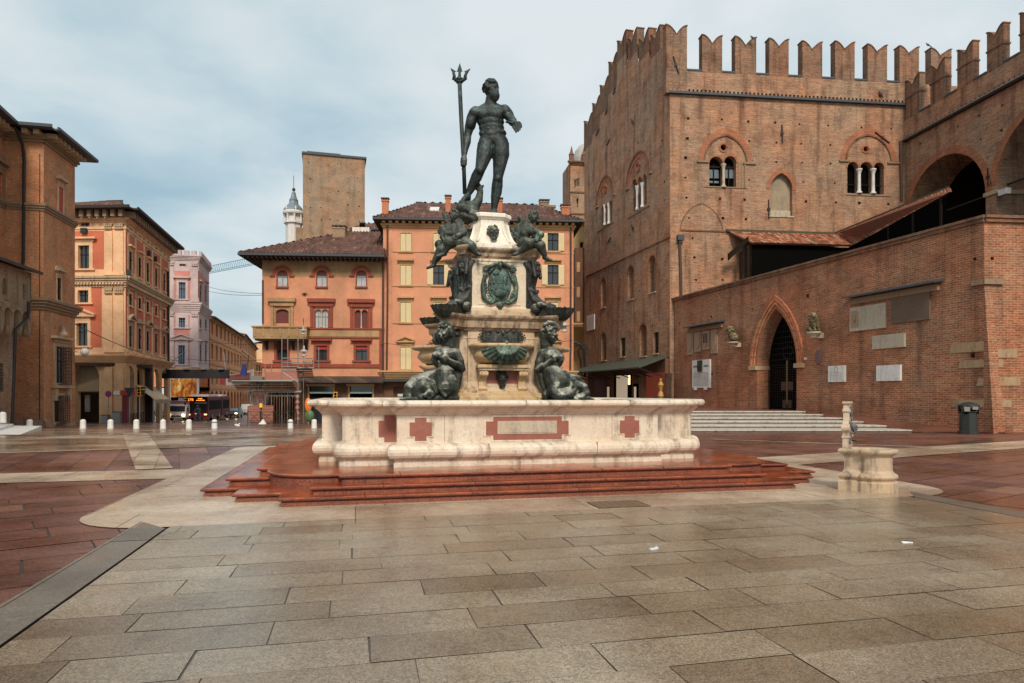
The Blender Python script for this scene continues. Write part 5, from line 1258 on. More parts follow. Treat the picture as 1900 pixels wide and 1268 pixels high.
for q, ops in tri2:
    zs = q[2] + (q[3]-q[2])*0.52
    halfarch(W2, q, 1.2, 0.0, 0.2, -0.12, 'brickD', zs); halfarch(W2, q, 1.2, -0.45, 0.0, -0.05, 'brickR', zs)
    cx = (q[0]+q[1])/2; cz = q[3]-(q[3]-q[2])*0.22
    mb = MB(); a = circ(cx,cz,0.55,16); b = circ(cx,cz,0.26,16); ring(mb, [a[-1]]+a, [b[-1]]+b, -0.12, 0.02); mb.prism(circ(cx,cz,0.26), -0.03, 0.0); mb.build('roundel', M['brickR'], pal, W2.M)
    for i in (0,1):
        xm = (W2.X(ops[i][1]) + W2.X(ops[i+1][0]))/2; z0 = W2.Z(ops[i][1], ops[i][3]); z1 = z0 + (q[3]-q[2])*0.42; r = 0.12; mb = MB()
        mb.lathe([(r*1.6,0),(r*1.6,0.15),(r,0.3),(r,z1-z0-0.5),(r*1.6,z1-z0-0.15),(r*1.9,z1-z0)], (xm,-0.05,z0), 12); mb.build('window_column', M['white'], pal, W2.M)
    mb = MB(); mb.box(q[0]-0.3,q[0]+0.5,-0.16,0.02,zs-0.12,zs+0.05); mb.box(q[1]-0.1,q[1]+0.4,-0.16,0.02,zs-0.12,zs+0.05); mb.box(q[0],q[1],-0.08,0.02,q[2]-0.12,q[2]); mb.build('impost', M['sandsd'], pal, W2.M)
    for o in ops: hood(W2, W2.R(*o), w=0.14, d=-0.08)
for a,b,c,d,kd in nar:
    q = W2.R(a,b,c,d)
    if kd == 'round': hood(W2, q, 'brickD' if a < 1200 else 'brickR', w=0.16, d=-0.03)
    mb = MB(); mb.box(q[0]-0.05,q[1]+0.05,-0.12,0.6,q[2]-0.1,q[2]+0.0); mb.build('window_sill', M['trav'], pal, W2.M)
    mb = MB()
    if kd == 'rect':
        for i in range(4): mb.box(q[0]+0.05+(q[1]-q[0]-0.1)*i/4, q[0]+0.09+(q[1]-q[0]-0.1)*i/4, 0.2,0.24,q[2],q[3])
        for i in range(6): mb.box(q[0],q[1],0.19,0.25,q[2]+(q[3]-q[2])*i/6,q[2]+(q[3]-q[2])*i/6+0.04)
        mb.build('window_grille', M['iron'], pal, W2.M)
    else:
        mb.prism(arch(q[0]-0.02,q[1]+0.02,q[2],q[3],'round',8), 0.5, 0.55); mb.build('window_infill', M['brickD'] if c > 600 else M['sandsd'], pal, W2.M)
p_ = W2.at(1087,512); q_ = W2.at(1248,436); mb = MB(); mb.hexa([(p_[0],-0.12,p_[1]-0.12),(L2+0.1,-0.12,q_[1]-0.12),(L2+0.1,0.02,q_[1]-0.12),(p_[0],0.02,p_[1]-0.12),(p_[0],-0.06,p_[1]+0.08),(L2+0.1,-0.06,q_[1]+0.08),(L2+0.1,0.02,q_[1]+0.08),(p_[0],0.02,p_[1]+0.08)]); mb.build('string_course', M['brickD'], pal, W2.M)
tie(W2, (1143,163),(1138,176)); tie(W2, (1128,203),(1123,214)); tie(W2, (1113,238),(1107,252)); tie(W2, (1132,258),(1127,270)); tie(W2, (1172,222),(1177,232)); tie(W2, (1173,418),(1177,432)); tie(W2, (1134,441),(1128,452))
# ---- shop under its lean-to canopy on the flank ----
shop = empty('shop_canopy', W2.M, 'long mossy dark green lean-to canopy at the foot of the brick palace', 'canopy')
ca0, ca1 = W2.at(1097,676), W2.at(1251,659); pr_ = 2.6
f0 = W2.at(1064,692,pr_); f1 = W2.at(1214,678,pr_)
zc = (ca0[1]+ca1[1])/2; zf = (f0[1]+f1[1])/2
mb = MB(); mb.hexa([(ca0[0]-1.2,-pr_,zf-0.12),(L2-0.6,-pr_,zf-0.12),(L2-0.1,0,zc-0.12),(ca0[0],0,zc-0.12),(ca0[0]-1.2,-pr_,zf),(L2-0.6,-pr_,zf),(L2-0.1,0,zc),(ca0[0],0,zc)])
mb.build('canopy_roof', plain('mossy_sheet', (0.055,0.062,0.04), 0.7, var=0.5, scale=1.5), shop, W2.M)
mb = MB()
for k in range(9):
    x = lerp(ca0[0], L2-0.7, k/8); mb.tube([(x,-pr_+0.1,zf-0.15),(x+0.1,-0.05,zf-0.9)], 0.05, 6)
mb.build('canopy_strut', M['iron'], shop, W2.M)
sf = empty('shop', W2.M, 'dim shop with a glowing doorway and display cases beneath the dark green canopy', 'shop')
zS = zf-0.15; zg_ = gz(62)
mb = MB(); mb.box(ca0[0]-0.2, L2-0.15, -0.35, -0.02, zg_-1, zS+0.9); mb.build('facade_panel', M['brownp'], sf, W2.M)
def sfb(a, b, c, d, m, nm, dep=0.42, em=None):
    q = W2.R(a,b,c,d,0.36); mb = MB(); mb.box(q[0],q[1],-dep,-0.34,q[2],q[3]); return mb.build(nm, m, sf, W2.M)
lit = plain('lit_interior', (0.5,0.42,0.33), 0.8, emit=(0.55,0.42,0.3), es=0.55)
lamp = plain('strip_lamp', (1,0.7,0.4), 0.5, emit=(1,0.62,0.3), es=2.5)
sfb(1104,1125,700,745,plain('maroon_panel',(0.07,0.012,0.012),0.6),'shop_window'); sfb(1140,1172,695,745,M['blk'],'doorway',0.40)
sfb(1145,1165,697,745,lit,'lit_doorway',0.44); sfb(1167,1170,697,714,lamp,'lamp_strip',0.46); sfb(1127,1134,716,745,M['blk'],'display_case',0.44); sfb(1128,1132,718,742,lit,'display',0.46)
sfb(1176,1188,712,745,M['blk'],'display_case',0.44); sfb(1178,1182,718,742,lit,'display',0.46); sfb(1200,1234,692,745,plain('red_lit_window',(0.12,0.02,0.015),0.4,emit=(0.16,0.03,0.015),es=0.5),'shop_window',0.42)
q = W2.at(1228,720,0.6); mb = MB(); mb.lathe([(0.2,0),(0.28,0.2),(0.2,0.5),(0.12,0.6),(0.18,0.9),(0.28,1.15),(0.16,1.35),(0.09,1.45),(0.12,1.6),(0.03,1.72)], (q[0],-0.7,q[1]-0.9), 14); mb.build('display_figure', plain('gilded_figure',(0.45,0.27,0.08),0.5,0.2,0.4,9), sf, W2.M)
for a,b in ((1135,1140),(1188,1199),(1236,1249)): sfb(a,b,693,745,M['brickD'],'pier',0.5)
# white wall plaque on the flank
def plaque(W, R4, m, name='wall_plaque', label='', cat='plaque', d=0.1, lines=0, textm='iron', seed=1, roll=0, frame_=0.04, group=None, th=0.0):
    x0,x1,z0,z1 = R4; cx, cz = (x0+x1)/2, z0; Mx = W.M @ Matrix.Translation((cx,-th,cz)); r = empty(name, Mx, label, cat, group); h = z1-z0; w = (x1-x0)/2
    mb = MB(); mb.box(-w,w,-d,0.0,0,h); mb.build('slab', M[m] if isinstance(m, str) else m, r)
    if frame_:
        mb = MB(); f = frame_
        mb.box(-w-f,-w,-d-0.02,0,-f,h+f); mb.box(w,w+f,-d-0.02,0,-f,h+f); mb.box(-w,w,-d-0.018,0,h,h+f); mb.box(-w,w,-d-0.018,0,-f,0); mb.build('frame', M['trav'], r)
    return r, w, h, d
def scribble(r, w, h, d, rows, x0, x1, z0, z1, m, seed=1, th=0.5, bold=0.6):
    """Carved lettering too small to read: word-long cuts set out in lines."""
    rnd = random.Random(seed); mb = MB(); p = (z1-z0)/rows
    for i in range(rows):
        x = x0; z = z1 - (i+0.5)*p
        while x < x1:
            L = rnd.uniform(0.4,1.4)*p*1.4; e = min(x1, x+L); k = x
            while k < e:
                c = p*rnd.uniform(0.22,0.4); mb.box(k, min(e,k+c*0.62), -d-0.006, -d, z-p*bold*0.5*rnd.uniform(0.6,1), z+p*bold*0.5*rnd.uniform(0.6,1)); k += c
            x = e + p*0.35
    sm_ = [c for c in r.children if c.data and c.data.materials][0].data.materials[0]; mb.mi = 1; mb.box(x0-0.01, x1+0.01, -d-0.002, -d+0.01, z0-0.01, z1+0.01)
    mb.build('inscription', [m, sm_], r)
ink = plain('carved_letters', (0.2,0.17,0.15), 0.8); inkl = plain('faint_letters', (0.38,0.34,0.3), 0.8)
r, w_1, h_1, d_1 = plaque(W2, W2.R(1090,1104,585,613), 'white', label='white marble plaque high on the left flank of the brick palace', frame_=0)
scribble(r, w_1, h_1, d_1, 12, -w_1*0.8, w_1*0.8, 0.2, h_1-0.2, inkl, 3)
# wrought iron wall lantern at the far end of the flank
o = P(1087, 690, 76.5); ln = empty('wall_lantern', frame(o.x, o.y, o.z), 'ornate wrought iron bracket lantern hanging beside the yellow house', 'lantern'); LI = FR[ln.name].inverted()
lq = lambda a, b, d=0: LI @ P(a, b, 76.5+d)
mb = MB(); mb.tube([lq(1085,700),lq(1085,672),lq(1083,650),lq(1076,640),lq(1066,635),lq(1057,637),lq(1054,643),lq(1058,646)], 0.13, 8); mb.tube([lq(1079,695),lq(1077,670),lq(1072,652),lq(1078,644)], 0.1, 6)
for cx_, cy_, rr in ((1082,638,5),(1085,655,5),(1080,668,5),(1084,684,4),(1070,640,4),(1088,646,4)):
    mb.tube([lq(cx_+rr*(1-t/14)*math.cos(t*0.7), cy_+rr*(1-t/14)*math.sin(t*0.7)) for t in range(13)], 0.07, 5)
mb.build('bracket', M['iron'], ln)
c = lq(1058.5,662); mb = MB(); mb.lathe([(0.05,1.05),(0.12,0.9),(0.45,0.65),(0.5,0.5),(0.42,0.45),(0.42,-0.4),(0.3,-0.6),(0.1,-0.75),(0.02,-0.9)], tuple(c), 8)
for i in range(8): mb.box(c.x-0.46+0.0, c.x+0.46, c.y-0.46, c.y+0.46, c.z-0.42+i*0.12, c.z-0.40+i*0.12) if i % 2 else None
mb.build('lantern_body', M['iron'], ln)

# ---- right wing with the two great arches ----
L3 = W3.L
z_led3 = W3.at(1780, 203)[1]; z_led3 = (W3.Z(1700,246) + W3.Z(1850,170))/2
a1x0, a1x1 = W3.X(1683), W3.X(1829); a2x0 = W3.X(1849); r1 = (a1x1-a1x0)/2; z1c = W3.Z(1762, 285)
a2w = r1*2*1.02
A1 = arch(a1x0, a1x1, zb, z1c, 'round', 20); A2 = arch(a2x0, a2x0+a2w, zb, z1c+0.5, 'round', 20)
L3e = a2x0 + a2w + 3
pl3 = putlogs([(1857,197),(1817,215),(1778,235),(1742,252),(1708,268),(1859,242),(1819,258),(1833,292)], W3)
mb = MB(); mb.wall([(-1.0,zb),(L3e,zb),(L3e,z_led3),(-1.0,z_led3)], [(A1,3.2),(A2,3.2)]+pl3, 0, 0.4); mb.build('wall', M['brickP'], pal, W3.M)
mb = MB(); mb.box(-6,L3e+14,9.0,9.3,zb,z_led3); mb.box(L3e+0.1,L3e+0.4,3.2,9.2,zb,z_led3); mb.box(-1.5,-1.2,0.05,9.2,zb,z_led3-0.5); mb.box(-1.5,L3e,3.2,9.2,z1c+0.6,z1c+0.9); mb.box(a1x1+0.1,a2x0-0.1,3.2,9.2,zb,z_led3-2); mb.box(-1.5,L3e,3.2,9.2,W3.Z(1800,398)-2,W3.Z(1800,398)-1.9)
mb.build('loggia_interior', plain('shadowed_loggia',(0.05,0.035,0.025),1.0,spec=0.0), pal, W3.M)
for x0,x1,zc_ in ((a1x0,a1x1,z1c),(a2x0,a2x0+a2w,z1c+0.5)):
    zs = zc_-(x1-x0)/2; w = 0.62; o = arch(x0-w,x1+w,zs,zc_+w,'round',20); i = arch(x0,x1,zs,zc_,'round',20); mb = MB(); ring(mb, o, i, -0.03, 0.02); mb.build('arch_moulding', M['brickR'], pal, W3.M)
mb = MB(); zi = z1c-r1; mb.box(a1x1-0.12,a2x0+0.12,-0.12,3.1,zi-0.3,zi); mb.box(a1x0-0.2,a1x0+0.1,-0.1,3.1,zi-0.3,zi); mb.build('impost', M['sandst'], pal, W3.M)
mb = MB(); mb.tube([(a1x0,0.9,zi+0.1),(a1x1,0.9,zi+0.1)], 0.07, 8); mb.tube([(a2x0,0.9,zi+0.4),(a2x0+a2w,0.9,zi+0.4)], 0.07, 8); mb.build('tie_rod', M['iron'], pal, W3.M)
tie(W3, (1834,312),(1834.5,346))
q = W3.at(1860,357); mb = MB(); mb.box(q[0]-0.3,q[0]+0.45,-0.1,0.3,q[1]-0.22,q[1]+0.22); mb.build('floodlight', M['white'], pal, W3.M)
z_g3 = z_led3 + 1.6
mb = MB(); mb.box(-1.0,L3e,-0.2,0.6,z_led3+0.18,z_g3); mb.build('parapet', M['brickP'], pal, W3.M)
mb = MB(); mb.box(-1.05,L3e,-0.34,0.3,z_led3-0.28,z_led3); mb.build('string_course', M['soffit'], pal, W3.M)
mb = MB(); mb.tube([(-1.0,-0.36,z_led3-0.1),(L3e,-0.36,z_led3-0.1)], 0.06, 6); mb.build('lightning_cable', M['steel'], pal, W3.M)
mb = MB(); n = int(L3e/0.45)
for k in range(n): x = -1.0+k*0.45; mb.box(x,x+0.24,-0.26,0.1,z_led3,z_led3+0.18)
mb.build('corbel_course', M['brickP'], pal, W3.M)
for a,b,t in ((1681,1719,140),(1726,1767,112),(1776,1820,81),(1831,1877,47),(1892,1945,10)):
    x0,x1 = W3.X(a,0.2), W3.X(a+0.66*(b-a),0.2); zt = W3.Z((a+b)/2, t, 0.2); merlon(pal, W3, x0, x1, z_g3-0.05, zt, 0.55, -0.2)
    mb = MB(); mb.box(x0-0.05,x1+0.05,-0.26,0.4,zt-1.55,zt-1.42); mb.build('merlon_band', M['brickD'], pal, W3.M)
mb = MB()
for a,b in ((1706,1726),(1753,1776),(1805,1831),(1861,1892)): mb.box(W3.X(a,0.2)+0.02,W3.X(b,0.2)-0.02,-0.26,0.65,z_g3,z_g3+0.14)
mb.build('coping', M['slate'], pal, W3.M)
# ---- covered stair: tiled lean-to against the palace, climbing to the right ----
cs = empty('covered_staircase', W1.M, 'red tiled lean-to roof over a dark staircase behind the court wall', 'staircase roof')
xa, za = W1.at(1341,434,0.1); xb, _ = W1.at(1548,434,0.1)
def pan_roof(root, pts_top, pts_low, m, name='tiled_roof', pitch=0.26, th=0.06):
    """Corrugated pan tiles between an upper and a lower edge (both 3-D, same direction)."""
    mb = MB(); a0,a1 = Vector(pts_top[0]),Vector(pts_top[1]); b0,b1 = Vector(pts_low[0]),Vector(pts_low[1])
    n = max(2,int((a1-a0).length/pitch)); rows = max(2,int((a0-b0).length/0.42)); up = (a1-a0).cross(b0-a0).normalized()
    if up.z < 0: up = -up
    for i in range(n):
        for k in range(rows):
            mb.tone = random.random()
            t0, t1 = i/n, (i+1)/n; s0, s1 = k/rows, (k+1)/rows+0.15/rows
            def pt(t, s, h): return a0.lerp(a1,t).lerp(b0.lerp(b1,t), s) + up*h
            tm = (t0+t1)/2; q = (t1-t0)*0.42; w = [(tm-q,0.0),(tm-q*0.6,th*0.8),(tm,th*1.15),(tm+q*0.6,th*0.8),(tm+q,0.0)]
            off = random.uniform(-0.012,0.012)
            A = [mb.p(*pt(t,s0,h+0.02+off)) for t,h in w]; B = [mb.p(*pt(t,s1,h+0.045+off)) for t,h in w]
            for j in range(4): mb.face((A[j],A[j+1],B[j+1],B[j]))
            mb.face(B)
    mb.tone = 0.1; mb.face([mb.p(*(v+up*0.01)) for v in (a0,a1,b1,b0)]); 
    A = [mb.p(*(v-up*0.12)) for v in (a0,a1,b1,b0)]; mb.face(A[::-1])
    T_ = [mb.p(*(v+up*0.01)) for v in (a0,a1,b1,b0)]
    for j in range(4): mb.face((A[j],A[(j+1)%4],T_[(j+1)%4],T_[j]))
    return mb.build(name, m, root)
def tilemat(name, cols, moss):
    t = NT(name); o = t.obj(); tone = t.add('ShaderNodeAttribute', attribute_name='tone').outputs['Fac']
    col = t.ramp(tone, cols); n = t.noise(o, 0.8, 7, 0.7); f = t.noise(o, 12, 4, 0.7)
    col = t.mix(1.0, col, t.ramp(f, [(0.3,0.7),(0.7,1.25)]), 'MULTIPLY')
    col = t.mix(t.ramp(n, [(0.5,0.0),(0.68,moss)]), col, (0.06,0.055,0.035))
    return t.out(col, 0.85, 0, None, 0.3)
M['tileN'] = tilemat('clay_pans_near', [(0,(0.16,0.05,0.03)),(0.5,(0.36,0.115,0.055)),(0.85,(0.42,0.18,0.1)),(1,(0.45,0.3,0.2))], 0.6)
M['tileF'] = tilemat('clay_pans_far', [(0,(0.10,0.05,0.04)),(0.5,(0.155,0.075,0.055)),(0.9,(0.19,0.097,0.072)),(1,(0.26,0.15,0.115))], 0.35)
za1 = W1.Z(1400,431,0.1); zlow = W1.at(1450,452,2.3)[1]
pan_roof(cs, ((xa+0.5,-0.05,za1),(xb,-0.05,za1)), ((xa+1.6,-2.3,zlow),(xb+0.3,-2.3,zlow)), M['tileN'])
# climbing flight: from the end of the flat piece towards the viewer and up
I1 = W1.I
P0 = Vector((xb,-0.3,za1)); P0l = Vector((xb+0.3,-2.3,zlow))
P1 = I1 @ P(1762,349,49.0); P1l = I1 @ P(1764,356,46.6)
mb_ = pan_roof(cs, (P0,P1), (P0l,P1l), M['tileN'])
mb = MB()
def slab4(mb, a, b, c, d, th):
    up = (Vector(b)-Vector(a)).cross(Vector(d)-Vector(a)).normalized(); up = up if up.z > 0 else -up
    mb.hexa([Vector(q)-up*th for q in (a,b,c,d)] + [Vector(q) for q in (a,b,c,d)])
mb.hexa([P0+Vector((0,0,-0.1)),P1+Vector((0,0,-0.1)),P1+Vector((0,0.35,-0.1)),P0+Vector((0,0.35,-0.1)),P0+Vector((0,0,0.18)),P1+Vector((0,0,0.18)),P1+Vector((0,0.35,0.18)),P0+Vector((0,0.35,0.18))])
mb.box(xa+0.3,xb,-0.25,0.02,za1-0.05,za1+0.16)
mb.build('ridge', plain('mossy_ridge',(0.075,0.065,0.035),0.9,var=0.5), cs)
mb = MB()                                          # black sheet standing in for the shade below the roof
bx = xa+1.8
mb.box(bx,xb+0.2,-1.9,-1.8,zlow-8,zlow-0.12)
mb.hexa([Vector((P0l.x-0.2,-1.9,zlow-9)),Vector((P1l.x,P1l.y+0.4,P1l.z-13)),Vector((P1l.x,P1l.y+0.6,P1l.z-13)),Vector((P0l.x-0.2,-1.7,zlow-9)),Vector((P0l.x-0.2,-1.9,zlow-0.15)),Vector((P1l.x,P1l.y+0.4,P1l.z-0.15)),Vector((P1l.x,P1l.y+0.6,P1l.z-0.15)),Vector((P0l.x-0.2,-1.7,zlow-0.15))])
mb.build('under_roof_shade', M['blk'], cs)
mb = MB(); q = W1.at(1388,470,2.0); mb.box(q[0]-0.12,q[0]+0.12,-2.05,-1.85,0,zlow-0.2); q2 = W1.at(1350,478,1.0); mb.hexa([(q2[0],-1.2,q2[1]-0.3),(q[0],-2.1,q2[1]+1.2),(q[0],-1.9,q2[1]+1.2),(q2[0],-1.0,q2[1]-0.3),(q2[0],-1.2,q2[1]+0.3),(q[0],-2.1,q2[1]+1.6),(q[0],-1.9,q2[1]+1.6),(q2[0],-1.0,q2[1]+0.3)])
q = W1.at(1375,490,1.2); mb.box(q[0]-0.1,q[0]+0.1,-1.3,-1.1,0,zlow-0.6); mb.build('post', M['wood'], cs)
for k in range(3):
    pp = P0l.lerp(P1l, 0.45+0.25*k); mb = MB(); mb.box(pp.x-0.12,pp.x+0.12,pp.y+0.2,pp.y+0.39,pp.z-7,pp.z-0.1); mb.build('post', M['wood'], cs)

# ======================= court wall with the pointed gate =======================
cw = empty('court_wall', WC.M, 'tall red brick court wall with a pointed gateway, lions and plaques under a dark coping', 'wall')
zc4 = 9.93; LW = WC.L
gate = (WC.X(1405), WC.X(1478), 0.2, WC.Z(1440, 573)); gz0 = WC.Z(1440,759)
GP = arch(gate[0], gate[1], gz0-1.2, gate[3], (gate[3]-WC.Z(1442,677))/((gate[1]-gate[0])/2), 20)
plw = putlogs([(1260,601),(1318.5,589),(1395,574),(1497,550),(1346,632),(1322,694)], WC) + putlogs([(1805,482),(1806,660)], WC)
mb = MB(); mb.wall([(0,-1.5),(LW,-1.5),(LW,zc4-0.3),(0,zc4-0.3)], [(GP,1.0)]+plw, 0, 0.2); mb.build('wall', M['brickW'], cw, WC.M)
mb = MB(); mb.box(-0.3,LW+0.05,-0.12,0.7,zc4-0.3,zc4-0.12); mb.box(-0.3,LW+0.1,-0.2,0.75,zc4-0.121,zc4); mb.build('coping', M['brickD'], cw, WC.M)
zi = WC.Z(1442,677)
def garch(a, b, d, m, d2=0.02):
    x0,x1 = gate[0], gate[1]; w = (x1-x0)/2; o = arch(x0-b,x1+b,zi,gate[3]+b*1.3,(gate[3]+b*1.3-zi)/(w+b),24); i = arch(x0-a,x1+a,zi,gate[3]+a*1.3,(gate[3]+a*1.3-zi)/(w+a),24)
    mb = MB(); ring(mb, o, i, d, d2); mb.build('gate_arch', M[m], cw, WC.M)
M['gatestone'] = brick('gate_voussoirs', (0.62,0.3,0.15), (0.4,0.13,0.07), (0.5,0.3,0.2), bw=0.5, rh=0.22, ms=0.01, stain=0.2, pale=(0.65,0.42,0.25), palef=0.5)
garch(0.0,0.22,-0.02,'brickR'); garch(0.22,0.34,-0.09,'gatestone'); garch(0.34,0.44,-0.05,'brickR'); garch(0.44,0.62,-0.12,'gatestone'); garch(0.62,0.70,-0.16,'brickR')
mb = MB(); mb.box(gate[0]-0.75,gate[0]+0.05,-0.2,1.0,zi-0.28,zi); mb.box(gate[1]-0.05,gate[1]+0.75,-0.2,1.0,zi-0.28,zi); mb.build('impost', M['sandst'], cw, WC.M)
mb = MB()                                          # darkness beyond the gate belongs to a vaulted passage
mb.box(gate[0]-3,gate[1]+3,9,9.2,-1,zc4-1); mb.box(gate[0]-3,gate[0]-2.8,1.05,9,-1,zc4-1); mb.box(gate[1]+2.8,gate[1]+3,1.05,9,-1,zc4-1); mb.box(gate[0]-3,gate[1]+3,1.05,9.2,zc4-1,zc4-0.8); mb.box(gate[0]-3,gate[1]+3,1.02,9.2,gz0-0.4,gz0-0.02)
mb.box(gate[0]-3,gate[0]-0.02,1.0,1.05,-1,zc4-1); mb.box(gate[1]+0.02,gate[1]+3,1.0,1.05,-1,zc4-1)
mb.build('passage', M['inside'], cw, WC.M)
gt = empty('iron_gate', WC.M @ Matrix.Translation(((gate[0]+gate[1])/2,0.9,gz0)), 'tall black iron grille gate closing the pointed archway', 'gate'); w = (gate[1]-gate[0])/2; hh = zi-gz0; ht = gate[3]-gz0
def inside(x, z): 
    if z < hh: return abs(x) < w
    return abs(x) < w*(1-((z-hh)/(ht-hh))**1.6)
for s in (-1,1):
    mb = MB(); a, b = (-w,-0.03) if s < 0 else (0.03,w)
    n = 8
    for i in range(n+1): x = lerp(a,b,i/n); mb.box(x-0.012,x+0.012,-0.01,0.01,0,hh)
    for j in range(18): mb.box(a,b,-0.008,0.012,hh*j/18,hh*j/18+0.024)
    mb.box(b-0.08 if s < 0 else a, b if s < 0 else a+0.08,-0.03,0.03,0,hh+0.2); mb.build('gate_leaf', M['iron'], gt)
    mb = MB(); mb.box(-0.6 if s < 0 else 0.08, -0.08 if s < 0 else 0.6, -0.04,0.0,hh*0.42,hh*0.62); mb.box(-0.45 if s < 0 else 0.08, -0.08 if s < 0 else 0.45, -0.04,0.0,0.05,hh*0.2); mb.build('lock_plate', M['rust'], gt)
mb = MB(); mb.box(-0.05,0.05,-0.05,0.02,0.3,hh+0.3); mb.build('gate_bar', plain('brass_bar',(0.25,0.16,0.07),0.5,0.3), gt)
mb = MB(); 
for i in range(-9,10):
    x = i*w/9.5; z = hh
    while inside(x, z) and z < ht: z += 0.1
    mb.box(x-0.012,x+0.012,-0.01,0.01,hh,z)
for j in range(9):
    z = hh + (ht-hh)*j/10; xx = w*(1-((z-hh)/(ht-hh))**1.6); mb.box(-xx,xx,-0.008,0.012,z,z+0.025)
for i in range(14): a = i*0.45; mb.tube([(0.55*math.cos(a)*(1-i*0.03)+0.0,0,hh+0.8+0.55*math.sin(a)*(1-i*0.03)),(0.55*math.cos(a+0.45)*(1-i*0.03),0,hh+0.8+0.55*math.sin(a+0.45)*(1-i*0.03))], 0.02, 5)
mb.build('fanlight_grille', M['iron'], gt)
# second face beyond the corner
WD = Wall(1826, 31.0, 2050, 31.6)
cw2 = empty('court_wall', WD.M, 'end face of the brick court wall at the right edge, with pale quoin blocks behind the bin', 'wall')
pld = putlogs([(1844,480)], WD)
mb = MB(); mb.wall([(0,-1.0),(WD.L+9,-1.0),(WD.L+9,zc4-0.3),(0,zc4-0.3)], pld, 0, 0.2); mb.build('wall', M['brickW'], cw2, WD.M)
mb = MB(); mb.box(0.0,WD.L+9,-0.12,0.7,zc4-0.302,zc4-0.122); mb.box(-0.05,WD.L+9,-0.2,0.75,zc4-0.123,zc4-0.002); mb.build('coping', M['brickD'], cw2, WD.M)
mb = MB(); mb.hexa([(-0.02,-0.62,-0.6),(0.55,-0.62,-0.6),(0.55,0,-0.6),(-0.02,0,-0.6),(-0.02,-0.03,WD.Z(1840,530)),(0.35,-0.03,WD.Z(1840,530)),(0.35,0,WD.Z(1840,530)),(-0.02,0,WD.Z(1840,530))]); mb.build('battered_corner', M['brickW'], cw2, WD.M)
zq = lambda y: WC.Z(1826, y)
mb = MB(); mb.box(LW-0.55,LW+0.0,-0.14,0,zq(528),zq(518)); mb.build('impost', M['sandsd'], cw, WC.M)
mb = MB(); mb.box(-0.1,0.9,-0.14,0,zq(528),zq(518)); mb.build('impost', M['sandsd'], cw2, WD.M)
for a,b,c,d in ((1762,1826,634,652),(1778,1826,667,682),(1812,1826,702,716),(1767,1826,742,756)):
    x0,x1,z0,z1 = WC.R(a,1826,c,d); x0 = WC.X(a); z0,z1 = zq(d),zq(c); mb = MB(); mb.hexa([(x0,-0.03,z0),(LW+0.0,-0.03,z0),(LW,0.0,z0),(x0+0.1,0.0,z0),(x0+0.12,-0.03,z1),(LW,-0.03,z1),(LW,0.0,z1),(x0+0.2,0.0,z1)]); mb.build('quoin_block', M['quoin'], cw, WC.M)
for a,b,c,d in ((1826,1845,634,652),(1826,1886,648,664),(1826,1860,667,682),(1826,1892,700,716),(1826,1876,742,756)):
    x1 = WD.X(b); z0,z1 = zq(d),zq(c); yy = -0.06-0.55*max(0,(8.2-z1)/9)*0; mb = MB(); mb.box(-0.0,x1,-0.035,0,z0,z1) if a > 0 else None
    mb.build('quoin_block', M['quoin'], cw2, WD.M)
# things fixed to the court wall
def wplaque(R4, m, label, lines, ink_, **k):
    r, w, h, d = plaque(WC, R4, m, label=label, **k)
    return r, w, h, d
def awning_hood(px0, px1, py0, py1, label):
    x0, z = WC.at(px0, py0, 0.5); x1 = WC.X(px1, 0.5); cz = (WC.Z(px0,py0,0.5)+WC.Z(px1,py1,0.5))/2
    r = empty('stone_hood', WC.M @ Matrix.Translation(((x0+x1)/2,0,cz)), label, 'hood'); w = (x1-x0)/2; mb = MB()
    mb.hexa([(-w,-0.6,-0.12),(w,-0.6,-0.12),(w,0,-0.02),(-w,0,-0.02),(-w,-0.6,-0.04),(w,-0.6,-0.04),(w,0,0.12),(-w,0,0.12)]); mb.build('hood_slab', M['slate'], r)
    mb = MB(); mb.box(-w+0.25,w-0.25,-0.16,0,-0.45,-0.14); mb.build('hood_bracket', M['sandsd'], r)
awning_hood(1268,1334,606,597,'thin slate hood above the four small coats of arms left of the gate')
awning_hood(1563,1737,552,519,'long slate hood above the two big inscribed stones right of the gate')
shm = plain('worn_relief', (0.36,0.24,0.16), 0.9, var=0.25, scale=8)
for i, (a,b,c,d) in enumerate(((1275.5,1286.5,618,659),(1289.5,1301,616,653),(1304.5,1317,614,649),(1320,1332,612,656))):
    x0,x1,z0,z1 = WC.R(a,b,c,d); cx = (x0+x1)/2; w = (x1-x0)/2; h = z1-z0
    r = empty('carved_coat_of_arms', WC.M @ Matrix.Translation((cx,0,z0)), ['first and narrowest worn stone coat of arms under the slate hood, counted from the left','second worn stone coat of arms under the slate hood, left of the striped one','worn stone coat of arms with three dark stripes under the slate hood','tallest worn stone coat of arms, at the gate end of the slate hood'][i], 'coat of arms', 'stone coats of arms under the slate hood')
    mb = MB(); mb.box(-w,w,-0.07,0,0,h); mb.build('slab', shm, r)
    mb = MB(); pts = [(-w*0.75,h*0.9),(w*0.75,h*0.9),(w*0.7,h*0.35),(0,h*0.12),(-w*0.7,h*0.35)]; mb.prism(pts[::-1], -0.12, -0.06)
    if i == 2:
        mb2 = MB()
        for k in range(3): mb2.box(-w*0.6+k*w*0.45,-w*0.35+k*w*0.45,-0.135,-0.1,h*0.35,h*0.85)
        mb2.build('stripe', M['iron'], r)
    mb.build('shield', shm, r)
r, w, h, d = plaque(WC, WC.R(1287,1319.5,668,720), 'white', label='large white marble memorial with a dark bronze relief and a long carved text', frame_=0, d=0.14)
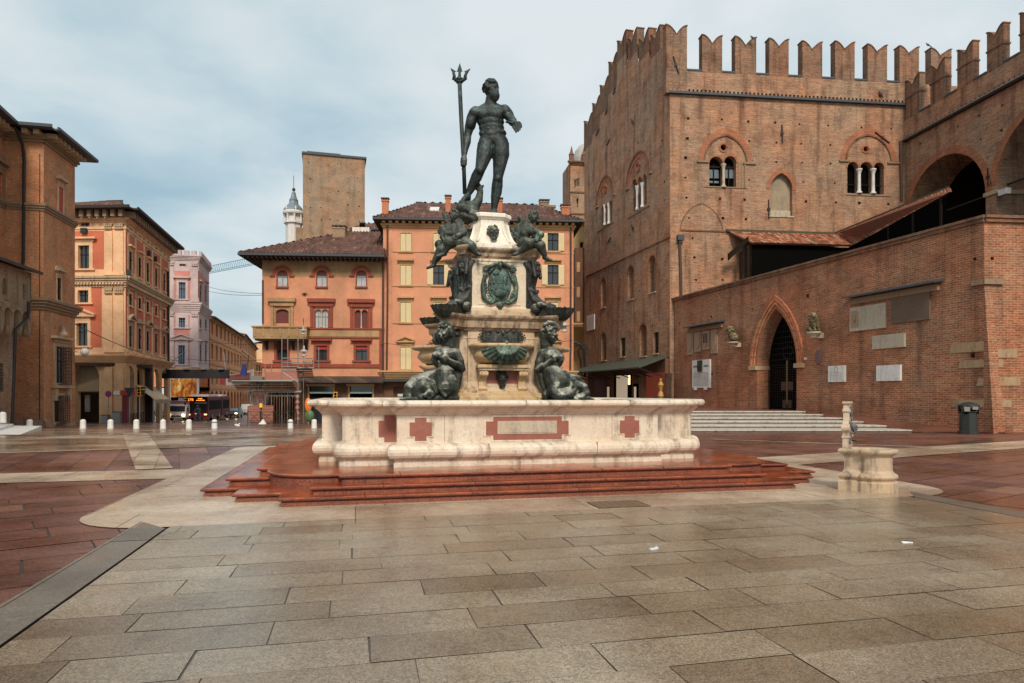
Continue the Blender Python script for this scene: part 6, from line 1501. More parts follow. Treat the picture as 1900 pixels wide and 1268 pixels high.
scribble(r, w, h, d, 12, -w*0.82, w*0.85, h*0.06, h*0.56, ink, 5, bold=0.55); scribble(r, w, h, d, 1, -w*0.85, -w*0.4, h*0.74, h*0.8, ink, 6); scribble(r, w, h, d, 1, w*0.35, w*0.85, h*0.74, h*0.8, ink, 7)
mb = MB(); mb.box(-w*0.28,w*0.2,-d-0.1,-d,h*0.58,h*0.98); head(mb, (-w*0.04,-d-0.1,h*0.82), 0.13, (0,-1), True, 12); mb.build('bronze_relief', M['bronzeD'], r)
mb = MB(); mb.box(-w*0.75,-w*0.5,-0.2,0,-0.16,0); mb.box(w*0.4,w*0.65,-0.2,0,-0.16,0); mb.build('bracket', M['white'], r)
r, w, h, d = plaque(WC, WC.R(1539.5,1570,679,709), 'white', label='small white marble plaque with a carved crest, second right of the gate', frame_=0.0, d=0.12)
scribble(r, w, h, d, 6, -w*0.75, w*0.75, h*0.1, h*0.62, inkl, 8, bold=0.45); mb = MB(); ring(mb, [(0,0)]+[(x*0.16,h*0.78+z*0.2) for x,z in circ(0,0,1,12)]+[(0.16,h*0.78)], [(0,0)]+[(x*0.12,h*0.78+z*0.16) for x,z in circ(0,0,1,12)]+[(0.12,h*0.78)], -d-0.01, -d); mb.build('crest', inkl, r)
r, w, h, d = plaque(WC, WC.R(1579,1645.5,567,612), 'trav', label='big pale inscribed stone with a portrait niche, left stone under the long hood', frame_=0.0, d=0.1)
scribble(r, w, h, d, 13, -w*0.38, w*0.9, h*0.1, h*0.92, inkl, 9, bold=0.4); mb = MB(); mb.prism(arch(-w*0.92,-w*0.48,h*0.15,h*0.85,'seg',8), -d-0.03, -d); head(mb, (-w*0.7,-d-0.03,h*0.5), 0.14, (0,-1), True, 10); mb.build('portrait_relief', shm, r)
r, w, h, d = plaque(WC, WC.R(1655,1727,547,597), plain('dark_inscribed_stone',(0.17,0.115,0.08),0.9,var=0.3,scale=4,spec=0.1), label='big dark weathered inscribed stone, right stone under the long hood', frame_=0.0, d=0.1)
scribble(r, w, h, d, 13, -w*0.85, w*0.85, h*0.08, h*0.92, plain('dark_letters',(0.13,0.1,0.08),0.85), 10, bold=0.4)
r, w, h, d = plaque(WC, WC.R(1620.5,1681,621,646), 'trav', label='long low pale inscribed stone beneath the two big stones right of the gate', frame_=0, d=0.1)
scribble(r, w, h, d, 7, -w*0.92, w*0.92, h*0.08, h*0.92, inkl, 11, bold=0.45)
r, w, h, d = plaque(WC, WC.R(1629.5,1673.5,678,707), 'white', label='wide blank-looking white marble plaque, lowest on the wall right of the gate', frame_=0, d=0.14)
scribble(r, w, h, d, 5, -w*0.8, w*0.8, h*0.15, h*0.75, plain('very_faint_letters',(0.6,0.57,0.53),0.6), 12, bold=0.35)
x, z = WC.at(1519, 663); r = empty('oval_plaque', WC.M @ Matrix.Translation((x,0,z)), 'small dark oval plaque on the wall just right of the gate', 'plaque')
mb = MB(); mb.lathe([(0.42,0),(0.42,-0.05),(0.36,-0.08),(0.01,-0.08)], (0,0,0), 24, sx=0.62, sy=1.1, ax='y'); mb.build('disc', plain('oval_enamel',(0.17,0.1,0.1),0.5,0.2), r)
x, z = WC.at(1496, 666); mb = MB(); mb.T = None; mb.lathe([(0.09,0),(0.09,-0.12),(0.01,-0.14)], (0,0,0), 12, ax='y'); o = mb.build('doorbell_lamp', M['white'], None, WC.M @ Matrix.Translation((x,0,z))); tag(o, 'tiny round white lamp on the brick just right of the gate arch', 'lamp')
def lion(px0, px1, py0, py1, label, s=1):
    x0,x1,z0,z1 = WC.R(px0,px1,py0,py1,0.6); cx = (x0+x1)/2; h = z1-z0
    r = empty('stone_lion', WC.M @ Matrix.Translation((cx,-0.6,z0)), label, 'lion statue'); r['group'] = 'stone lions flanking the gate'; k = h/1.9; w=1
    m = MB()
    m.limb([(0.25*s*k,0.1,0.75*k),(0.05*s*k,0.0,0.95*k),(-0.12*s*k,-0.1,1.2*k)], [0.33*k,0.34*k,0.3*k]); m.ell((0.3*s*k,0.05,0.7*k), (0.36*k,0.3*k,0.32*k))
    for q in (-1,1):
        m.limb([(-0.15*s*k,0.16*q*k,1.15*k),(-0.25*s*k,0.17*q*k,0.8*k),(-0.28*s*k,0.17*q*k,0.5*k)], [0.15*k,0.11*k,0.09*k]); m.limb([(-0.28*s*k,0.17*q*k,0.46*k),(-0.4*s*k,0.17*q*k,0.45*k)], [0.1*k,0.09*k])
        m.limb([(0.35*s*k,0.2*q*k,0.65*k),(0.1*s*k,0.25*q*k,0.6*k),(0.0*s*k,0.25*q*k,0.46*k),(-0.12*s*k,0.25*q*k,0.45*k)], [0.2*k,0.14*k,0.1*k,0.09*k]); m.ell((-0.12*s*k,0.13*q*k,1.78*k), 0.07*k)
    m.limb([(-0.1*s*k,-0.1,1.25*k),(-0.14*s*k,-0.15,1.55*k)], [0.34*k,0.3*k]); m.ell((-0.2*s*k,-0.2,1.62*k), (0.23*k,0.24*k,0.22*k)); m.ell((-0.42*s*k,-0.28,1.52*k), (0.16*k,0.14*k,0.12*k)); m.ell((-0.42*s*k,-0.28,1.42*k), (0.12*k,0.1*k,0.07*k))
    rnd = random.Random(int(px0))
    for i in range(30): a = rnd.uniform(0,2*PI); m.ell((-0.05*s*k+0.3*k*math.cos(a),-0.1+0.3*k*math.sin(a),rnd.uniform(1.15,1.72)*k), 0.09*k, None, 7, 5)
    m.limb([(0.55*s*k,0.1,0.55*k),(0.65*s*k,0.1,0.8*k),(0.5*s*k,0.1,1.0*k)], [0.06*k,0.05*k,0.07*k])
    blob('body', m, bronze('mossy_stone_lion_%d' % int(px0), base=(0.12,0.09,0.05), green=(0.2,0.16,0.08), pale=(0.42,0.36,0.25), gf=0.6, pf=0.5, rough=0.85), r, None, 0.03*k if k > 0.6 else 0.02, 1)
    m = MB(); m.lathe([(0.08,-0.12*k),(0.25*k,-0.05*k),(0.3*k,0.08*k),(0.52*k,0.2*k),(0.6*k,0.26*k),(0.6*k,0.36*k),(0.55*k,0.37*k)], (0,0.0,0), 14, sy=0.85); m.box(-0.2*k,0.2*k,0.1,0.6,-0.1*k,0.3*k); m.build('bracket', M['trav'], r)
lion(1346,1373,604,642,'smaller crouching stone lion on a bracket left of the pointed gate', 1)
lion(1494,1527,579,625,'larger mossy stone lion on a bracket right of the pointed gate', -1)
# litter bin by the corner
o = gp(1797,802); D_ = 29.8; x = (1797-CX)/FP*D_; bn = empty('litter_bin', frame(x, D_, gz(D_)+0.01, -0.1), 'dark green litter bin with a domed lid at the foot of the brick wall corner', 'litter bin')
m = MB(); m.lathe([(0.42,0),(0.42,0.12),(0.35,0.14),(0.34,0.95),(0.40,0.97),(0.40,1.0)], (0,0,0), 8, PI/8, 2*PI+PI/8); m.build('body', M['bin'], bn)
m = MB(); m.lathe([(0.41,1.22),(0.43,1.25),(0.41,1.28),(0.2,1.38),(0.06,1.41)], (0,0,0), 8, PI/8, 2*PI+PI/8); m.build('lid', M['bin'], bn)
m = MB()
for k in range(8): a = PI/8+k*PI/4; m.box(0.36*math.cos(a)-0.03,0.36*math.cos(a)+0.03,0.36*math.sin(a)-0.03,0.36*math.sin(a)+0.03,0.98,1.24)
m.build('lid_support', M['bin'], bn); m = MB(); m.box(-0.28,0.28,-0.28,0.28,0.9,1.1); m.build('liner', M['blk'], bn)
m = MB(); m.box(-0.38,-0.16,-0.40,-0.36,1.0,1.2); m.box(-0.05,0.18,-0.41,-0.37,1.08,1.21); m.build('ashtray', M['steel'], bn)
# ======================= generic facade helpers =======================
def win(root, W, R4, mats, kind='rect', frame_=0.16, depth=0.25, sill=True, crown=None, pane='glass', bars=1, fr='sandst', fd=0.07, shutters=None, d0=0.0, proj=0.0):
    """A window part: stone frame, then its pane, bars and shutters as sub-parts. Returns the opening outline for the wall."""
    x0,x1,z0,z1 = R4; hole = rect(*R4) if kind == 'rect' else arch(x0,x1,z0,z1,kind,8)
    mb = MB(); f = frame_; y0 = -fd-proj; y1 = 0.02-proj
    if kind == 'rect':
        mb.box(x0-f,x0,y0,y1,z0,z1); mb.box(x1,x1+f,y0,y1,z0,z1); mb.box(x0-f,x1+f,y0,y1,z1,z1+f)
    else:
        ring(mb, arch(x0-f,x1+f,z0,z1+f,kind,8), hole, y0, y1)
    if sill: mb.box(x0-f*1.6,x1+f*1.6,y0-0.1,y1,z0-0.16,z0-0.002)
    if crown == 'flat': mb.box(x0-f*1.3,x1+f*1.3,y0-0.06,y1,z1+f+0.002,z1+f+0.25); mb.box(x0-f*2.2,x1+f*2.2,y0-0.3,y1,z1+f+0.252,z1+f+0.42)
    if crown in ('tri','seg'):
        a = x0-f*2.6; b = x1+f*2.6; zz = z1+f+0.3; h = (b-a)*0.2
        mb.box(x0-f,x1+f,y0-0.03,y1,z1+f+0.002,zz); mb.box(a,b,y0-0.26,y1,zz+0.002,zz+0.13)
        pr = [(a,zz+0.13),(b,zz+0.13),(b,zz+0.2),((a+b)/2,zz+h+0.2),(a,zz+0.2)] if crown == 'tri' else [(a,zz+0.13),(b,zz+0.13)]+[((a+b)/2+(b-a)/2*math.cos(PI*k/10), zz+0.15+h*math.sin(PI*k/10)) for k in range(11)]
        mb.prism(pr, y0-0.05, y1)
        if crown == 'tri':
            for s,e in ((a-0.05,(a+b)/2),(b+0.05,(a+b)/2)):
                q0,q1 = (s,zz+0.2),(e,zz+h+0.22); lo,hi = (q0,q1) if s < e else (q1,q0)
                mb.hexa([(lo[0],y0-0.3,lo[1]-0.08),(hi[0],y0-0.3,hi[1]-0.08),(hi[0],y1,hi[1]-0.08),(lo[0],y1,lo[1]-0.08),(lo[0],y0-0.3,lo[1]+0.08),(hi[0],y0-0.3,hi[1]+0.08),(hi[0],y1,hi[1]+0.08),(lo[0],y1,lo[1]+0.08)])
    o = mb.build('window', M[fr] if isinstance(fr,str) else fr, root, W.M)
    mb = MB(); mb.prism(hole, depth-proj, depth+0.03-proj); p = mb.build('pane', M[pane] if isinstance(pane,str) else pane); p.parent = o
    if bars:
        mb = MB(); 
        for i in range(1,bars+1): x = lerp(x0,x1,i/(bars+1)); mb.box(x-0.035,x+0.035,depth-0.06-proj,depth-0.001-proj,z0,z1-(0 if kind == 'rect' else (x1-x0)*0.3))
        mb.box(x0,x1,depth-0.05-proj,depth-0.002-proj,lerp(z0,z1,0.62)-0.03,lerp(z0,z1,0.62)+0.03); b = mb.build('glazing_bar', M['wood'] if pane != 'curtain' else M['steel']); b.parent = o
    if shutters:
        for s in (0,1):
            mb = MB(); h = (x1-x0)/2
            if shutters == 'closed': a, b_, y = (x0+s*h+0.02, x0+(s+1)*h-0.02, 0.03)
            else: a, b_, y = (x0-h if s == 0 else x1, x0 if s == 0 else x1+h, -fd-0.07)
            mb.box(a,b_,y-proj,y+0.05-proj,z0+0.02,z1-0.02)
            n = 14
            for j in range(n): zz = lerp(z0+0.12,z1-0.12,j/n); mb.box(a+0.08,b_-0.08,y-0.015-proj,y-proj,zz,zz+(z1-z0)/n*0.55)
            mb.box(a,a+0.07,y-0.02-proj,y-proj,z0+0.02,z1-0.02); mb.box(b_-0.07,b_,y-0.02-proj,y-proj,z0+0.02,z1-0.02)
            sh = mb.build('shutter', M['shut'] if shutters != 'red' else M['shutr']); sh.parent = o
    return (hole, depth)
def band_(root, W, x0, x1, z0, z1, d, m, name='cornice', steps=1):
    mb = MB()
    for i in range(steps):
        a = lerp(z0,z1,i/steps); b = lerp(z0,z1,(i+1)/steps); mb.box(x0-d*(i+1)/steps*0.9,x1+d*(i+1)/steps*0.9,-d*(i+1)/steps,0.01,a+(0.001 if i else 0),b)
    return mb.build(name, M[m] if isinstance(m,str) else m, root, W.M)
def dentils(root, W, x0, x1, z0, z1, d, pitch, m, name='dentil_course', off=0.0):
    mb = MB(); n = max(1,int((x1-x0)/pitch))
    for k in range(n): x = lerp(x0,x1,(k+0.25)/n); mb.box(x,x+pitch*0.5,-d-off,-off+0.01,z0,z1)
    o = mb.build(name, M[m], root, W.M); return o
def hip_roof(root, W, x0, x1, z, dep, rise, ov, m='tileF', inset=None, name='roof', th=0.18, edge='slate', insr=None):
    """Tiled roof on the facade's own frame: front slope modelled in pan tiles, hips at both ends, timber soffit."""
    ins = dep*0.5 if inset is None else inset
    a0,a1 = Vector((x0+ins,dep/2,z+rise)), Vector((x1-(ins if insr is None else insr),dep/2,z+rise)); b0,b1 = Vector((x0-ov,-ov,z)), Vector((x1+ov,-ov,z)); c0,c1 = Vector((x0-ov,dep+ov,z)), Vector((x1+ov,dep+ov,z))
    mb = MB()
    def slope(p0,p1,q0,q1,pitch):
        n = max(3,int((q1-q0).length/pitch)); up = (q1-q0).cross(p0-q0).normalized(); up = up if up.z > 0 else -up; rows = max(2,int((p0-q0).length/1.2))
        e_ = (q1-q0); L2_ = e_.dot(e_); ua = (p0-q0).dot(e_)/L2_; ub = (p1-q0).dot(e_)/L2_; V_ = p0-(q0+e_*ua)
        def f(t,s,h):
            lim = t/ua if t < ua and ua > 0 else ((1-t)/(1-ub) if t > ub and ub < 1 else 1.0)
            return q0+e_*t+V_*(max(0,min(1,lim))*(1-s))+up*h
        for i in range(n):
            for k in range(rows):
                mb.tone = random.random(); t0,t1 = i/n,(i+1)/n; s0,s1 = k/rows,(k+1)/rows; tm = (t0+t1)/2; off = random.uniform(0,0.012)
                A = [mb.p(*f(t0,s0,0)),mb.p(*f(tm,s0,pitch*0.35+off)),mb.p(*f(t1,s0,0))]; B = [mb.p(*f(t0,s1,0.03)),mb.p(*f(tm,s1,pitch*0.35+off+0.03)),mb.p(*f(t1,s1,0.03))]
                mb.face((A[0],A[1],B[1],B[0])); mb.face((A[1],A[2],B[2],B[1])); mb.face((B[0],B[1],B[2]))
    slope(a0,a1,b0,b1,0.32); slope(a1,a1,b1,c1,0.5); slope(a0,a0,c0,b0,0.5); slope(a1,a0,c1,c0,0.8)
    o = mb.build(name, M[m], root, W.M)
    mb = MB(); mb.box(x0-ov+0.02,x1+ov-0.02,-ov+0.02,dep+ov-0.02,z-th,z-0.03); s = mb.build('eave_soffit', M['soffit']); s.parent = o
    mb = MB(); mb.box(x0-ov-0.05,x1+ov+0.05,-ov-0.07,-ov+0.015,z-th*0.8,z+0.02); mb.box(x0-ov-0.06,x0-ov+0.01,-ov,dep+ov,z-th*0.8,z+0.02); mb.box(x1+ov-0.01,x1+ov+0.06,-ov,dep+ov,z-th*0.8,z+0.02); s = mb.build('gutter', M[edge]); s.parent = o
    return o
def sidewalls(root, W, dep, z0, z1, m, left=True, right=True, back=True):
    mb = MB(); L = W.L
    if left: mb.box(0,0.3,0.31,dep,z0,z1)
    if right: mb.box(L-0.3,L,0.31,dep,z0,z1)
    if back: mb.box(0.3,L-0.3,dep-0.3,dep,z0,z1)
    mb.build('side_wall', M[m], root, W.M)
def chimney(root, W, px0, px1, pt, pb, d, m='chim', cap='slate', taper=0.0, name='chimney'):
    x0,x1,z0,z1 = W.R(px0,px1,pt,pb,-d); mb = MB(); w = x1-x0; mb.box(x0,x1,d,d+w*0.8,z0-1.2,z1-0.35)
    mb.box(x0-0.06,x1+0.06,d-0.06,d+w*0.8+0.06,z1-0.36,z1-0.22)
    for i in range(3): mb.box(x0+w*i/2.6,x0+w*i/2.6+w*0.2,d+0.02,d+w*0.7,z1-0.22,z1-0.08)
    o = mb.build(name, M[m], root, W.M); mb = MB(); mb.box(x0-0.1,x1+0.1,d-0.1,d+w*0.8+0.1,z1-0.08,z1); c = mb.build('cap', M[cap]); c.parent = o

# ======================= brown brick tower palace at the left edge =======================
T0 = Wall(-70, 38.5, 8, 43.8); T1 = Wall(8, 43.8, 81, 44.3); T2 = Wall(81, 44.3, 139, 48.9)
tw = empty('corner_palace', T1.M, 'brown brick corner palace at the left edge with red shutters, grilles and a bracketed roof', 'palace')
ze = T1.Z(60, 257); zbt = -1.6
lw = []
lw.append(win(tw, T2, T2.R(108.5,116.5,348,396), None, frame_=0.13, pane='shutr', bars=0, crown='seg', fr='sandst', depth=0.02, fd=0.04))
lw.append(win(tw, T2, T2.R(106,113,516,558), None, frame_=0.13, pane='glass', bars=1, crown='seg', fr='sandst', depth=0.05, fd=0.04))
lw.append(win(tw, T2, T2.R(103,121,645,711), None, frame_=0.3, pane='glassB', bars=2, crown='flat', fr='sandst', depth=0.08))
lw.append(win(tw, T2, T2.R(99.5,116,735,783), None, frame_=0.2, pane='glass', bars=1, fr='sandst'))
mb = MB(); mb.wall(rect(0,T2.L,zbt,ze), lw); mb.build('wall', M['brickL'], tw, T2.M)
mb = MB(); q = T2.R(105,112.5,517,534); mb.box(q[0],q[1],0.1,0.2,q[2],q[3]); mb.build('blind', M['white'], tw, T2.M)
for q4, n in ((T2.R(103,121,645,711),7), (T2.R(99.5,117,735,783),6)):
    mb = MB(); x0,x1,z0,z1 = q4
    for i in range(n): x = lerp(x0,x1,i/(n-1)); mb.box(x-0.02,x+0.02,-0.42,-0.38,z0-0.1,z1)
    for j in range(12): z = lerp(z0-0.1,z1,j/11); mb.box(x0-0.02,x1+0.02,-0.425,-0.375,z-0.025,z+0.025); mb.box(x0-0.03,x0+0.01,-0.4,-0.05,z-0.02,z+0.02); mb.box(x1-0.01,x1+0.03,-0.4,-0.05,z-0.02,z+0.02)
    mb.build('window_grille', M['rust'], tw, T2.M)
x0,x1,z0,z1 = T2.R(103,121,645,711); mb = MB(); mb.box(x0-0.7,x1+0.6,-0.35,0.01,z0-0.35,z0-0.17); mb.box(x0-0.5,x0-0.1,-0.25,0.01,z0-1.2,z0-0.36); mb.box(x1,x1+0.4,-0.25,0.01,z0-1.2,z0-0.36); mb.lathe([(0.3,0),(0.34,0.15),(0.2,0.35),(0.16,0.6),(0.05,0.85)], ((x0+x1)/2,-0.15,z1+0.75), 12); mb.build('window_bracket', M['sandst'], tw, T2.M)
mb = MB(); mb.wall(rect(0,T1.L,zbt,ze), []); mb.build('wall', M['brickL'], tw, T1.M)
hw = [win(tw, T0, T0.R(-6,5,320,372), None, frame_=0.25, pane='shutr', bars=0, crown='seg', fr='sandsd', depth=0.12)]
mb = MB(); mb.wall(rect(-16,T0.L,zbt,ze), hw); mb.build('wall', M['brickL'], tw, T0.M)
for W in (T0, T1, T2):
    z1 = T1.Z(60,378); xL = -16 if W is T0 else 0; band_(tw, W, xL, W.L, z1-0.45, z1, 0.22, 'sandsd', 'string_course', 3)
    z1 = T1.Z(60,553); band_(tw, W, xL, W.L, z1-0.75, z1, 0.4, 'sandsd', 'cornice', 4)
    band_(tw, W, xL, W.L, ze-0.25, ze+0.1, 0.25, 'sandsd', 'cornice', 2); dentils(tw, W, xL-0.2, W.L+0.2, ze+0.1, ze+0.38, 0.75, 0.62, 'sandst', 'eave_bracket')
    mb = MB(); mb.box(xL-0.7, W.L+0.9, -1.15, 0.05, ze+0.38, ze+0.50); mb.box(xL-0.7,W.L+0.95,-1.22,-1.1,ze+0.42,ze+0.62); mb.build('eave', M['slate'], tw, W.M)
mb = MB(); mb.box(T1.L-0.25,T1.L-0.2,-0.03,0.0,-1,ze-1); mb.build('corner_joint', M['rust'], tw, T1.M)
mb = MB(); mb.tube([(1.0,-0.9,ze+0.4),(1.2,-0.35,ze-0.6),(1.2,-0.16,ze-1.4),(1.15,-0.16,ze-8),(0.75,-0.16,ze-12.6)], 0.09, 8); mb.build('downpipe', M['iron'], tw, T1.M)
mb = MB(); mb.hexa([(-0.3,-0.7,-1.5),(T1.L+0.25,-0.7,-1.5),(T1.L,0,-1.5),(0,0,-1.5),(0,-0.1,-0.2),(T1.L,-0.1,-0.2),(T1.L,0,0.1),(0,0,0.1)]); mb.build('battered_base', M['brickG'], tw, T1.M)
mb = MB(); mb.hexa([(0.0,-0.65,-1.6),(T2.L,-0.4,-1.6),(T2.L,0,-1.6),(0,0,-1.6),(0,-0.08,-0.1),(T2.L,-0.05,-0.5),(T2.L,0,-0.4),(0,0,0.0)]); mb.build('battered_base', M['brickG'], tw, T2.M)
# one roof over the three faces, built in world space
rt = MB(); I_ = FR[tw.name].inverted(); rt.T = I_
def wp(W, x, d, z): return W.M @ Vector((x, -d, z))
e = [wp(T0,-16,1.1,ze+0.5), wp(T0,T0.L+0.35,1.1,ze+0.5), wp(T1,T1.L+0.25,1.1,ze+0.5), wp(T2,T2.L+0.9,1.15,ze+0.5)]
apx = Vector((-40,52,ze+3.6))
for a, b in zip(e, e[1:]):
    n = max(4,int((b-a).length/0.4)); up = Vector((0,0,1))
    for i in range(n):
        for k in range(8):
            rt.tone = random.random(); t0,t1 = i/n,(i+1)/n; tm = (t0+t1)/2; s0,s1 = k/8*0.9,(k+1)/8*0.9; f = lambda t,s,h: a.lerp(b,t).lerp(apx,s)+up*h
            p = [rt.p(*f(t0,s0,0.03)),rt.p(*f(tm,s0,0.15)),rt.p(*f(t1,s0,0.03)),rt.p(*f(t0,s1,0)),rt.p(*f(tm,s1,0.12)),rt.p(*f(t1,s1,0))]
            rt.face((p[0],p[1],p[4],p[3])); rt.face((p[1],p[2],p[5],p[4])); rt.face((p[0],p[2],p[1]))
rt.build('roof', M['tileF'], tw)
mb = MB(); mb.box(0,14,-0.0,0.3,zbt,ze); mb.build('wall', M['brickL'], tw, frame(T2.b.x, T2.b.y, 0, T2.ang+math.radians(75)))
# machicolated grey wing
A0 = Wall(-75, 34.5, 27, 40.6); A1 = Wall(-75, 33.3, 58, 40.4)
aw = empty('machicolated_wing', A1.M, 'low grey-brown brick wing with corbelled arches and a dark roof, at the left edge', 'building')
zt_ = A1.Z(58,507); zm = A1.Z(40,577); hs = []
for a,b,c,d in ((5,13,516,547),(42,48,527,555)): hs.append((arch(*A1.R(a,b,c,d),'round',6),0.4))
mb = MB(); mb.wall(rect(-16,A1.L,zm,zt_), hs); mb.box(-16,A1.L-0.01,0.45,0.5,zm,zt_-0.1); mb.build('gallery_wall', M['brickG'], aw, A1.M)
mb = MB(); x = A1.L
while x > -15: mb.box(x-0.55,x-0.35,-0.07,0.01,zm+0.4,zt_-0.3); x -= 1.15
mb.box(A1.L-0.3,A1.L,0.0,3.2,zm,zt_); mb.build('pilaster_strip', M['sandsd'], aw, A1.M)
mb = MB(); p = 1.02; x = A1.L; k = 0
while x > -15:
    mb.prism([(x-0.16,zm-1.45),(x+0.06,zm-1.15),(x+0.12,zm-0.7),(x+0.12,zm),(x-0.28,zm),(x-0.28,zm-0.7),(x-0.24,zm-1.15)], 0.05, 0.5)
    mb.lathe([(0.05,-1.5),(0.2,-1.3),(0.24,-1.0),(0.2,-0.95)], (x-0.08,0.25,zm), 8)
    o_ = arch(x-p-0.08+0.0,x-0.08,zm-0.55,zm,'round',8); mb2 = [(x-p-0.08,zm+0.02)]+[q for q in o_[2:]][::-1]+[(x-0.08,zm+0.02)]
    mb.prism(mb2, 0.0, 0.9); x -= p
mb.build('machicolation', M['sandsd'], aw, A1.M)
mb = MB(); mb.box(-16,A1.L,0.02,1.2,zm-0.02,zm+0.04); mb.build('gallery_floor', M['soffit'], aw, A1.M)
q4 = A0.R(-12,7,674,727); mb = MB(); mb.wall(rect(-16,A0.L,-1.4,zm), [(rect(*q4),0.3)]); mb.box(A0.L-0.3,A0.L,0,3,-1.4,zm); mb.build('wall', M['brickG'], aw, A0.M)
mb = MB(); mb.box(q4[0],q4[1],0.3,0.33,q4[2],q4[3]); mb.build('shutter', M['wood'], aw, A0.M)
mb = MB(); [mb.box(q4[0],q4[1],0.05,0.09,lerp(q4[2],q4[3],j/9),lerp(q4[2],q4[3],j/9)+0.05) for j in range(10)]; mb.build('window_grille', M['iron'], aw, A0.M)
mb = MB(); mb.hexa([(-16,-0.5,zt_-0.05),(A1.L+0.35,-0.5,zt_-0.05),(A1.L+0.35,3.5,zt_+1.0),(-16,3.5,zt_+1.0),(-16,-0.5,zt_+0.12),(A1.L+0.35,-0.5,zt_+0.12),(A1.L+0.35,3.5,zt_+1.2),(-16,3.5,zt_+1.2)]); mb.build('roof', plain('dark_old_tiles',(0.06,0.045,0.035),0.85,var=0.5), aw, A1.M)
pipe(A1, [(54,560),(52,590),(29,612),(26,700),(22,786)], 0.08, par=aw, m='iron')
x_, z_ = T2.at(137.5,652,0.4); mb = MB(); mb.T = None; mb.ell((0,0,0), 0.28, None, 14, 10); mb.box(-0.04,0.04,0,0.7,-0.04,0.04); tag(mb.build('globe_lamp', M['white'], None, T2.M @ Matrix.Translation((T2.L-0.3,-0.75,z_))), 'round white globe lamp on the edge of the brown brick palace', 'lamp')

# ======================= red and cream corner palace =======================
def classical(name, label, Wl, Wr, cm, rm, ztop, belt1, belt2, lwin, rwin, ar, arcade=True, roof=True):
    root = empty(name, Wr.M, label, 'building'); hl = []; hr = []
    zE = Wl.Z(*ztop); zB1 = (Wl.Z(*belt1[0]), Wl.Z(*belt1[1])); zB2 = (Wl.Z(*belt2[0]), Wl.Z(*belt2[1]))
    for r_, kw in lwin: hl.append(win(root, Wl, r_, None, **kw))
    for r_, kw in rwin: hr.append(win(root, Wr, r_, None, **kw))
    return root, hl, hr, zE, zB1, zB2
B0 = Wall(118, 65.3, 233, 65.0); B1 = Wall(233, 65.0, 315, 81.2)
rc = empty('red_cream_palace', B1.M, 'red and cream classical corner palace with an arcade, pilasters and bracketed cornice', 'palace')
zE = B0.Z(233,412); zT = B0.Z(233,388); b1t, b1b = B0.Z(233,513), B0.Z(233,533); b2t, b2b = B0.Z(233,658), B0.Z(233,672)
hl = [win(rc,B0,B0.R(146,166.5,456,499),None,frame_=0.35,fr='cream',crown='flat',fd=0.1), win(rc,B0,B0.R(145.5,165,539,562),None,frame_=0.3,fr='cream',fd=0.1), win(rc,B0,B0.R(143,163.5,600,642),None,frame_=0.3,fr='cream',crown='tri',fd=0.1), win(rc,B0,B0.R(148,167.5,413,421),None,frame_=0.1,fr='cream',pane='glassB',sill=False)]
hr = []; Lr = B1.L; BX = [B1.X(p) for p in (242,259.3,274.3,289.8,304.8)]
zz = lambda px,a,b: (B1.Z(px,b),B1.Z(px,a))
w1 = zz(241.5,467,506); w2 = zz(241,545,567); w3 = zz(238.7,604,644); wa = zz(243,425,431)
for i, x in enumerate(BX):
    hr.append(win(rc,B1,(x-0.5,x+0.5)+w1,None,frame_=0.16,fr='cream',crown='flat',fd=0.03,depth=0.04)); hr.append(win(rc,B1,(x-0.5,x+0.5)+w2,None,frame_=0.15,fr='cream',fd=0.03,depth=0.04))
    hr.append(win(rc,B1,(x-0.5,x+0.5)+w3,None,frame_=0.18,fr='sandst',crown='tri' if i % 2 == 0 else 'seg',fd=0.03,depth=0.04)); hr.append(win(rc,B1,(x-0.45,x+0.45)+wa,None,frame_=0.1,fr='cream',sill=False,bars=0))
zg0 = gz(65)-0.5
arcL = arch(B0.X(134),B0.X(184),zg0,B0.Z(160,674)+0.0,'round',14)
arR = []; zsA = B1.Z(239,677)
xs_ = [(lerp(0.35,0,0),0)]; 
for i, x in enumerate(BX): arR.append(arch(x-1.25,x+1.25,zg0-0.6,zsA-0.1,'round',12))
mb = MB(); mb.wall(rect(0,B0.L,b2b,zE), hl, 0, 0.25); mb.build('wall', M['cream'], rc, B0.M)
mb = MB(); mb.wall(rect(0,B1.L,b2b,zE), hr, 0, 0.25); mb.build('wall', M['cream'], rc, B1.M)
mb = MB(); mb.wall(rect(0,B0.L,zg0-0.3,b2b-0.001), [(arcL,1.2)]); mb.build('arcade', M['creamA'], rc, B0.M)
mb = MB(); mb.wall(rect(0,B1.L,zg0-1,b2b-0.001), [(a,0.35) for a in arR]); mb.build('arcade', M['creamA'], rc, B1.M)
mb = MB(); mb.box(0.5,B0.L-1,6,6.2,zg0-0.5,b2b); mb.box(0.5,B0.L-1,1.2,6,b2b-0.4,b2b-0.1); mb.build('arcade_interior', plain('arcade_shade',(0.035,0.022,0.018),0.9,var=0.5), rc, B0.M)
mb = MB(); mb.box(0.3,B1.L+2,6,6.2,zg0-1,b2b); mb.box(0.3,B1.L,0.4,6,b2b-0.4,b2b-0.1); mb.build('arcade_interior', plain('arcade_shade_side',(0.06,0.035,0.02),0.95,var=0.5,spec=0.1), rc, B1.M)
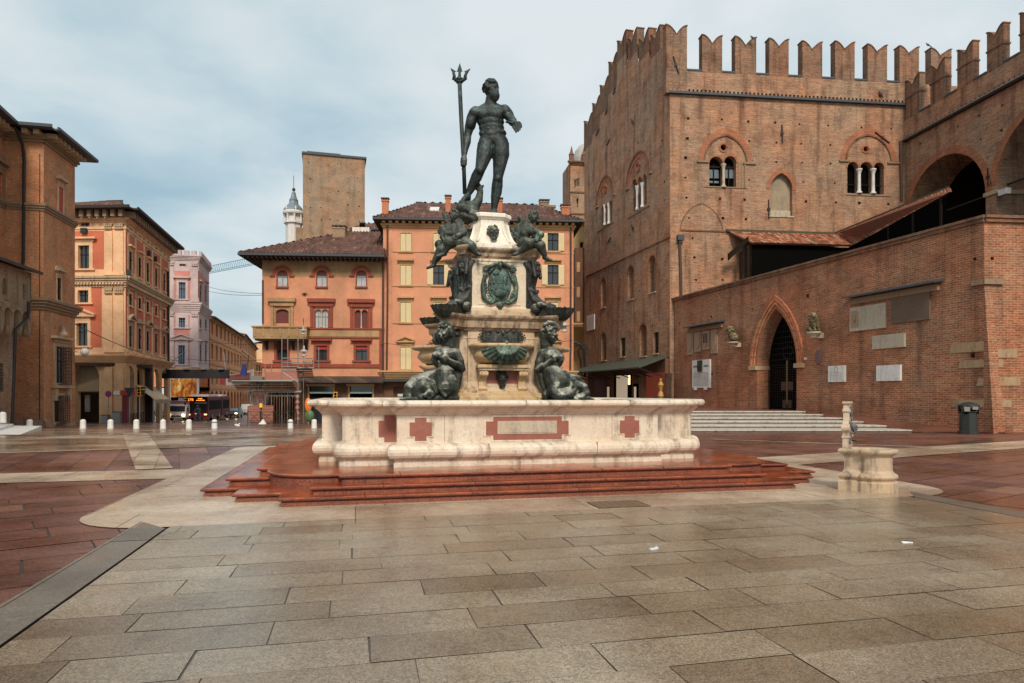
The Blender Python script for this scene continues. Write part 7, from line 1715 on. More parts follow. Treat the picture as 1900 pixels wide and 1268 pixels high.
# red panels set a hand's breadth behind the pilasters: proud sheets broken round each window
def panel(W, x0,x1,z0,z1, holes, m='redp', d=0.012):
    mb = MB(); hs = [rect(h[0],h[1],h[2],h[3]) for h in holes]; mb.wall(rect(x0,x1,z0,z1), hs, -d, d); mb.build('red_panel', M[m], rc, W.M)
def grow(r, f): return (r[0]-f,r[1]+f,r[2]-0.02,r[3]+f)
pb = lambda px, a: B0.Z(px,a)
panel(B0,B0.X(120),B0.X(193),pb(160,500),pb(160,429),[grow(B0.R(146,166.5,456,499),0.36)])
panel(B0,B0.X(120),B0.X(189),pb(160,645),pb(160,534),[grow(B0.R(145.5,165,539,562),0.31),grow(B0.R(143,163.5,600,642),0.31)])
for i, x in enumerate(BX):
    hw_ = 1.5; zlo, zhi = pb(230,503), pb(230,429)
    panel(B1,x-hw_,x+hw_,zlo,zhi,[grow((x-0.5,x+0.5)+w1,0.17)]); panel(B1,x-hw_,x+hw_,pb(230,645),pb(230,534),[grow((x-0.5,x+0.5)+w2,0.16),grow((x-0.5,x+0.5)+w3,0.19)])
def pilaster(W, x, w, z0, z1, cap=True, m='cream'):
    pd_ = 0.05 if W is B1 else 0.14
    mb = MB(); mb.box(x-w/2,x+w/2,-pd_,0.01,z0,z1-(0.75 if cap else 0)); mb.box(x-w/2-0.1,x+w/2+0.1,-pd_*1.4,0.01,z0,z0+0.35); o = mb.build('pilaster', M[m], rc, W.M)
    if cap:
        mb = MB(); mb.box(x-w/2-0.06,x+w/2+0.06,-pd_*1.4,0.01,z1-0.12,z1)
        for i in range(4):
            for j in range(2): mb.ell((x-w/2+w*(i+0.5)/4,-pd_*1.1,z1-0.25-0.25*j), (w*0.14,pd_*0.7,0.14), None, 7, 5)
        c = mb.build('capital', M['sandst'] if m != 'lilac' else M['lilac']); c.parent = o
for a,b in ((195,209.5),(213.5,230)):
    x = (B0.X(a)+B0.X(b))/2; w = B0.X(b)-B0.X(a); pilaster(B0,x,w,b1t+0.1,zE-0.15); pilaster(B0,x,w,b2t+0.2,b1b-0.05); pilaster(B0,x,w,zg0,b2b-0.5,False,'creamA')
for i in range(6):
    x = 0.7 if i == 0 else (B1.L-0.6 if i == 5 else (BX[i-1]+BX[i])/2)
    pilaster(B1,x,0.55,b1t+0.1,zE-0.15); pilaster(B1,x,0.55,b2t+0.2,b1b-0.05); pilaster(B1,x,1.0,zg0-0.9,b2b-0.5,False,'creamA')
for W in (B0,B1):
    band_(rc,W,0,W.L,b1b,b1t,0.5,'sandst','cornice',5); band_(rc,W,0,W.L,b2b,b2t,0.55,'creamA','cornice',5); dentils(rc,W,0,W.L,b1b+0.25,b1b+0.4,0.35,0.3,'cream')
    band_(rc,W,0,W.L,pb(230,425)-0.0,pb(230,421),0.08,'cream','string_course'); band_(rc,W,0,W.L,zE,zE+0.35,0.35,'cream','cornice',3); dentils(rc,W,-0.4,W.L+0.4,zE+0.35,zT-0.25,0.85,0.75,'sandsd','eave_bracket')
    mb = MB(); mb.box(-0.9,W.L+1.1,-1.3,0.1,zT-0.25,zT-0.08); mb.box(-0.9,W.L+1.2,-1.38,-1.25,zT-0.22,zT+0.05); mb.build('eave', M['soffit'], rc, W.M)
rt = MB(); rt.T = FR[rc.name].inverted(); e = [wp(B0,-1,1.3,zT), wp(B0,B0.L+0.45,1.3,zT), wp(B1,B1.L+0.3,1.3,zT)]; ap = [wp(B0,-1,-9,zT+3.4), wp(B0,B0.L-6,-9,zT+3.4), wp(B1,B1.L-4,-9,zT+3.4)]
for (a,b),(c,d) in zip(zip(e,e[1:]),zip(ap,ap[1:])):
    n = int((b-a).length/0.45)
    for i in range(n):
        for k in range(8):
            rt.tone = random.random(); t0,t1 = i/n,(i+1)/n; tm = (t0+t1)/2; s0,s1 = k/8,(k+1)/8; f = lambda t,s,h: a.lerp(b,t).lerp(c.lerp(d,t),s)+Vector((0,0,h))
            p = [rt.p(*f(t0,s0,0.03)),rt.p(*f(tm,s0,0.17)),rt.p(*f(t1,s0,0.03)),rt.p(*f(t0,s1,0)),rt.p(*f(tm,s1,0.14)),rt.p(*f(t1,s1,0))]
            rt.face((p[0],p[1],p[4],p[3])); rt.face((p[1],p[2],p[5],p[4])); rt.face((p[0],p[2],p[1]))
rt.build('roof', M['tileF'], rc)
mb = MB(); mb.prism(arcL, 0.9, 0.95); 
mb = MB(); x0,x1 = B0.X(134)+0.05,B0.X(184)-0.05; zA = B0.Z(160,720); zt2_ = B0.Z(160,675)
up_ = [q for q in arch(x0,x1,zA,zt2_-0.1,'round',12)]; mb.prism(up_, 0.6, 0.66); n = 11
for i in range(n): xa_,xb_ = lerp(x0,x1,i/n),lerp(x0,x1,(i+1)/n); mb.prism([(xa_,zA+0.02),(xa_,zA-0.25),((xa_+xb_)/2,zA-0.45),(xb_,zA-0.25),(xb_,zA+0.02)], 0.61, 0.65)
mb.build('arch_awning', plain('tan_awning',(0.3,0.22,0.13),0.85,var=0.2), rc, B0.M)
for i in (1,2):
    x = BX[i]; z = B1.Z(272,716); mb = MB(); mb.hexa([(x-1.4,-1.8,z-1.5),(x+1.4,-1.8,z-1.5),(x+1.45,0,z),(x-1.45,0,z),(x-1.4,-1.8,z-1.44),(x+1.4,-1.8,z-1.44),(x+1.45,0,z+0.06),(x-1.45,0,z+0.06)]); mb.box(x-1.4,x+1.4,-1.82,-1.76,z-1.85,z-1.44)
    mb.build('awning', plain('pale_awning_%d'%i,(0.42,0.32,0.22),0.85,var=0.12), rc, B1.M)
mb = MB(); mb.box(B0.X(141),B0.X(150),1.25,1.4,B0.Z(145,765),B0.Z(145,733)); mb.build('louvre_panel', M['steel'], rc, B0.M)
for W, px, py in ((B0,154,427),(B1,280,470),(B1,292,480),(B1,242,505)):
    x, z = W.at(px,py,0.3); mb = MB(); mb.box(x-0.28,x+0.28,-0.32,-0.02,z-0.28,z+0.2); mb.build('air_conditioner', M['bin'], rc, W.M)
x0,x1,z0,z1 = B0.R(213,224,726,733); mb = MB(); mb.box(x0,x1,-0.2,-0.14,z0,z1); mb.build('street_name_plate', M['white'], rc, B0.M)
pipe(B1, [(312,500),(312.5,590),(313,680)], 0.12, par=rc, m='iron')
for a,b,c,d,lb in ((190.5,201,770,788,'grey utility cabinet against the cream arcade pier, left of the bigger one'),(211,226,764,787,'bigger grey scribbled utility cabinet at the corner pier of the arcade')):
    x0,x1,z0,z1 = B0.R(a,b,c,d,0.7); r = empty('utility_cabinet', B0.M @ Matrix.Translation(((x0+x1)/2,-0.7,z0)), lb, 'utility cabinet'); w = (x1-x0)/2; h = z1-z0
    mb = MB(); mb.box(-w,w,-0.25,0.25,0.1,h-0.06); mb.box(-w+0.03,w-0.03,-0.22,0.22,0,0.1); mb.build('body', M['steel'], r); mb = MB(); mb.box(-w-0.03,w+0.03,-0.28,0.28,h-0.06,h); mb.build('lid', M['bin'], r); mb = MB(); mb.box(-w+0.05,-0.01,-0.26,-0.25,0.16,h-0.1); mb.box(0.01,w-0.05,-0.26,-0.25,0.16,h-0.1); mb.build('door', M['steel'], r)

M['glassC'] = glass('printed_window', (0.10,0.14,0.2), 0.4)
# ======================= lilac wrapped building =======================
C0 = Wall(315, 91.6, 369, 92.2); C1 = Wall(369, 92.2, 388, 101)
lc = empty('lilac_building', C0.M, 'pale lilac and pink building under a printed cover, battlement-like parapet, above the black awning', 'building')
zc1 = C0.Z(350,466); zc0 = C0.Z(350,682); b = (C0.Z(350,579),C0.Z(350,562))
hl = [win(lc,C0,C0.R(332,344.5,524,555),None,frame_=0.3,fr='lilac',crown='flat',pane='glassC',bars=2), win(lc,C0,C0.R(332,344,590,608),None,frame_=0.4,fr='lilac',pane='glassC',bars=2), win(lc,C0,C0.R(331,343.5,641,676),None,frame_=0.4,fr='lilac',crown='tri',pane='glassC',bars=2), win(lc,C0,C0.R(333,345,490,494),None,frame_=0.12,fr='lilac',sill=False,bars=0)]
hr = []
for px in (371.8,381.8):
    x = C1.X(px)
    for a,c in ((530,562),(593,610),(640,672)): hr.append(win(lc,C1,(x-0.75,x+0.75,C1.Z(px,c),C1.Z(px,a)),None,frame_=0.2,fr='lilac',pane='glassC',fd=0.03,depth=0.05,crown='flat' if a != 593 else None))
mb = MB(); mb.wall(rect(0,C0.L,zc0,zc1-0.6), hl); mb.build('wall', M['lilac'], lc, C0.M)
mb = MB(); mb.wall(rect(0,C1.L,zc0,zc1-0.6), hr); mb.build('wall', M['lilac'], lc, C1.M)
mb = MB(); mb.prism([(0,0),(C0.L,0),(C0.L-2.9,9.5),(0,9.5)],-2.6,zc0,'z'); mb.build('ground_floor', M['creamA'], lc, C0.M)
mb = MB(); mb.prism([(0.3,0.35),(C0.L-0.5,0.35),(C0.L-3.3,9.3),(0.3,9.3)],zc0,zc1-0.7,'z'); mb.build('core', M['lilac'], lc, C0.M)
rcs = rc; rc = lc
panel(C0,C0.X(324),C0.X(353),C0.Z(340,557),C0.Z(340,503),[grow(C0.R(332,344.5,524,555),0.31)],'pink'); panel(C0,C0.X(324),C0.X(352),C0.Z(340,676),C0.Z(340,586),[grow(C0.R(332,344,590,608),0.42),grow(C0.R(331,343.5,641,676),0.42)],'pink')
for px in (371.8,381.8):
    x = C1.X(px); panel(C1,x-1.9,x+1.9,C0.Z(369,553),C0.Z(369,503),[grow((x-0.75,x+0.75,C1.Z(px,562),C1.Z(px,530)),0.31)],'pink')
for x, w_p in ((0.3,0.5),(C0.L-0.5,0.85)): pilaster(C0,x,w_p,zc0,b[0]-0.05,True,'lilac'); pilaster(C0,x,w_p,b[1]+0.1,C0.Z(350,486),True,'lilac')
rc = rcs
for W in (C0,C1):
    band_(lc,W,0,W.L,b[0],b[1],0.45,'lilac','cornice',5); band_(lc,W,0,W.L,zc1-1.3,zc1-0.6,0.4,'lilac','cornice',4)
    mb = MB(); n = int(W.L/0.75)
    for k in range(n): x = W.L*k/n; mb.box(x,x+W.L/n*0.7,-0.35,0.0,zc1-0.6,zc1)
    mb.build('parapet_block', M['lilac'], lc, W.M)
# black awning strip and glowing billboard under it
K = Wall(295, 79.5, 424, 79.5); x0,x1,z0,z1 = K.R(295,424,686,702.5)
r = empty('black_canopy', K.M @ Matrix.Translation(((x0+x1)/2,0,z0)), 'long black fabric banner strip hung above the buses across the lilac building', 'canopy'); w = (x1-x0)/2; h = z1-z0
mb = MB(); n = 16
for i in range(n): a,b_ = lerp(-w,w,i/n),lerp(-w,w,(i+1)/n); ya,yb = 0.06*math.sin(i),0.06*math.sin(i+1); mb.hexa([(a,ya,0),(b_,yb,0),(b_,yb+0.3,0),(a,ya+0.3,0),(a,ya,h),(b_,yb,h),(b_,yb+0.3,h),(a,ya+0.3,h)])
mb.build('fabric', plain('black_fabric',(0.018,0.016,0.02),0.7,var=0.4), r); mb = MB()
for s in (-1,1): mb.tube([(s*w*0.9,0.15,h),(s*w*0.6,2.5,h+2.2)], 0.05, 6)
for s in (-0.8,-0.2,0.3,0.8): mb.box(s*w-0.3,s*w+0.3,-0.3,0.2,h,h+0.15)
mb.build('bracket', M['steel'], r)
Kb = Wall(316, 90, 365, 90); x0,x1,z0,z1 = Kb.R(316,365,703,748)
r = empty('billboard', Kb.M @ Matrix.Translation(((x0+x1)/2,0,z0)), 'glowing amber beer billboard with a dark lower band behind the pink van', 'billboard'); w = (x1-x0)/2; h = z1-z0
mb = MB(); mb.box(-w-0.3,w+0.1,0.0,0.5,-2,h+0.2); mb.build('frame', M['white'], r)
t = NT('billboard_picture'); o_ = t.obj(); n_ = t.noise(t.mapv(o_,(1.6,1,0.8)),0.9,4,0.6,0.6); c_ = t.ramp(n_,[(0.3,(0.06,0.012,0.003)),(0.45,(0.4,0.09,0.008)),(0.56,(0.75,0.3,0.03)),(0.68,(0.95,0.8,0.35)),(0.8,(1,0.95,0.8))]); t.set(t.b.inputs['Emission Color'], c_); t.set(t.b.inputs['Emission Strength'], 0.6); t.out((0.02,0.01,0.005),0.5)
mb = MB(); mb.box(-w+0.1,w,-0.06,0.0,h*0.24,h); mb.build('picture', t.m, r)
mb = MB(); mb.box(-w+0.1,w,-0.061,0.0,0,h*0.238); mb.build('lower_band', M['blk'], r)
def text(s, size, m, Mx, name='lettering', parent=None, ext=0.01, align='CENTER'):
    c = bpy.data.curves.new(name,'FONT'); c.body = s; c.size = size; c.extrude = ext; c.align_x = align; o = bpy.data.objects.new(name, c); COL.objects.link(o)
    dg = bpy.context.evaluated_depsgraph_get(); me = bpy.data.meshes.new_from_object(o.evaluated_get(dg), depsgraph=dg); bpy.data.objects.remove(o); me.materials.clear(); me.materials.append(m); q = bpy.data.objects.new(name, me); COL.objects.link(q); q.parent = parent; q.matrix_basis = Mx; return q
UP = Matrix.Rotation(PI/2,4,'X')
text("BECK'S", 0.62, plain('sign_grey',(0.5,0.48,0.45),0.5,emit=(0.5,0.48,0.45),es=0.25), Matrix.Translation((0.3,-0.08,h*0.07)) @ UP, parent=r)

# ======================= receding street rows =======================
def row(name, label, px0, D0, px1, D1, py_top, m, nb, floors, dep=12, roofm='tileF', arcade_=True, cat='building'):
    W = Wall(px0,D0,px1,D1); r = empty(name, W.M, label, cat); zt = W.Z(px0,py_top); z0 = -2.8; fh = (zt-z0-4.6)/floors; holes = []
    for i in range(nb):
        x = W.L*(i+0.5)/nb; p = W.L/nb
        if arcade_: holes.append((arch(x-p*0.38,x+p*0.38,z0,z0+5.0,'round',8),1.5))
        for f in range(floors): z = z0+5.6+f*fh; holes.append((rect(x-0.65,x+0.65,z+0.5,z+fh*0.68),0.08))
    mb = MB(); mb.wall(rect(0,W.L,z0,zt), holes); mb.build('wall', M[m], r, W.M)
    for i in range(nb):
        x = W.L*(i+0.5)/nb
        for f in range(floors):
            z = z0+5.6+f*fh; mb = MB(); mb.box(x-0.85,x-0.66,-0.06,0.02,z+0.45,z+fh*0.7); mb.box(x+0.66,x+0.85,-0.06,0.02,z+0.45,z+fh*0.7); mb.box(x-1.0,x+1.0,-0.2,0.02,z+fh*0.701,z+fh*0.701+0.2); o = mb.build('window', M['ochre'], r, W.M); mb = MB(); mb.box(x-0.65,x+0.65,0.08,0.11,z+0.5,z+fh*0.68); q = mb.build('pane', M['glass']); q.parent = o
    mb = MB(); mb.box(0,W.L,2.2,2.4,z0,z0+5.4); mb.build('arcade_interior', M['inside'], r, W.M)
    for f in range(floors): band_(r,W,0,W.L,z0+5.2+f*fh,z0+5.5+f*fh,0.12,'ochre','string_course')
    mb = MB(); mb.box(0,W.L,0.3,dep,z0+5.5,zt-0.05); mb.build('core', M[m], r, W.M)
    band_(r,W,0,W.L,zt-0.4,zt,0.5,'ochre','cornice',3); mb = MB(); mb.hexa([(-0.3,-0.9,zt),(W.L,-0.9,zt),(W.L,dep,zt+2.6),(-0.3,dep,zt+2.6),(-0.3,-0.9,zt+0.2),(W.L,-0.9,zt+0.2),(W.L,dep,zt+2.8),(-0.3,dep,zt+2.8)]); mb.build('roof', M[roofm], r, W.M)
    return r, W
row('street_row_house', 'tall orange arcaded building receding down the street, nearest after the lilac one', 389,103,449,141,590,'streeto',9,3)
row('street_row_house', 'farther orange-brown building with many narrow windows, deeper down the street', 449.5,142,474,190,622,'streeto',9,3)
row('street_row_house', 'pale yellow building closing the street, beside the scaffolded corner house', 487,205,474,200,640,'cream',3,3)
row('street_row_house', 'small red house at the far end of the street between pale and orange ones', 470,194,487,199,675,'redp',4,2, arcade_=False)
# ======================= salmon corner house with arched windows =======================
E0 = Wall(486.5, 65.0, 710.5, 65.8)
sh = empty('salmon_house', E0.M, 'salmon corner house with arched top windows, painted frieze and wide dark eaves', 'house')
zEv = E0.Z(600,478); zFr = E0.Z(600,514); hs = []
for a,b in ((514.6,533),(588,606),(661.7,679.5)):
    R4 = E0.R(a,b,502,532); hs.append(win(sh,E0,R4,None,kind='round',frame_=0.09,fr='redtrim',pane='curtain',bars=1,fd=0.05,depth=0.2))
    mb = MB(); x0,x1,z0,z1 = R4; lun = arch(x0,x1,z1-(x1-x0)*0.5,z1,'round',8); mb.prism(lun, 0.1, 0.14); mb.build('lunette', M['shutd'], sh, E0.M)
    mb = MB(); ring(mb, arch(x0-0.5,x1+0.5,z1-(x1-x0)/2-0.0,z1+0.5,'round',10), arch(x0-0.2,x1+0.2,z1-(x1-x0)/2,z1+0.2,'round',10), -0.12, 0.02); mb.box(x0-0.7,x0-0.2,-0.14,0.02,z1-(x1-x0)/2-0.15,z1-(x1-x0)/2-0.001); mb.box(x1+0.2,x1+0.7,-0.14,0.02,z1-(x1-x0)/2-0.15,z1-(x1-x0)/2-0.001); mb.build('arch_hood', M['redtrim'], sh, E0.M)
def aedicule(px0,px1,pyt,pyb,m,blind,two=True):
    x0,x1,z0,z1 = E0.R(px0,px1,pyt,pyb); w = x1-x0; mb = MB(); z1b = z1-0.75
    for s in (x0,x1-0.26): mb.box(s,s+0.26,-0.16,0.02,z0,z1b)
    for s in (x0+0.31,x1-0.42): mb.box(s,s+0.11,-0.1,0.02,z0,z1b-0.1)
    mb.box(x0-0.05,x1+0.05,-0.25,0.02,z1b+0.001,z1b+0.4); mb.box(x0-0.25,x1+0.25,-0.42,0.02,z1b+0.401,z1); mb.build('window_surround', m, sh, E0.M)
    a,b = x0+0.48,x1-0.48; c = (a+b)/2
    if two:
        hs.append(win(sh,E0,(a,c-0.05,z0,z1b-0.3),None,kind='round',frame_=0.07,fr='redtrim',pane=blind,bars=0 if blind == 'shutd' else 1,sill=False,depth=0.15)); hs.append(win(sh,E0,(c+0.05,b,z0,z1b-0.3),None,kind='round',frame_=0.07,fr='redtrim',pane=blind,bars=0 if blind == 'shutd' else 1,sill=False,depth=0.15))
        mb = MB(); mb.lathe([(0.11,0),(0.11,0.1),(0.065,0.15),(0.06,(z1b-z0)*0.72),(0.12,(z1b-z0)*0.78)], (c,-0.05,z0), 8); mb.build('window_column', M['trav'], sh, E0.M)
    else: hs.append(win(sh,E0,(a,b,z0+0.4,z1b-0.3),None,kind='seg',frame_=0.07,fr='sandsd',pane='shutd',bars=0,sill=False,depth=0.15)); mb = MB(); mb.box(a,b,0.05,0.1,z0,z0+0.38); mb.build('sill_box', M['white'], sh, E0.M)
aedicule(503,545,554,608,M['frieze'],'shutd',False); aedicule(576,618,555,608,M['redtrim'],'curtain'); aedicule(650,691,556,609,M['redtrim'],'shutd')
for a,b in ((513.5,533.5),(587,607),(660.5,681.5)):
    R4 = E0.R(a,b,642,669); hs.append(win(sh,E0,R4,None,frame_=0.22,fr='redtrim',crown='flat' if a > 560 else None,pane='glass',bars=1,fd=0.1)); mb = MB(); mb.box(R4[0],R4[1],0.08,0.12,R4[3]-0.35,R4[3]); mb.build('red_valance', M['shutr'], sh, E0.M)
zG = gz(65)-0.6; zSh = E0.Z(640,700)
shopholes = [(rect(E0.X(574),E0.X(618),zG,E0.Z(600,717)),0.4),(rect(E0.X(649),E0.X(691),zG,E0.Z(670,717)),0.4),(rect(E0.X(498),E0.X(546),zG,E0.Z(520,725)),3.0)]
mb = MB(); mb.wall(rect(0,E0.L,zSh,zEv), hs); mb.build('wall', M['salmon'], sh, E0.M)
path = [(0,zFr)]
for a,b in ((514.6,533),(588,606),(661.7,679.5)):
    x0,x1,z0,z1 = E0.R(a,b,502,532); ar = arch(x0,x1,zFr,z1,'round',8); path += [ar[0]] + ar[2:][::-1] + [ar[1]]
path += [(E0.L,zFr),(E0.L,zEv),(0,zEv)]
mb = MB(); mb.wall(path, [], -0.008); mb.build('painted_frieze', M['frieze'], sh, E0.M)
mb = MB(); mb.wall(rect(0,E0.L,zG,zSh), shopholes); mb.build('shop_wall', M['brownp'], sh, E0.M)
for a,b in ((574,618),(649,691)):
    x0,x1 = E0.X(a),E0.X(b); mb = MB(); mb.box(x0,x1,0.35,0.38,zG,E0.Z(600,738)); mb.box(x0,x1,0.35,0.38,E0.Z(600,731),E0.Z(600,717)); q = mb.build('shop_window', M['glass'], sh, E0.M)
    mb = MB(); mb.box(x0,x1,0.1,0.3,E0.Z(600,730.5),E0.Z(600,727.5)); mb.build('shop_light_strip', plain('pale_strip',(0.4,0.5,0.42),0.5,emit=(0.4,0.5,0.42),es=0.2), sh, E0.M)
    mb = MB(); mb.box(x0-0.15,x0,-0.05,0.3,zG,E0.Z(600,715)); mb.box(x1,x1+0.15,-0.05,0.3,zG,E0.Z(600,715)); mb.box(x0-0.25,x1+0.25,-0.5,0.1,E0.Z(600,717),E0.Z(600,712.5)); mb.build('shop_frame', M['ochre'], sh, E0.M)
    mb = MB(); n = 5
    for k in range(n): mb.box(lerp(x0,x1,(k+.5)/n)-0.03,lerp(x0,x1,(k+.5)/n)+0.03,0.3,0.34,zG,E0.Z(600,731))
    mb.box(x0+0.5,x1-0.5,0.45,0.6,zG,zG+1.2); mb.build('mullion', M['wood'], sh, E0.M)
mb = MB(); mb.box(E0.X(490),E0.X(550),3.0,3.1,zG,zSh); mb.build('porch_interior', M['wood'], sh, E0.M)
mb = MB(); n = 9
for k in range(n): x = lerp(E0.X(500),E0.X(544),k/n); mb.box(x,x+0.1,0.5,0.6,zG,E0.Z(520,728))
mb.build('porch_slat', M['brownp'], sh, E0.M)
sidewalls(sh,E0,14,zG,zEv,'salmon'); band_(sh,E0,0.0,E0.L,E0.Z(640,625),E0.Z(640,612.5),0.08,'frieze','painted_band'); band_(sh,E0,0,E0.L,E0.Z(640,612),E0.Z(640,609),0.16,'redtrim','string_course'); band_(sh,E0,0,E0.L,E0.Z(640,682.5),E0.Z(640,676),0.12,'redtrim','string_course')
band_(sh,E0,0,E0.L,E0.Z(640,628),E0.Z(640,625.5),0.12,'redtrim','string_course')
mb = MB(); mb.box(E0.L-0.35,E0.L-0.05,-0.1,0.02,zSh,E0.Z(700,614)); mb.build('pilaster_strip', M['redtrim'], sh, E0.M)
x0,x1,zl,zh = E0.R(555,712,700,711,0.8); mb = MB(); mb.hexa([(x0,-1.3,zl),(x1,-1.3,zl),(x1,0,zh-0.15),(x0,0,zh-0.15),(x0,-1.3,zl+0.12),(x1,-1.3,zl+0.12),(x1,0,zh+0.1),(x0,0,zh+0.1)]); mb.build('shop_canopy', plaster('peeling_canopy',(0.075,0.055,0.045),stain=0.7,var=0.4,dirt=(0.3,0.2,0.13)), sh, E0.M)
x0,x1 = E0.X(469,1.2),E0.X(568,1.2); zl,zh = E0.Z(520,625,1.2),E0.Z(520,608,1.2)
mb = MB(); mb.box(x0,x1,-1.2,-1.08,zl,zh); mb.box(x0,x0+0.12,-1.08,0,zl,zh); mb.box(x1-0.12,x1,-1.08,0,zl,zh); mb.box(x0-0.12,x1+0.12,-1.32,0,zh,zh+0.14); mb.box(x0,x1,-1.2,0,zl-0.2,zl-0.001)
for i in range(7): mb.box(lerp(x0,x1,i/6.3)+0.1,lerp(x0,x1,i/6.3)+0.3,-1.25,-1.2,zl,zh)
mb.build('balcony', M['frieze'], sh, E0.M)
mb = MB(); mb.box(x0+0.15,x1-0.1,-1.1,0,zl-0.35,zl-0.2)
for i in range(4): mb.hexa([(x0+0.9+i*1.25,-1.0,zl-0.4),(x0+1.1+i*1.25,-1.0,zl-0.4),(x0+1.1+i*1.25,0,zl-1.2),(x0+0.9+i*1.25,0,zl-1.2),(x0+0.9+i*1.25,-1.0,zl-0.36),(x0+1.1+i*1.25,-1.0,zl-0.36),(x0+1.1+i*1.25,0,zl-0.36),(x0+0.9+i*1.25,0,zl-0.36)])
mb.build('balcony_bracket', M['soffit'], sh, E0.M)
ov = 1.55; zE_ = E0.Z(600,471.5,ov)
hip_roof(sh,E0,-0.2,E0.L-1.3,zE_,13,E0.Z(640,430,-6.5)-zE_,ov,'tileF',7.5,th=0.25,insr=-1.3)
mb = MB(); n = 30
for k in range(n): x = lerp(-1.4,E0.L,k/n); mb.box(x,x+0.12,-1.45,0,zE_-0.42,zE_-0.25)
mb.build('rafter', M['soffit'], sh, E0.M)
pipe(E0,[(711,478),(710.5,600),(710.5,700)],0.1,par=sh,m='rust'); pipe(E0,[(487.5,520),(487.5,600)],0.08,par=sh,m='rust')
chimney(sh,E0,617,640,418,450,4.0,'brickT'); chimney(sh,E0,668,676,413,430,7.0,'blk')
x0,x1,z0,z1 = E0.R(655,686,424,436,-7); mb = MB(); mb.box(x0,x1,6.5,9,z0-1.5,z1); mb.build('dormer', M['marbleW'], sh, E0.M)
tie(E0,(560,546),(571,546),0.03,0.1,sh)
# street lamps hung on wires
def hang_lamp(px,py,D,label,s=1.0):
    o = P(px,py,D); r = empty('hanging_street_lamp', frame(o.x,o.y,o.z), label, 'street lamp', 'street lamps hung from wires'); mb = MB()
    mb.lathe([(0.05,1.25*s),(0.12*s,1.1*s),(0.14*s,0.8*s),(0.5*s,0.55*s),(0.52*s,0.5*s),(0.2*s,0.45*s),(0.16*s,0.2*s),(0.3*s,0.12*s),(0.35*s,-0.05*s),(0.1,-0.1*s)], (0,0,0), 14); mb.build('lamp_shade', plain('lamp_enamel',(0.42,0.4,0.37),0.5), r); mb = MB(); mb.box(-0.02,0.02,-0.02,0.02,1.2*s,2.4*s); mb.build('hanger', M['iron'], r)
    return r
hang_lamp(564,660,60,'white bell-shaped street lamp hanging below the balcony of the salmon house',0.7)
hang_lamp(563,620,62,'white street lamp hanging at balcony height on the salmon house',0.6)
hang_lamp(1047,615,62,'white street lamp hanging in front of the right end of the orange house',1.0)
# ======================= medieval tower behind =======================
G0 = Wall(562,100,677,102.4); tb = empty('brick_tower', G0.M, 'plain square medieval brick tower with a thin dark cap, rising behind the salmon house', 'tower'); zt = G0.Z(600,289)
mb = MB(); mb.wall(rect(0,G0.L,8,zt), putlogs([(575+i*18+random.uniform(-3,3),305+j*26+random.uniform(-3,3)) for i in range(6) for j in range(5) if random.random() < 0.6], G0, 0.09)); mb.box(0,0.3,0.35,9,8,zt); mb.box(G0.L-0.3,G0.L,0.35,9,8,zt); mb.box(0.3,G0.L-0.3,8.7,9,8,zt); mb.build('shaft', M['brickT'], tb, G0.M)
mb = MB(); mb.box(-0.15,G0.L+0.25,-0.2,9.2,zt,zt+0.3); mb.box(0.6,G0.L*0.6,-0.1,3,zt+0.3,zt+0.45); mb.build('cap', M['slate'], tb, G0.M)
mb = MB(); q = G0.at(643,288); mb.tube([(q[0],2,zt),(q[0],2,zt+1.0),(q[0]+0.25,2,zt+1.0)], 0.04, 5); mb.build('antenna', M['iron'], tb, G0.M)
# baroque bell turret
o = P(545,440,106); bt = empty('bell_turret', frame(o.x,o.y,o.z-6), 'small white baroque bell turret with a grey ribbed dome left of the brick tower', 'turret'); k_ = 106/FP
Zp = lambda py: (440-py)*k_ + 6
mb = MB(); mb.lathe([(1.25,-2),(1.25,Zp(418)),(1.55,Zp(416)),(1.55,Zp(412)),(1.2,Zp(411)),(1.2,Zp(398))], (0,0,0), 8, PI/8, 2*PI+PI/8); mb.build('drum', M['white'], bt)
for k in range(8):
    a = k*PI/4+PI/8; mb = MB(); mb.lathe([(0.22,0),(0.16,0.2),(0.14,Zp(400)-Zp(416)-0.3),(0.24,Zp(400)-Zp(416))], (1.4*math.cos(a),1.4*math.sin(a),Zp(416)), 8); mb.build('colonnette', M['white'], bt)
mb = MB(); mb.lathe([(1.62,Zp(399)),(1.68,Zp(396)),(1.5,Zp(393))], (0,0,0), 16); mb.build('cornice', M['white'], bt)
mb = MB(); mb.lathe([(1.55,Zp(393)),(1.5,Zp(389)),(1.1,Zp(383)),(0.75,Zp(379)),(0.65,Zp(374)),(0.7,Zp(372)),(0.5,Zp(368)),(0.35,Zp(362)),(0.3,Zp(358)),(0.05,Zp(354))], (0,0,0), 8, PI/8, 2*PI+PI/8); mb.build('dome', plain('lead_dome',(0.2,0.25,0.28),0.5,0.2,0.4), bt)
for k in range(6): a = k*PI/3; mb = MB(); mb.lathe([(0.2,0),(0.1,0.3),(0.16,0.5),(0.03,0.9)], (1.45*math.cos(a),1.45*math.sin(a),Zp(396)), 8); mb.build('finial', M['white'], bt)
mb = MB(); mb.lathe([(0.35,Zp(376)),(0.3,Zp(372)),(0.35,Zp(368)),(0.12,Zp(362)),(0.2,Zp(358)),(0.05,Zp(352))], (0,0,0), 10); mb.tube([(0,0,Zp(353)),(0,0,Zp(326))], 0.05, 5); mb.ell((0,0,Zp(352)), 0.28, None, 10, 6); mb.build('spire', M['bronzeG'], bt)
mb = MB(); mb.box(-0.6,4,-1,4,-3,Zp(425)); mb.build('base', M['brickT'], bt)
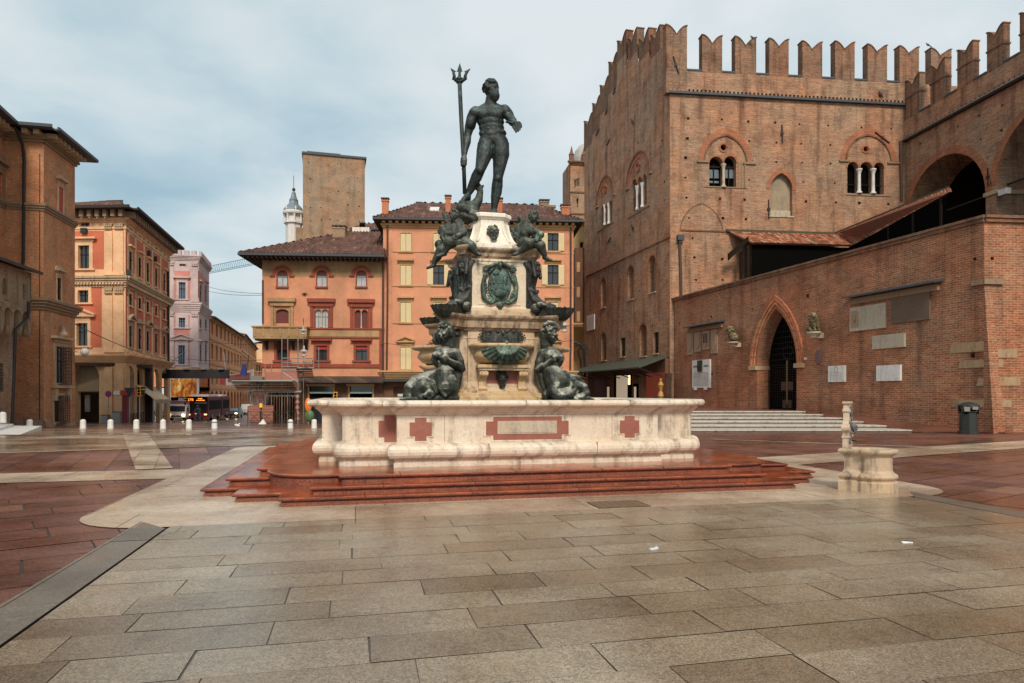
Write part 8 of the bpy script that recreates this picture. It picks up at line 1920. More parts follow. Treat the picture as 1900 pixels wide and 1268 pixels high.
# house with red roofs between tower and orange house
G1 = Wall(655,85,702,85); hb = empty('roof_house', G1.M, 'small house glimpsed between the brick tower and the orange house, red tiled roof', 'house'); zt = G1.Z(680,426)
mb = MB(); mb.box(0,G1.L,0,6,5,zt); mb.build('wall', M['chim'], hb, G1.M); hip_roof(hb,G1,0,G1.L,zt,7,1.6,0.3,'tileF',1.0)
# ======================= long orange house =======================
J0 = Wall(711,66.0,1064,67.0); oh = empty('orange_house', J0.M, 'long orange house with cream shutters and brick chimneys right behind the fountain', 'house'); zev = J0.Z(800,421); hs = []
def shw(px, rows):
    x = J0.X(px)
    for (a,b,crown,st) in rows:
        z0,z1 = J0.Z(px,b),J0.Z(px,a); hs.append(win(oh,J0,(x-0.55,x+0.55,z0,z1) if st == 'open' else (x-0.52,x+0.52,z0,z1),None,frame_=0.13,fr='ochre',crown=crown,pane='glass' if st == 'open' else 'shut',bars=1,shutters=st,depth=0.2,fd=0.05))
rows_ = [(433,466,None),(492,529,'flat'),(561,598,'flat'),(644,686,'tri')]
for i, px in enumerate((753,814,880,960,1026)):
    st = {753:['closed']*4, 814:['closed','open','closed','closed'], 1026:['open','open','closed','closed']}.get(px,['closed','open','closed','open'])
    shw(px, [r_+(s_,) for r_, s_ in zip(rows_, st)])
zG = gz(66)-0.6; zS_ = J0.Z(760,703)
mb = MB(); mb.wall(rect(0,J0.L,zS_,zev), hs); mb.build('wall', M['orange'], oh, J0.M)
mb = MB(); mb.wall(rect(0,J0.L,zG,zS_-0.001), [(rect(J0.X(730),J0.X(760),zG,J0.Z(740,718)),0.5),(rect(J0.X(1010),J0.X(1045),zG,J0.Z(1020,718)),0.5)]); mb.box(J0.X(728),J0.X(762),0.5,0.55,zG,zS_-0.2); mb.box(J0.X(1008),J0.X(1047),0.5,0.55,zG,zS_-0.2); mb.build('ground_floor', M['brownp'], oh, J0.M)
mb = MB(); mb.box(J0.X(737),J0.X(754),0.3,0.34,J0.Z(745,736),J0.Z(745,731)); mb.build('shop_sign', M['white'], oh, J0.M)
sidewalls(oh,J0,13,zG,zev,'orange')
for py in (467.5,531,600): band_(oh,J0,0.9,J0.L,J0.Z(800,py+1.2),J0.Z(800,py-1.0),0.07,'ochre','string_course')
band_(oh,J0,0,J0.L,J0.Z(760,700),J0.Z(760,688),0.5,'ochre','cornice',4); mb = MB(); x0 = J0.X(712); mb.box(x0,J0.L,-1.0,0.0,zS_-0.3,zS_); mb.build('shop_canopy', plain('green_canopy',(0.03,0.045,0.035),0.6), oh, J0.M)
band_(oh,J0,0,J0.L,zev-0.15,zev+0.25,0.25,'ochre','cornice',2); dentils(oh,J0,-0.2,J0.L+0.2,zev+0.25,J0.Z(800,411)-0.0,0.6,0.62,'ochre','eave_bracket')
zr = J0.Z(800,409.5); hip_roof(oh,J0,0,J0.L,zr,11,J0.Z(800,378,-5.5)-zr,0.85,'tileF',3.0,th=0.2)
mb = MB(); mb.box(0,0.9,-0.03,0.01,zS_,zev-0.2); mb.box(J0.L-0.9,J0.L,-0.03,0.01,zS_,zev-0.2); mb.build('corner_strip', M['salmon'], oh, J0.M)
pipe(J0,[(719,412),(719,560),(717.5,690)],0.09,par=oh,m='rust'); pipe(J0,[(1059,418),(1059,500),(1059,640),(1058,690)],0.09,par=oh,m='rust')
for a,b,c,d,dd in ((708.5,720,367,396,0.3),(826.5,836,362,391,1.5),(921.5,932,367,398,1.5),(1042,1057,379,409,1.2)): chimney(oh,J0,a,b,c,d,dd,'chim')
chimney(oh,J0,1002,1018.5,370,388,6.5,'brickT'); chimney(oh,J0,773,782,375,382,6,'chim')
for a,b,c,d in ((955,1029.5,385,404),(884,958,382,404)):
    x0,x1,z0,z1 = J0.R(a,b,c,d,-7); mb = MB(); mb.box(x0,x1,7,10,z0-2,z1); mb.box(x0-0.1,x1+0.1,6.9,10.1,z1,z1+0.25); mb.build('roof_terrace', M['brickT'] if a > 900 else M['soffit'], oh, J0.M)
for a,b,c,d in ((798,815,391.5,395),(949,960,397.5,401),(929,938,400,403)):
    x0,x1,z0,z1 = J0.R(a,b,c,d,-2.5); mb = MB(); mb.hexa([(x0,1.9,z0+0.0),(x1,1.9,z0+0.0),(x1,2.9,z0+0.55),(x0,2.9,z0+0.55),(x0,1.9,z0+0.15),(x1,1.9,z0+0.15),(x1,2.9,z0+0.7),(x0,2.9,z0+0.7)]); mb.build('skylight', M['white'], oh, J0.M)
# yellow house in the gap
Y0 = Wall(1058,84,1100,84); yh = empty('yellow_house', Y0.M, 'narrow yellow house squeezed between the orange house and the brick palace', 'house')
mb = MB(); yw = [win(yh,Y0,Y0.R(1076,1082,450,463),None,frame_=0.1,fr='ochre'),win(yh,Y0,Y0.R(1075,1081,487,505),None,frame_=0.1,fr='ochre'),win(yh,Y0,Y0.R(1075,1081,533,552),None,frame_=0.1,fr='ochre'),win(yh,Y0,Y0.R(1075,1081,578,597),None,frame_=0.1,fr='ochre')]
zt = Y0.Z(1075,418); mb.wall(rect(0,Y0.L,-3,zt), yw); mb.box(0,Y0.L,0.5,6,-3,zt); mb.build('wall', M['yellow'], yh, Y0.M); band_(yh,Y0,0,Y0.L,zt,zt+0.4,0.6,'ochre','cornice',2)
Y1 = Wall(1067,79.5,1092,79.5); mb = MB(); x0,x1,z0,z1 = Y1.R(1067,1092,460,600); mb.box(x0,x1,0,3,z0,z1); 
ob = mb.build('dark_extension', M['brownp'], yh, Y1.M)
for a,b in ((487,505),(533,552),(578,597)):
    x0,x1,z0,z1 = Y1.R(1070,1076,a,b); mb = MB(); mb.box(x0,x1,-0.05,0.01,z0,z1); mb.build('window', M['ochre'], yh, Y1.M)
band_(yh,Y1,0,Y1.L,Y1.Z(1075,606),Y1.Z(1075,600),0.3,'ochre','string_course',2)
# slender bell tower beyond the palace
V0 = Wall(1058,110,1100,110.5); vt = empty('bell_tower', V0.M, 'slim brick bell tower with corner pinnacles and a domed cap left of the brick palace', 'tower'); zt = V0.Z(1066,300); vh = [arch(*V0.R(a,b,c,d),'round',8) for a,b,c,d in ((1066,1068.5,333,347),(1069.5,1072,331,346),(1073,1075,330,345),(1069.5,1073,368,385))]
mb = MB(); mb.wall(rect(0,V0.L,5,zt), vh, 0, 0.5); mb.box(0,V0.L,0.6,6,5,zt-0.1); mb.build('shaft', M['brickP'], vt, V0.M); band_(vt,V0,0,V0.L,zt-0.6,zt,0.5,'brickD','cornice',3)
for py in (357,397): band_(vt,V0,0,V0.L,V0.Z(1066,py)-0.1,V0.Z(1066,py)+0.15,0.15,'brickD','string_course')
for x in (0.3,2.4): mb = MB(); z1 = V0.Z(1060,291); mb.box(x-0.35,x+0.35,0,0.7,zt,z1+0.4); mb.lathe([(0.5,z1+0.4),(0.25,z1+0.9),(0.02,z1+1.9)], (x,0.35,0), 8); mb.build('pinnacle', M['brickD'], vt, V0.M)
mb = MB(); mb.lathe([(2.0,zt),(1.95,zt+1.3),(1.6,zt+2.6),(0.9,zt+3.5),(0.02,zt+4.0)], (3.0,2.5,0), 16); mb.build('dome', plain('pale_dome',(0.42,0.4,0.37),0.6,var=0.25), vt, V0.M)
# ======================= bollards =======================
def bollard(px, D, ring_=False):
    x = (px-CX)/FP*D; r = empty('stone_bollard', frame(x, D, gz(D)+0.012), 'x', 'bollard', 'white stone bollards closing the square')
    mb = MB(); mb.smooth = True; mb.lathe([(0.17,0),(0.175,0.04),(0.155,0.07),(0.155,0.42),(0.15,0.47),(0.12,0.525),(0.06,0.555),(0.01,0.562)], (0,0,0), 18); mb.build('shaft', M['white'], r)
    if ring_: mb = MB(); mb.lathe([(0.16,0.37),(0.168,0.38),(0.168,0.40),(0.16,0.41)], (0,0,0), 18); mb.build('metal_band', M['iron'], r)
    return r
BL = ['leftmost white bollard, half hidden on the low pale steps','white bollard on the steps at the foot of the brown brick palace','white bollard before the dark arch of the red and cream palace','white bollard before the cream arcade pier with the grey cabinets','white bollard before the side arcade with the give-way sign','white bollard before the railings, left of the pink van','white bollard right in front of the bus','white bollard with a dark band, standing right of the bus','white bollard with a dark band before the scaffolded porch','white bollard half hidden by the left end of the fountain basin']
for i, (px, D) in enumerate(((5,34),(55,38.9),(154,38.9),(205,38.9),(253,38.9),(302.5,38.9),(350.5,38.9),(398,38.9),(539,39.5),(583,39.5))):
    b = bollard(px, D, i in (7,8)); b['label'] = BL[i]
    if i == 0: b.matrix_basis = b.matrix_basis @ Matrix.Translation((0,0,0.42)); FR[b.name] = b.matrix_basis.copy()
# ======================= vehicles =======================
glow = plain('headlamp_glow', (1,0.85,0.6), 0.4, emit=(1,0.78,0.45), es=9.0)
def V(px, D, ang, name, label, cat): x = (px-CX)/FP*D; return empty(name, frame(x, D, gz(D)+0.012, math.radians(ang)), label, cat)
def wheel(r, x, y, rad=0.45, w=0.25):
    mb = MB(); mb.lathe([(rad*0.5,-w/2),(rad,-w/2+0.03),(rad,w/2-0.03),(rad*0.5,w/2)], (0,0,0), 18, ax='x'); o = mb.build('wheel', plain('tyre_rubber',(0.012,0.012,0.012),0.8), r); o.matrix_basis = Matrix.Translation((x,y,rad))
    mb = MB(); mb.lathe([(0.02,-w/2-0.01),(rad*0.5,-w/2-0.02),(rad*0.5,w/2+0.02),(0.02,w/2+0.01)], (0,0,0), 12, ax='x'); q = mb.build('rim', M['steel']); q.parent = o
def rbox(mb, x0,x1,y0,y1,z0,z1,r=0.15):
    pr = [(x0,z0),(x1,z0),(x1,z1-r),(x1-r*0.3,z1-r*0.3),(x1-r,z1),(x0+r,z1),(x0+r*0.3,z1-r*0.3),(x0,z1-r)]; mb.prism(pr, y0, y1)
redbus = plain('bus_paint', (0.13,0.008,0.009), 0.6, 0.0, 0.15, spec=0.12)
busr = V(366, 83.5, 13.5, 'city_bus', 'dark red articulated city bus with an amber route display and white roof units', 'bus')
for seg,(y0,y1) in enumerate(((0,8.9),(9.5,15.5))):
    mb = MB(); rbox(mb,-1.25,1.25,y0,y1,0.35,3.0); mb.build('body', redbus, busr)
    for s in (-1,1):
        n = 6 if seg == 0 else 4
        for i in range(n): a,b = lerp(y0+0.5,y1-0.3,i/n)+0.06,lerp(y0+0.5,y1-0.3,(i+1)/n)-0.06; mb = MB(); mb.box(s*1.25,s*1.262,a,b,1.3,2.5); mb.build('side_window', plain('bus_side_glass',(0.022,0.012,0.012),0.8,spec=0.05), busr)
    mb = MB(); mb.box(-1.0,1.0,y0+1.5,y0+3.6,3.0,3.25); mb.box(-0.9,0.9,y0+4.4,y1-0.8,3.0,3.2); mb.build('roof_unit', M['white'], busr)
mb = MB(); mb.box(-1.15,1.15,8.9,9.5,0.5,2.9); mb.build('bellows', M['iron'], busr)
mb = MB(); mb.box(-1.1,1.1,-0.03,0.0,1.05,2.1); mb.build('windscreen', plain('bus_windscreen',(0.012,0.012,0.014),0.3,spec=0.3), busr); mb = MB(); mb.box(-0.3,1.1,-0.031,0.0,2.101,2.35); mb.build('sun_visor', M['glassB'], busr); mb = MB(); mb.box(-1.15,1.15,-0.035,0.0,2.36,2.9); mb.build('display_panel', M['blk'], busr)
amb = plain('amber_led',(1,0.35,0.05),0.5,emit=(1,0.33,0.04),es=2.0)
text('27B', 0.42, amb, Matrix.Translation((-0.75,-0.05,2.47)) @ UP, 'route_number', busr); mb = MB(); rnd_ = random.Random(3)
for z, a, b in ((2.68,0.1,0.55),(2.47,-0.1,0.85)):
    x = a
    while x < b: mb.box(x,x+0.05,-0.05,-0.036,z,z+0.13*rnd_.uniform(0.7,1)); mb.box(x,x+0.09,-0.05,-0.036,z+0.05,z+0.075); x += 0.1
mb.build('destination', amb, busr)
mb = MB(); mb.box(-1.24,1.24,-0.08,0.0,0.35,0.6); mb.build('bumper', redbus, busr)
for s in (-1,1):
    mb = MB(); mb.box(s*0.95-0.16,s*0.95+0.16,-0.06,0.0,0.68,0.85); mb.build('headlight', plain('dim_lamp_%d'%s,(0.9,0.7,0.5),0.4,emit=(1,0.7,0.4),es=1.2), busr); mb = MB(); mb.box(s*1.3-0.1,s*1.3+0.1,-0.35,-0.25,1.7,2.3); mb.build('mirror', M['iron'], busr)
for y in (2.6,7.2,13.0):
    for s in (-1,1): wheel(busr, s*1.12, y, 0.5, 0.3)
van = V(328.5, 82.5, 2, 'delivery_van', 'pink and white delivery van with blazing headlights left of the bus', 'van')
mb = MB(); rbox(mb,-1.2,1.2,0.7,5.6,0.4,2.45); mb.hexa([(-1.15,-0.3,0.4),(1.15,-0.3,0.4),(1.15,0.8,0.4),(-1.15,0.8,0.4),(-1.1,0.25,1.9),(1.1,0.25,1.9),(1.1,0.8,2.1),(-1.1,0.8,2.1)]); mb.build('body', plain('van_white',(0.6,0.5,0.48),0.4), van)
mb = MB(); mb.box(-0.98,1.2,0.66,0.70,1.95,2.42); mb.box(-1.21,-1.2,0.8,5.5,1.95,2.42); mb.build('pink_panel', plain('van_pink',(0.55,0.17,0.17),0.5), van)
mb = MB(); mb.hexa([(-0.95,-0.09,1.15),(0.95,-0.09,1.15),(0.95,0.3,1.15),(-0.95,0.3,1.15),(-0.9,0.2,1.8),(0.9,0.2,1.8),(0.9,0.4,1.8),(-0.9,0.4,1.8)]); mb.build('windscreen', M['glass'], van)
for s in (-1,1):
    mb = MB(); mb.ell((0,0,0), (0.15,0.07,0.12), None, 12, 8); o = mb.build('headlight', glow, van); o.matrix_basis = Matrix.Translation((s*0.88,-0.34,0.72)); wheel(van, s*1.08, 1.0, 0.38, 0.24); wheel(van, s*1.08, 4.4, 0.38, 0.24)
    mb = MB(); mb.box(s*1.25-0.08,s*1.25+0.08,0.1,0.2,1.2,1.6); mb.build('mirror', M['iron'], van)
mb = MB(); mb.box(-0.6,0.6,-0.33,-0.29,0.5,0.66); mb.build('grille', M['iron'], van)
def car(px, D, ang, label, col, lights=True, name='parked_car', h=1.5, cat='car', pickup=False):
    r = V(px, D, ang, name, label, cat); m_ = plain('paint_%d'%int(px), col, 0.3, 0.2); mb = MB()
    side = [(0,0.35),(4.2,0.35),(4.25,0.8),(4.1,0.98),(3.7,1.0),(3.2,h),(1.5,h),(0.95,1.0),(0.1,0.85),(-0.05,0.6)]
    if pickup: side = [(0,0.4),(4.2,0.4),(4.2,1.05),(2.6,1.05),(2.5,h+0.1),(1.3,h+0.1),(0.8,1.05),(0.0,0.95)]
    A = [mb.p(-0.85,y,z) for y,z in side]; B = [mb.p(0.85,y,z) for y,z in side]; mb.face(A); mb.face(B[::-1])
    for k in range(len(side)): mb.face((A[k],B[k],B[(k+1)%len(side)],A[(k+1)%len(side)]))
    mb.build('body', m_, r)
    mb = MB(); mb.hexa([(-0.75,0.96,1.04),(0.75,0.96,1.04),(0.75,1.1,1.0),(-0.75,1.1,1.0),(-0.68,1.4,h-0.06),(0.68,1.4,h-0.06),(0.68,1.6,h-0.08),(-0.68,1.6,h-0.08)]); mb.build('windscreen', M['glassB'], r)
    for s in (-1,1):
        mb = MB(); mb.box(s*0.85,s*0.862,1.3,2.25,1.02,h-0.14); mb.build('side_window', M['glass'], r); mb = MB(); mb.box(s*0.85,s*0.862,2.35,3.1,1.02,h-0.14); mb.build('side_window', M['glass'], r) if not pickup else None
        mb = MB(); mb.box(s*0.62-0.14,s*0.62+0.14,-0.09,-0.01,0.6,0.76); mb.build('headlight', glow if lights else M['white'], r)
        wheel(r, s*0.78, 0.8, 0.32, 0.2); wheel(r, s*0.78, 3.4, 0.32, 0.2)
    return r
car(430, 102, 12, 'dark car with a lit headlight following behind the articulated bus', (0.03,0.03,0.035), True)
car(454, 117, 8, 'small white pickup truck far down the street by the arcades', (0.7,0.7,0.7), False, pickup=True, name='pickup_truck', cat='pickup', h=1.7)
car(305, 93, 20, 'small car half hidden by the railings, one headlight glaring left of the pink van', (0.12,0.12,0.13), True)
# motor scooter and its rider before the bus
sc2 = V(363, 79.5, 5, 'motor_scooter', 'dark motor scooter standing in front of the red bus', 'scooter')
for y in (0.0,1.25): 
    mb = MB(); mb.lathe([(0.14,-0.05),(0.26,-0.05),(0.26,0.05),(0.14,0.05)], (0,0,0), 16, ax='x'); o = mb.build('wheel', M['iron'], sc2); o.matrix_basis = Matrix.Translation((0,y,0.26))
mb = MB(); mb.limb([(0,0.1,0.5),(0,0.2,0.85),(0,0.25,1.0)], [0.14,0.16,0.06]); mb.limb([(0,0.3,0.32),(0,0.7,0.35),(0,1.1,0.6)], [0.13,0.15,0.17]); mb.limb([(0,0.6,0.75),(0,1.2,0.78)], [0.14,0.15]); mb.limb([(-0.33,0.28,1.05),(0.33,0.28,1.05)], [0.03,0.03]); blob('body', mb, M['iron'], sc2, None, 0.035, 1)
mb = MB(); mb.ell((0,-0.02,0.86), (0.09,0.05,0.09), None, 10, 6); mb.build('headlight', M['white'], sc2)
pr2 = V(363, 79.5, 5, 'person', 'person in dark clothes and a dark helmet sitting on the scooter before the bus', 'person')
mb = MB(); mb.limb([(0,0.85,0.92),(0,0.8,1.15),(0,0.72,1.4)], [0.17,0.17,0.19]); mb.limb([(0,0.7,1.5),(0,0.68,1.62)], [0.08,0.08]); mb.ell((0,0.66,1.72), (0.13,0.15,0.16))
for s in (-1,1):
    mb.limb([(s*0.2,0.72,1.42),(s*0.3,0.6,1.18),(s*0.3,0.34,1.08)], [0.085,0.065,0.05]); mb.limb([(s*0.12,0.85,0.9),(s*0.2,0.45,0.82),(s*0.2,0.5,0.42),(s*0.2,0.38,0.36)], [0.12,0.1,0.07,0.06])
    for i in range(5): mb.limb([(s*(0.27+0.02*i),0.32,1.09),(s*(0.27+0.02*i),0.25,1.07)], [0.016,0.014])
blob('body', mb, plain('dark_clothes',(0.02,0.022,0.035),0.7), pr2, None, 0.022, 1)
mb = MB(); mb.ell((0,0.66,1.75), (0.155,0.18,0.15), None, 14, 9); mb.build('helmet', M['iron'], pr2)
# ======================= scaffold on the salmon house =======================
S0 = Wall(452, 61.5, 585, 61.5); sf2 = empty('scaffolding', S0.M, 'steel tube scaffolding with corrugated hoods and pink mesh over the porch of the salmon house', 'scaffolding')
def stube(pts, r=0.045, nm='scaffold_tube', m='steel'):
    mb = MB(); q = [(S0.X(a),y,S0.Z(a,b)) for a,b,y in pts]; mb.tube(q, r, 6); mb.build(nm, M[m], sf2)
for px,t in ((492,675),(523,625),(553,625),(465,690),(582,642)):
    stube([(px,t,0),(px,788 if px < 580 else 684,0)]); stube([(px,t,1.6),(px,788 if px < 580 else 684,1.6)])
for a,b,py in ((523,582,665),(523,582,673),(523,553,681),(470,555,706),(465,492,690),(470,560,726),(492,553,735)):
    stube([(a,py,0),(b,py,0)]); 
for i in range(6): a = 494+i*9.8; stube([(a,738,0),(a+4.9,729,0),(a+9.8,738,0)], 0.03)
stube([(554,656,0),(575,684,0)], 0.04); stube([(560,656,0),(568,684,0)], 0.03); stube([(523,690,0),(553,710,0)], 0.04)
def hoodp(x0p,x1p,pt,pb,out,m):
    x0,x1 = S0.X(x0p),S0.X(x1p); zt,zb_ = S0.Z(x0p,pt),S0.Z(x0p,pb); n = int((x1-x0)/0.18); mb = MB()
    for i in range(n):
        a,b = lerp(x0,x1,i/n),lerp(x0,x1,(i+1)/n)
        for j in range(5): t0,t1 = j/5,(j+1)/5; mb.hexa([(a,lerp(-0.1,-out,1-t1)-0.03,lerp(zb_,zt,1-t1)),(b,lerp(-0.1,-out,1-t1),lerp(zb_,zt,1-t1)),(b,lerp(-0.1,-out,1-t1)+0.06,lerp(zb_,zt,1-t1)),(a,lerp(-0.1,-out,1-t1)+0.06,lerp(zb_,zt,1-t1)),(a,lerp(-0.1,-out,1-t0)-0.03,lerp(zb_,zt,1-t0)-0.05),(b,lerp(-0.1,-out,1-t0),lerp(zb_,zt,1-t0)-0.05),(b,lerp(-0.1,-out,1-t0)+0.06,lerp(zb_,zt,1-t0)-0.05),(a,lerp(-0.1,-out,1-t0)+0.06,lerp(zb_,zt,1-t0)-0.05)])
    mb.build('protective_hood', m, sf2)
cg = plain('corrugated_sheet', (0.085,0.08,0.068), 0.8, 0.0, 0.4, 1.5, spec=0.2)
hoodp(441,551,708,723,1.4,cg); hoodp(554,583,684,701,0.7,cg)
for a,b,py in ((441,552,708),(554,583,683.5),(464,560,728)): stube([(a,py,-1.3 if py > 700 and py < 720 else -0.2),(b,py,-1.3 if py > 700 and py < 720 else -0.2)], 0.08)
mb = MB(); x0,x1,z0,z1 = S0.R(493,553,690,707); mb.box(x0,x1,0.0,0.03,z0,z1)
for j in range(9): z = lerp(z0,z1,j/9); mb.box(x0,x1,-0.02,0.0,z,z+0.05)
mb.build('safety_mesh', M['mesh_r'], sf2)
for a,b,c,d in ((523,553,686,690.5),(466,487,690,706)): x0,x1,z0,z1 = S0.R(a,b,c,d); mb = MB(); mb.box(x0,x1,0,1.5,z0,z0+0.1); mb.box(x0,x1,-0.04,0,z0,z1 if a > 500 else z0+0.4); mb.build('plank_deck', M['steel'], sf2)
for px in (468,478,487):
    for py in (712,735,748): stube([(px-6,py+8,0.4),(px+6,py-2,0.4)], 0.04)
    stube([(px-2,708,0.4),(px-2,752,0.4)], 0.05)
S1 = Wall(459, 58.0, 507, 58.0); x0,x1,z0,z1 = S1.R(459,507,753,786)
hd_ = empty('site_hoarding', S1.M @ Matrix.Translation(((x0+x1)/2,0,gz(58))), 'pinkish slatted building-site hoarding with an orange warning lamp below the scaffolding', 'hoarding'); w = (x1-x0)/2; h = z1-gz(58)
mb = MB(); mb.box(-w,w,0,0.06,0.05,h); mb.box(-w,-w+0.06,0.06,3.0,0.05,h); mb.build('panel', M['mesh_r'], hd_); mb = MB()
for j in range(12): mb.box(-w,w,-0.03,0,h*j/12+0.05,h*j/12+0.09)
mb.build('slat', M['brownp'], hd_)
mb = MB(); mb.lathe([(0.12,0),(0.12,0.3),(0.05,0.34)], (w*0.08,-0.1,h-0.15), 10); mb.build('warning_lamp', plain('orange_lamp',(0.9,0.3,0.02),0.4,emit=(1,0.35,0.03),es=0.8), hd_); mb = MB(); mb.box(w*0.08-0.03,w*0.08+0.03,-0.12,-0.06,h*0.3,h-0.15); mb.box(w*0.05-0.08,w*0.05+0.14,-0.12,-0.05,h*0.35,h*0.6); mb.build('lamp_post', plain('green_post',(0.05,0.1,0.03),0.6), hd_)
mb = MB(); mb.hexa([(-0.35,-0.9,0.0),(0.3,-0.8,0.0),(0.25,-0.5,0.0),(-0.3,-0.5,0.0),(-0.05,-0.72,0.38),(0.05,-0.7,0.42),(0.04,-0.62,0.4),(-0.04,-0.62,0.36)]); x, D_ = (489-CX)/FP*57.0, 57.0; mb.T = None; o = mb.build('rubbish_bag', M['white'], None, frame(x, D_+0.6, gz(57.5)+0.012)); tag(o, 'slumped white rubbish bag on the ground before the hoarding', 'rubbish bag')
def fence(px0, D0, px1, D1, label, hgt=1.1, x_=True):
    W = Wall(px0,D0,px1,D1); r = empty('crowd_barrier', W.M @ Matrix.Translation((0,0,gz((D0+D1)/2))), label, 'barrier'); n = max(2,int(W.L/1.3))
    mb = MB(); mb.tube([(0,0,hgt),(W.L,0,hgt)], 0.03, 6); mb.tube([(0,0,0.15),(W.L,0,0.15)], 0.025, 6); mb.build('rail', M['iron'], r)
    for i in range(n+1):
        x = W.L*i/n; mb = MB(); mb.tube([(x,0,0),(x,0,hgt)], 0.035, 6); mb.build('post', M['iron'], r)
        if i < n and x_: mb = MB(); b = W.L*(i+1)/n; mb.tube([(x,0,0.15),(b,0,hgt)], 0.02, 5); mb.tube([(x,0,hgt),(b,0,0.15)], 0.02, 5); mb.build('cross_brace', M['iron'], r)
fence(460,57,507,57,'iron cross-braced barrier in front of the pinkish hoarding'); fence(508,60.5,550,60.5,'iron cross-braced barrier closing the dark porch under the scaffolding'); fence(236,64,308,82,'dark iron railings along the side arcade of the red and cream palace')
# striped pole by porch, traffic lights, signs
def pole(px, D, h, label, cat, name='sign_post', r0=0.04): x = (px-CX)/FP*D; r = empty(name, frame(x,D,gz(D)+0.012), label, cat); mb = MB(); mb.tube([(0,0,0),(0,0,h)], r0, 8); mb.build('post', M['steel'], r); return r
r = pole(552, 60.8, 2.6, 'red and white banded post at the right corner of the scaffolded porch', 'post', 'banded_post', 0.1)
for i in range(5): mb = MB(); mb.lathe([(0.16,0),(0.17,0.05),(0.17,0.2),(0.16,0.25)], (0,0,0.3+i*0.5), 10); mb.build('red_band', M['mesh_r'], r)
def tlight(px, D, zc, label, side=-1):
    r = pole(px, D, zc, label, 'traffic light', 'traffic_light', 0.06); mb = MB(); mb.box(-0.17,0.17,-0.12,0.12,zc-0.1,zc+0.85); mb.build('housing', plain('yellow_housing_%d'%int(px),(0.75,0.3,0.02),0.5), r)
    for i in range(3): mb = MB(); mb.lathe([(0.12,-0.16),(0.12,-0.121),(0.01,-0.12)], (0,0,zc+0.1+0.28*i), 12, ax='y'); mb.build('lens', M['blk'], r); mb = MB(); mb.box(0.17,0.5,-0.1,0.1,zc+0.05+0.27*i,zc+0.24+0.27*i); mb.build('visor', M['iron'], r)
tlight(623, 61, 2.0, 'yellow traffic light between the two shop windows of the salmon house'); tlight(259, 63, 2.6, 'yellow traffic light beside the side arcade of the red and cream palace')
r = pole(199, 62, 2.6, 'leaning post with a round blue and red no-parking sign by the arcade pier', 'road sign'); r.matrix_basis = FR[r.name] @ Matrix.Rotation(0.05,4,'Y')
mb = MB(); mb.lathe([(0.3,0),(0.3,-0.03),(0.22,-0.035),(0.22,-0.02)], (0,-0.05,2.7), 20, ax='y'); mb.build('sign_rim', M['shutr'], r); mb = MB(); mb.lathe([(0.225,-0.03),(0.01,-0.035)], (0,-0.05,2.7), 20, ax='y'); mb.build('sign_face', plain('sign_blue',(0.06,0.05,0.35),0.4), r)
for s in (-1,1): mb = MB(); mb.hexa([(-0.17*s-0.03,-0.1,2.53),(-0.17*s+0.03,-0.1,2.53),(-0.17*s+0.03,-0.08,2.53),(-0.17*s-0.03,-0.08,2.53),(0.17*s-0.03,-0.1,2.87),(0.17*s+0.03,-0.1,2.87),(0.17*s+0.03,-0.08,2.87),(0.17*s-0.03,-0.08,2.87)]); mb.build('sign_bar', M['shutr'], r)
r = pole(241, 63, 3.0, 'post with a grey inverted give-way triangle seen from behind, by the side arcade', 'road sign'); mb = MB(); mb.prism([(-0.5,3.3),(0.0,2.4),(0.5,3.3)], -0.08, -0.05); mb.build('triangle', M['bin'], r)
r = pole(462, 41, 1.0, 'thin dark iron post standing alone near the hoarding at the street edge', 'post', 'iron_post', 0.025)
o = pole(234.5, 64, 0.1, 'tall dark red shop totem beside the corner pier of the arcade', 'sign', 'shop_totem'); mb = MB(); mb.box(-0.3,0.2,-0.2,0.1,0.0,2.6); mb.build('panel', plain('dark_red_totem',(0.16,0.01,0.015),0.5), o); mb = MB(); mb.box(-0.4,0.7,-0.3,0.2,2.6,3.1); mb.build('top_sign', M['shutr'], o)
r = pole(572, 56, 0.3, 'orange, red and green advertising figure half hidden by the fountain basin', 'advertising stand', 'advertising_stand'); mb = MB(); mb.ell((0,0,1.6), (0.3,0.2,0.6)); mb.build('orange_top', plain('ad_orange',(0.8,0.2,0.02),0.5), r); mb = MB(); mb.ell((0.1,0,0.7), (0.4,0.25,0.5)); mb.build('green_base', plain('ad_green',(0.08,0.15,0.06),0.5), r)
# banner over the street and the blue flag
Kn = Wall(408,90,470,70); x1 = Kn.L; r = empty('street_banner', Kn.M @ Matrix.Translation((0,0,Kn.Z(430,712))), 'red and white fabric banner stretched over the street left of the scaffolding', 'banner'); h = 1.35
for nm,a,b,m_ in (('red_end',0,0.22,M['shutr']),('white_field',0.2201,1.0,M['white'])):
    mb = MB(); n = 10
    for i in range(n): x,y = lerp(a,b,i/n)*x1,lerp(a,b,(i+1)/n)*x1; s0,s1 = 0.25*math.sin(lerp(a,b,i/n)*PI),0.25*math.sin(lerp(a,b,(i+1)/n)*PI); mb.hexa([(x,0,-s0),(y,0,-s1),(y,0.03,-s1),(x,0.03,-s0),(x,0,h-s0),(y,0,h-s1),(y,0.03,h-s1),(x,0.03,h-s0)])
    mb.build(nm, m_, r)
scribble(r, 1, h, 0.0, 1, x1*0.28, x1*0.95, 0.2, h*0.75, ink, 4)
o = P(452,690,66); r = empty('flag', frame(o.x,o.y,o.z), 'dark blue flag hanging from a short staff left of the scaffolding', 'flag'); mb = MB()
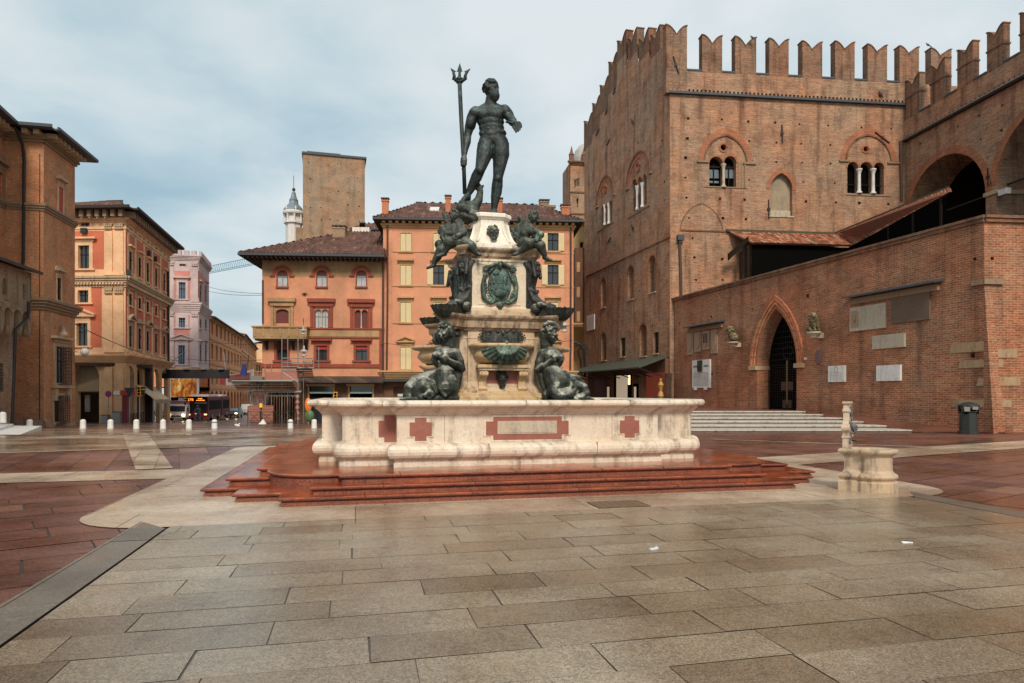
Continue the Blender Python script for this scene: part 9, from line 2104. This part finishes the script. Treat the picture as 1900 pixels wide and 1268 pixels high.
mb.hexa([(-0.4,0,-0.3),(0.3,0,-0.4),(0.3,0.15,-0.4),(-0.4,0.1,-0.3),(-0.1,0,0.75),(0.22,0,0.8),(0.22,0.06,0.8),(-0.1,0.06,0.75)]); mb.build('cloth', plain('flag_blue',(0.02,0.03,0.16),0.7), r); mb = MB(); mb.tube([(0.2,0.05,-0.5),(0.5,0.05,1.7)], 0.03, 6); mb.build('staff', M['iron'], r)
# tower crane jib
A_,B_ = P(380,507,170),P(486,486,158); cr_ = empty('crane_jib', frame(A_.x,A_.y,A_.z), 'blue lattice jib of a distant tower crane in the gap of sky', 'crane'); d = B_-A_; n = 26
blue = plain('crane_blue',(0.10,0.34,0.48),0.5)
for nm,off in (('bottom_chord',Vector((0,0,0))),('top_chord',Vector((0,0,1.5))),('back_chord',Vector((0,1.2,0)))):
    mb = MB(); mb.tube([off, off+d], 0.08, 5); mb.build(nm, blue, cr_)
mb = MB()
for i in range(n):
    p = d*(i/n); q = d*((i+0.5)/n)+Vector((0,0,1.5)); s = d*((i+1)/n); mb.tube([p,q,s], 0.05, 4)
mb.build('lattice', blue, cr_)
# wires across the gap
def wire(a, b, sag, label, r_=0.022):
    A_,B_ = P(*a),P(*b); n = 14; pts = [A_.lerp(B_,i/n)-Vector((0,0,sag*4*(i/n)*(1-i/n))) for i in range(n+1)]; mb = MB(); mb.tube([p-A_ for p in pts], r_, 5); o = mb.build('overhead_wire', M['iron'], None, frame(A_.x,A_.y,A_.z)); tag(o, label, 'wire')
wire((130,597,50),(330,670,75),0.5,'dark cable drooping from the brown brick palace to the red and cream palace',0.035)
wire((388,533,90),(488,545,64.8),0.2,'upper thin wire between the lilac building and the salmon house'); wire((388,541,90),(488,548,64.8),0.2,'lower thin wire between the lilac building and the salmon house')
wire((330,630,84),(711,640,65.5),0.4,'long thin wire crossing the front of the salmon house below its balcony'); wire((711,637,65),(1062,632,66),0.6,'long thin wire crossing the front of the orange house')
wire((316,662,84),(488,668,64.5),0.3,'thin wire over the street just above the black banner strip')
# birds
def bird(px, py, D, label):
    o = P(px,py,D); mb = MB(); mb.ell((0,0,0.12),(0.16,0.08,0.09),(0,0.4,0),8,6); mb.ell((-0.13,0,0.24),(0.06,0.05,0.06),None,8,6); mb.hexa([(0.1,-.04,0.02),(0.32,-.03,-0.08),(0.32,.03,-0.08),(0.1,.04,0.02),(0.1,-.04,0.09),(0.32,-.03,-0.05),(0.32,.03,-0.05),(0.1,.04,0.09)]); mb.box(-0.01,0.01,-0.03,-0.01,-0.02,0.08); mb.box(-0.01,0.01,0.01,0.03,-0.02,0.08)
    tag(mb.build('pigeon', plain('pigeon_grey_%d'%int(px),(0.1,0.1,0.11),0.8), None, frame(o.x,o.y,o.z)), label, 'pigeon')
bird(1396,72.5,58.2,'pigeon perched on a swallow-tail battlement of the brick palace'); bird(1722,86,59,'pigeon perched near the corner battlement at the right')
x = (440-CX)/FP*45; tag((lambda m_: (m_.ell((0,0,0.1),(0.2,0.08,0.09),(0,0.3,0),8,6), m_.ell((0.15,0,0.2),(0.06,0.05,0.06),None,8,6), m_.box(-0.01,0.01,-0.03,-0.01,0,0.08), m_.build('pigeon', M['white'], None, frame(x,45,gz(45)+0.012))))(MB())[-1], 'white and grey pigeon on the pavement between bus and hoarding', 'pigeon')
# ---------- sky, sun, camera ----------
sc_ = bpy.context.scene
w = bpy.data.worlds.new('World'); sc_.world = w; w.use_nodes = True
wt_ = w.node_tree; bg = wt_.nodes['Background']
ELEV, AZ = math.radians(42), math.radians(171)
def wn(ty, ins=None, **kw):
    nd = wt_.nodes.new(ty)
    for k, v in kw.items(): setattr(nd, k, v)
    for k, v in (ins or {}).items():
        if isinstance(v, bpy.types.NodeSocket): wt_.links.new(v, nd.inputs[k])
        else: nd.inputs[k].default_value = v
    return nd
sky = wn('ShaderNodeTexSky', sky_type='NISHITA', sun_disc=False, sun_elevation=ELEV, sun_rotation=AZ, air_density=1.2, dust_density=2.0)
skc = wn('ShaderNodeVectorMath', {0: sky.outputs[0], 1: (0.085, 0.085, 0.085)}, operation='MULTIPLY')
tc = wn('ShaderNodeTexCoord'); sp = wn('ShaderNodeSeparateXYZ', {0: tc.outputs['Generated']})
den = wn('ShaderNodeMath', {0: sp.outputs[2], 1: 0.16}, operation='ADD'); den = wn('ShaderNodeMath', {0: den.outputs[0], 1: 0.05}, operation='MAXIMUM')
dv = wn('ShaderNodeVectorMath', {0: tc.outputs['Generated'], 1: wn('ShaderNodeCombineXYZ', {0: den.outputs[0], 1: den.outputs[0], 2: 1.0}).outputs[0]}, operation='DIVIDE')
mp = wn('ShaderNodeMapping', {'Vector': dv.outputs[0], 'Location': (0.55, 0.3, 0.0), 'Scale': (0.9, 0.9, 0.5)})
n1 = wn('ShaderNodeTexNoise', {'Vector': mp.outputs[0], 'Scale': 2.1, 'Detail': 6.0, 'Roughness': 0.5, 'Distortion': 0.15})
n2 = wn('ShaderNodeTexNoise', {'Vector': mp.outputs[0], 'Scale': 0.55, 'Detail': 4.0, 'Roughness': 0.5})
mx = wn('ShaderNodeMath', {0: n1.outputs[0], 1: n2.outputs[0]}, operation='ADD')
rp_ = wn('ShaderNodeValToRGB', {'Fac': wn('ShaderNodeMath', {0: mx.outputs[0], 1: 0.5}, operation='MULTIPLY').outputs[0]})
cr = rp_.color_ramp
SKY = [(0.36, (0.38,0.55,0.65)), (0.44, (0.52,0.67,0.74)), (0.51, (0.68,0.78,0.82)), (0.60, (0.82,0.88,0.90))]
cr.elements[0].position = SKY[0][0]; cr.elements[0].color = SKY[0][1] + (1,)
cr.elements[1].position = SKY[-1][0]; cr.elements[1].color = SKY[-1][1] + (1,)
for p_, c_ in SKY[1:-1]: cr.elements.new(p_).color = c_ + (1,)
hz = wn('ShaderNodeValToRGB', {'Fac': sp.outputs[2]}); hz.color_ramp.elements[0].position = 0.0; hz.color_ramp.elements[0].color = (0.55,0.55,0.55,1); hz.color_ramp.elements[1].position = 0.22; hz.color_ramp.elements[1].color = (0,0,0,1)
mh = wn('ShaderNodeMix', data_type='RGBA'); wt_.links.new(hz.outputs[0], mh.inputs[0]); wt_.links.new(rp_.outputs[0], mh.inputs[6]); mh.inputs[7].default_value = (0.74,0.79,0.80,1)
mixc = wn('ShaderNodeMix', data_type='RGBA'); mixc.inputs[0].default_value = 0.88
wt_.links.new(skc.outputs[0], mixc.inputs[6]); wt_.links.new(mh.outputs[2], mixc.inputs[7])
wt_.links.new(mixc.outputs[2], bg.inputs[0]); bg.inputs[1].default_value = 1.0
sl_ = bpy.data.lights.new('sun', 'SUN'); sl_.energy = 2.9; sl_.angle = math.radians(15); sl_.color = (1.0, 0.90, 0.76)
so = bpy.data.objects.new('sun', sl_); COL.objects.link(so)
# light comes from behind the camera, from its right
sd = Vector((math.sin(AZ-PI)*-1, 0, 0))
so.rotation_euler = Euler((PI/2 - ELEV, 0, PI - AZ), 'XYZ')
cam = bpy.data.cameras.new('camera'); co = bpy.data.objects.new('camera', cam); COL.objects.link(co)
co.location = (0, 0, HC); co.rotation_euler = (PI/2, 0, 0)
cam.sensor_width = 36; cam.lens = 36*FP/1900; cam.shift_y = 96/1900; cam.shift_x = 0.0; cam.clip_end = 2000; cam.clip_start = 0.1
sc_.camera = co
sc_.view_settings.view_transform = 'Standard'; sc_.view_settings.look = 'None'; sc_.view_settings.exposure = 0.0; sc_.view_settings.gamma = 1.0
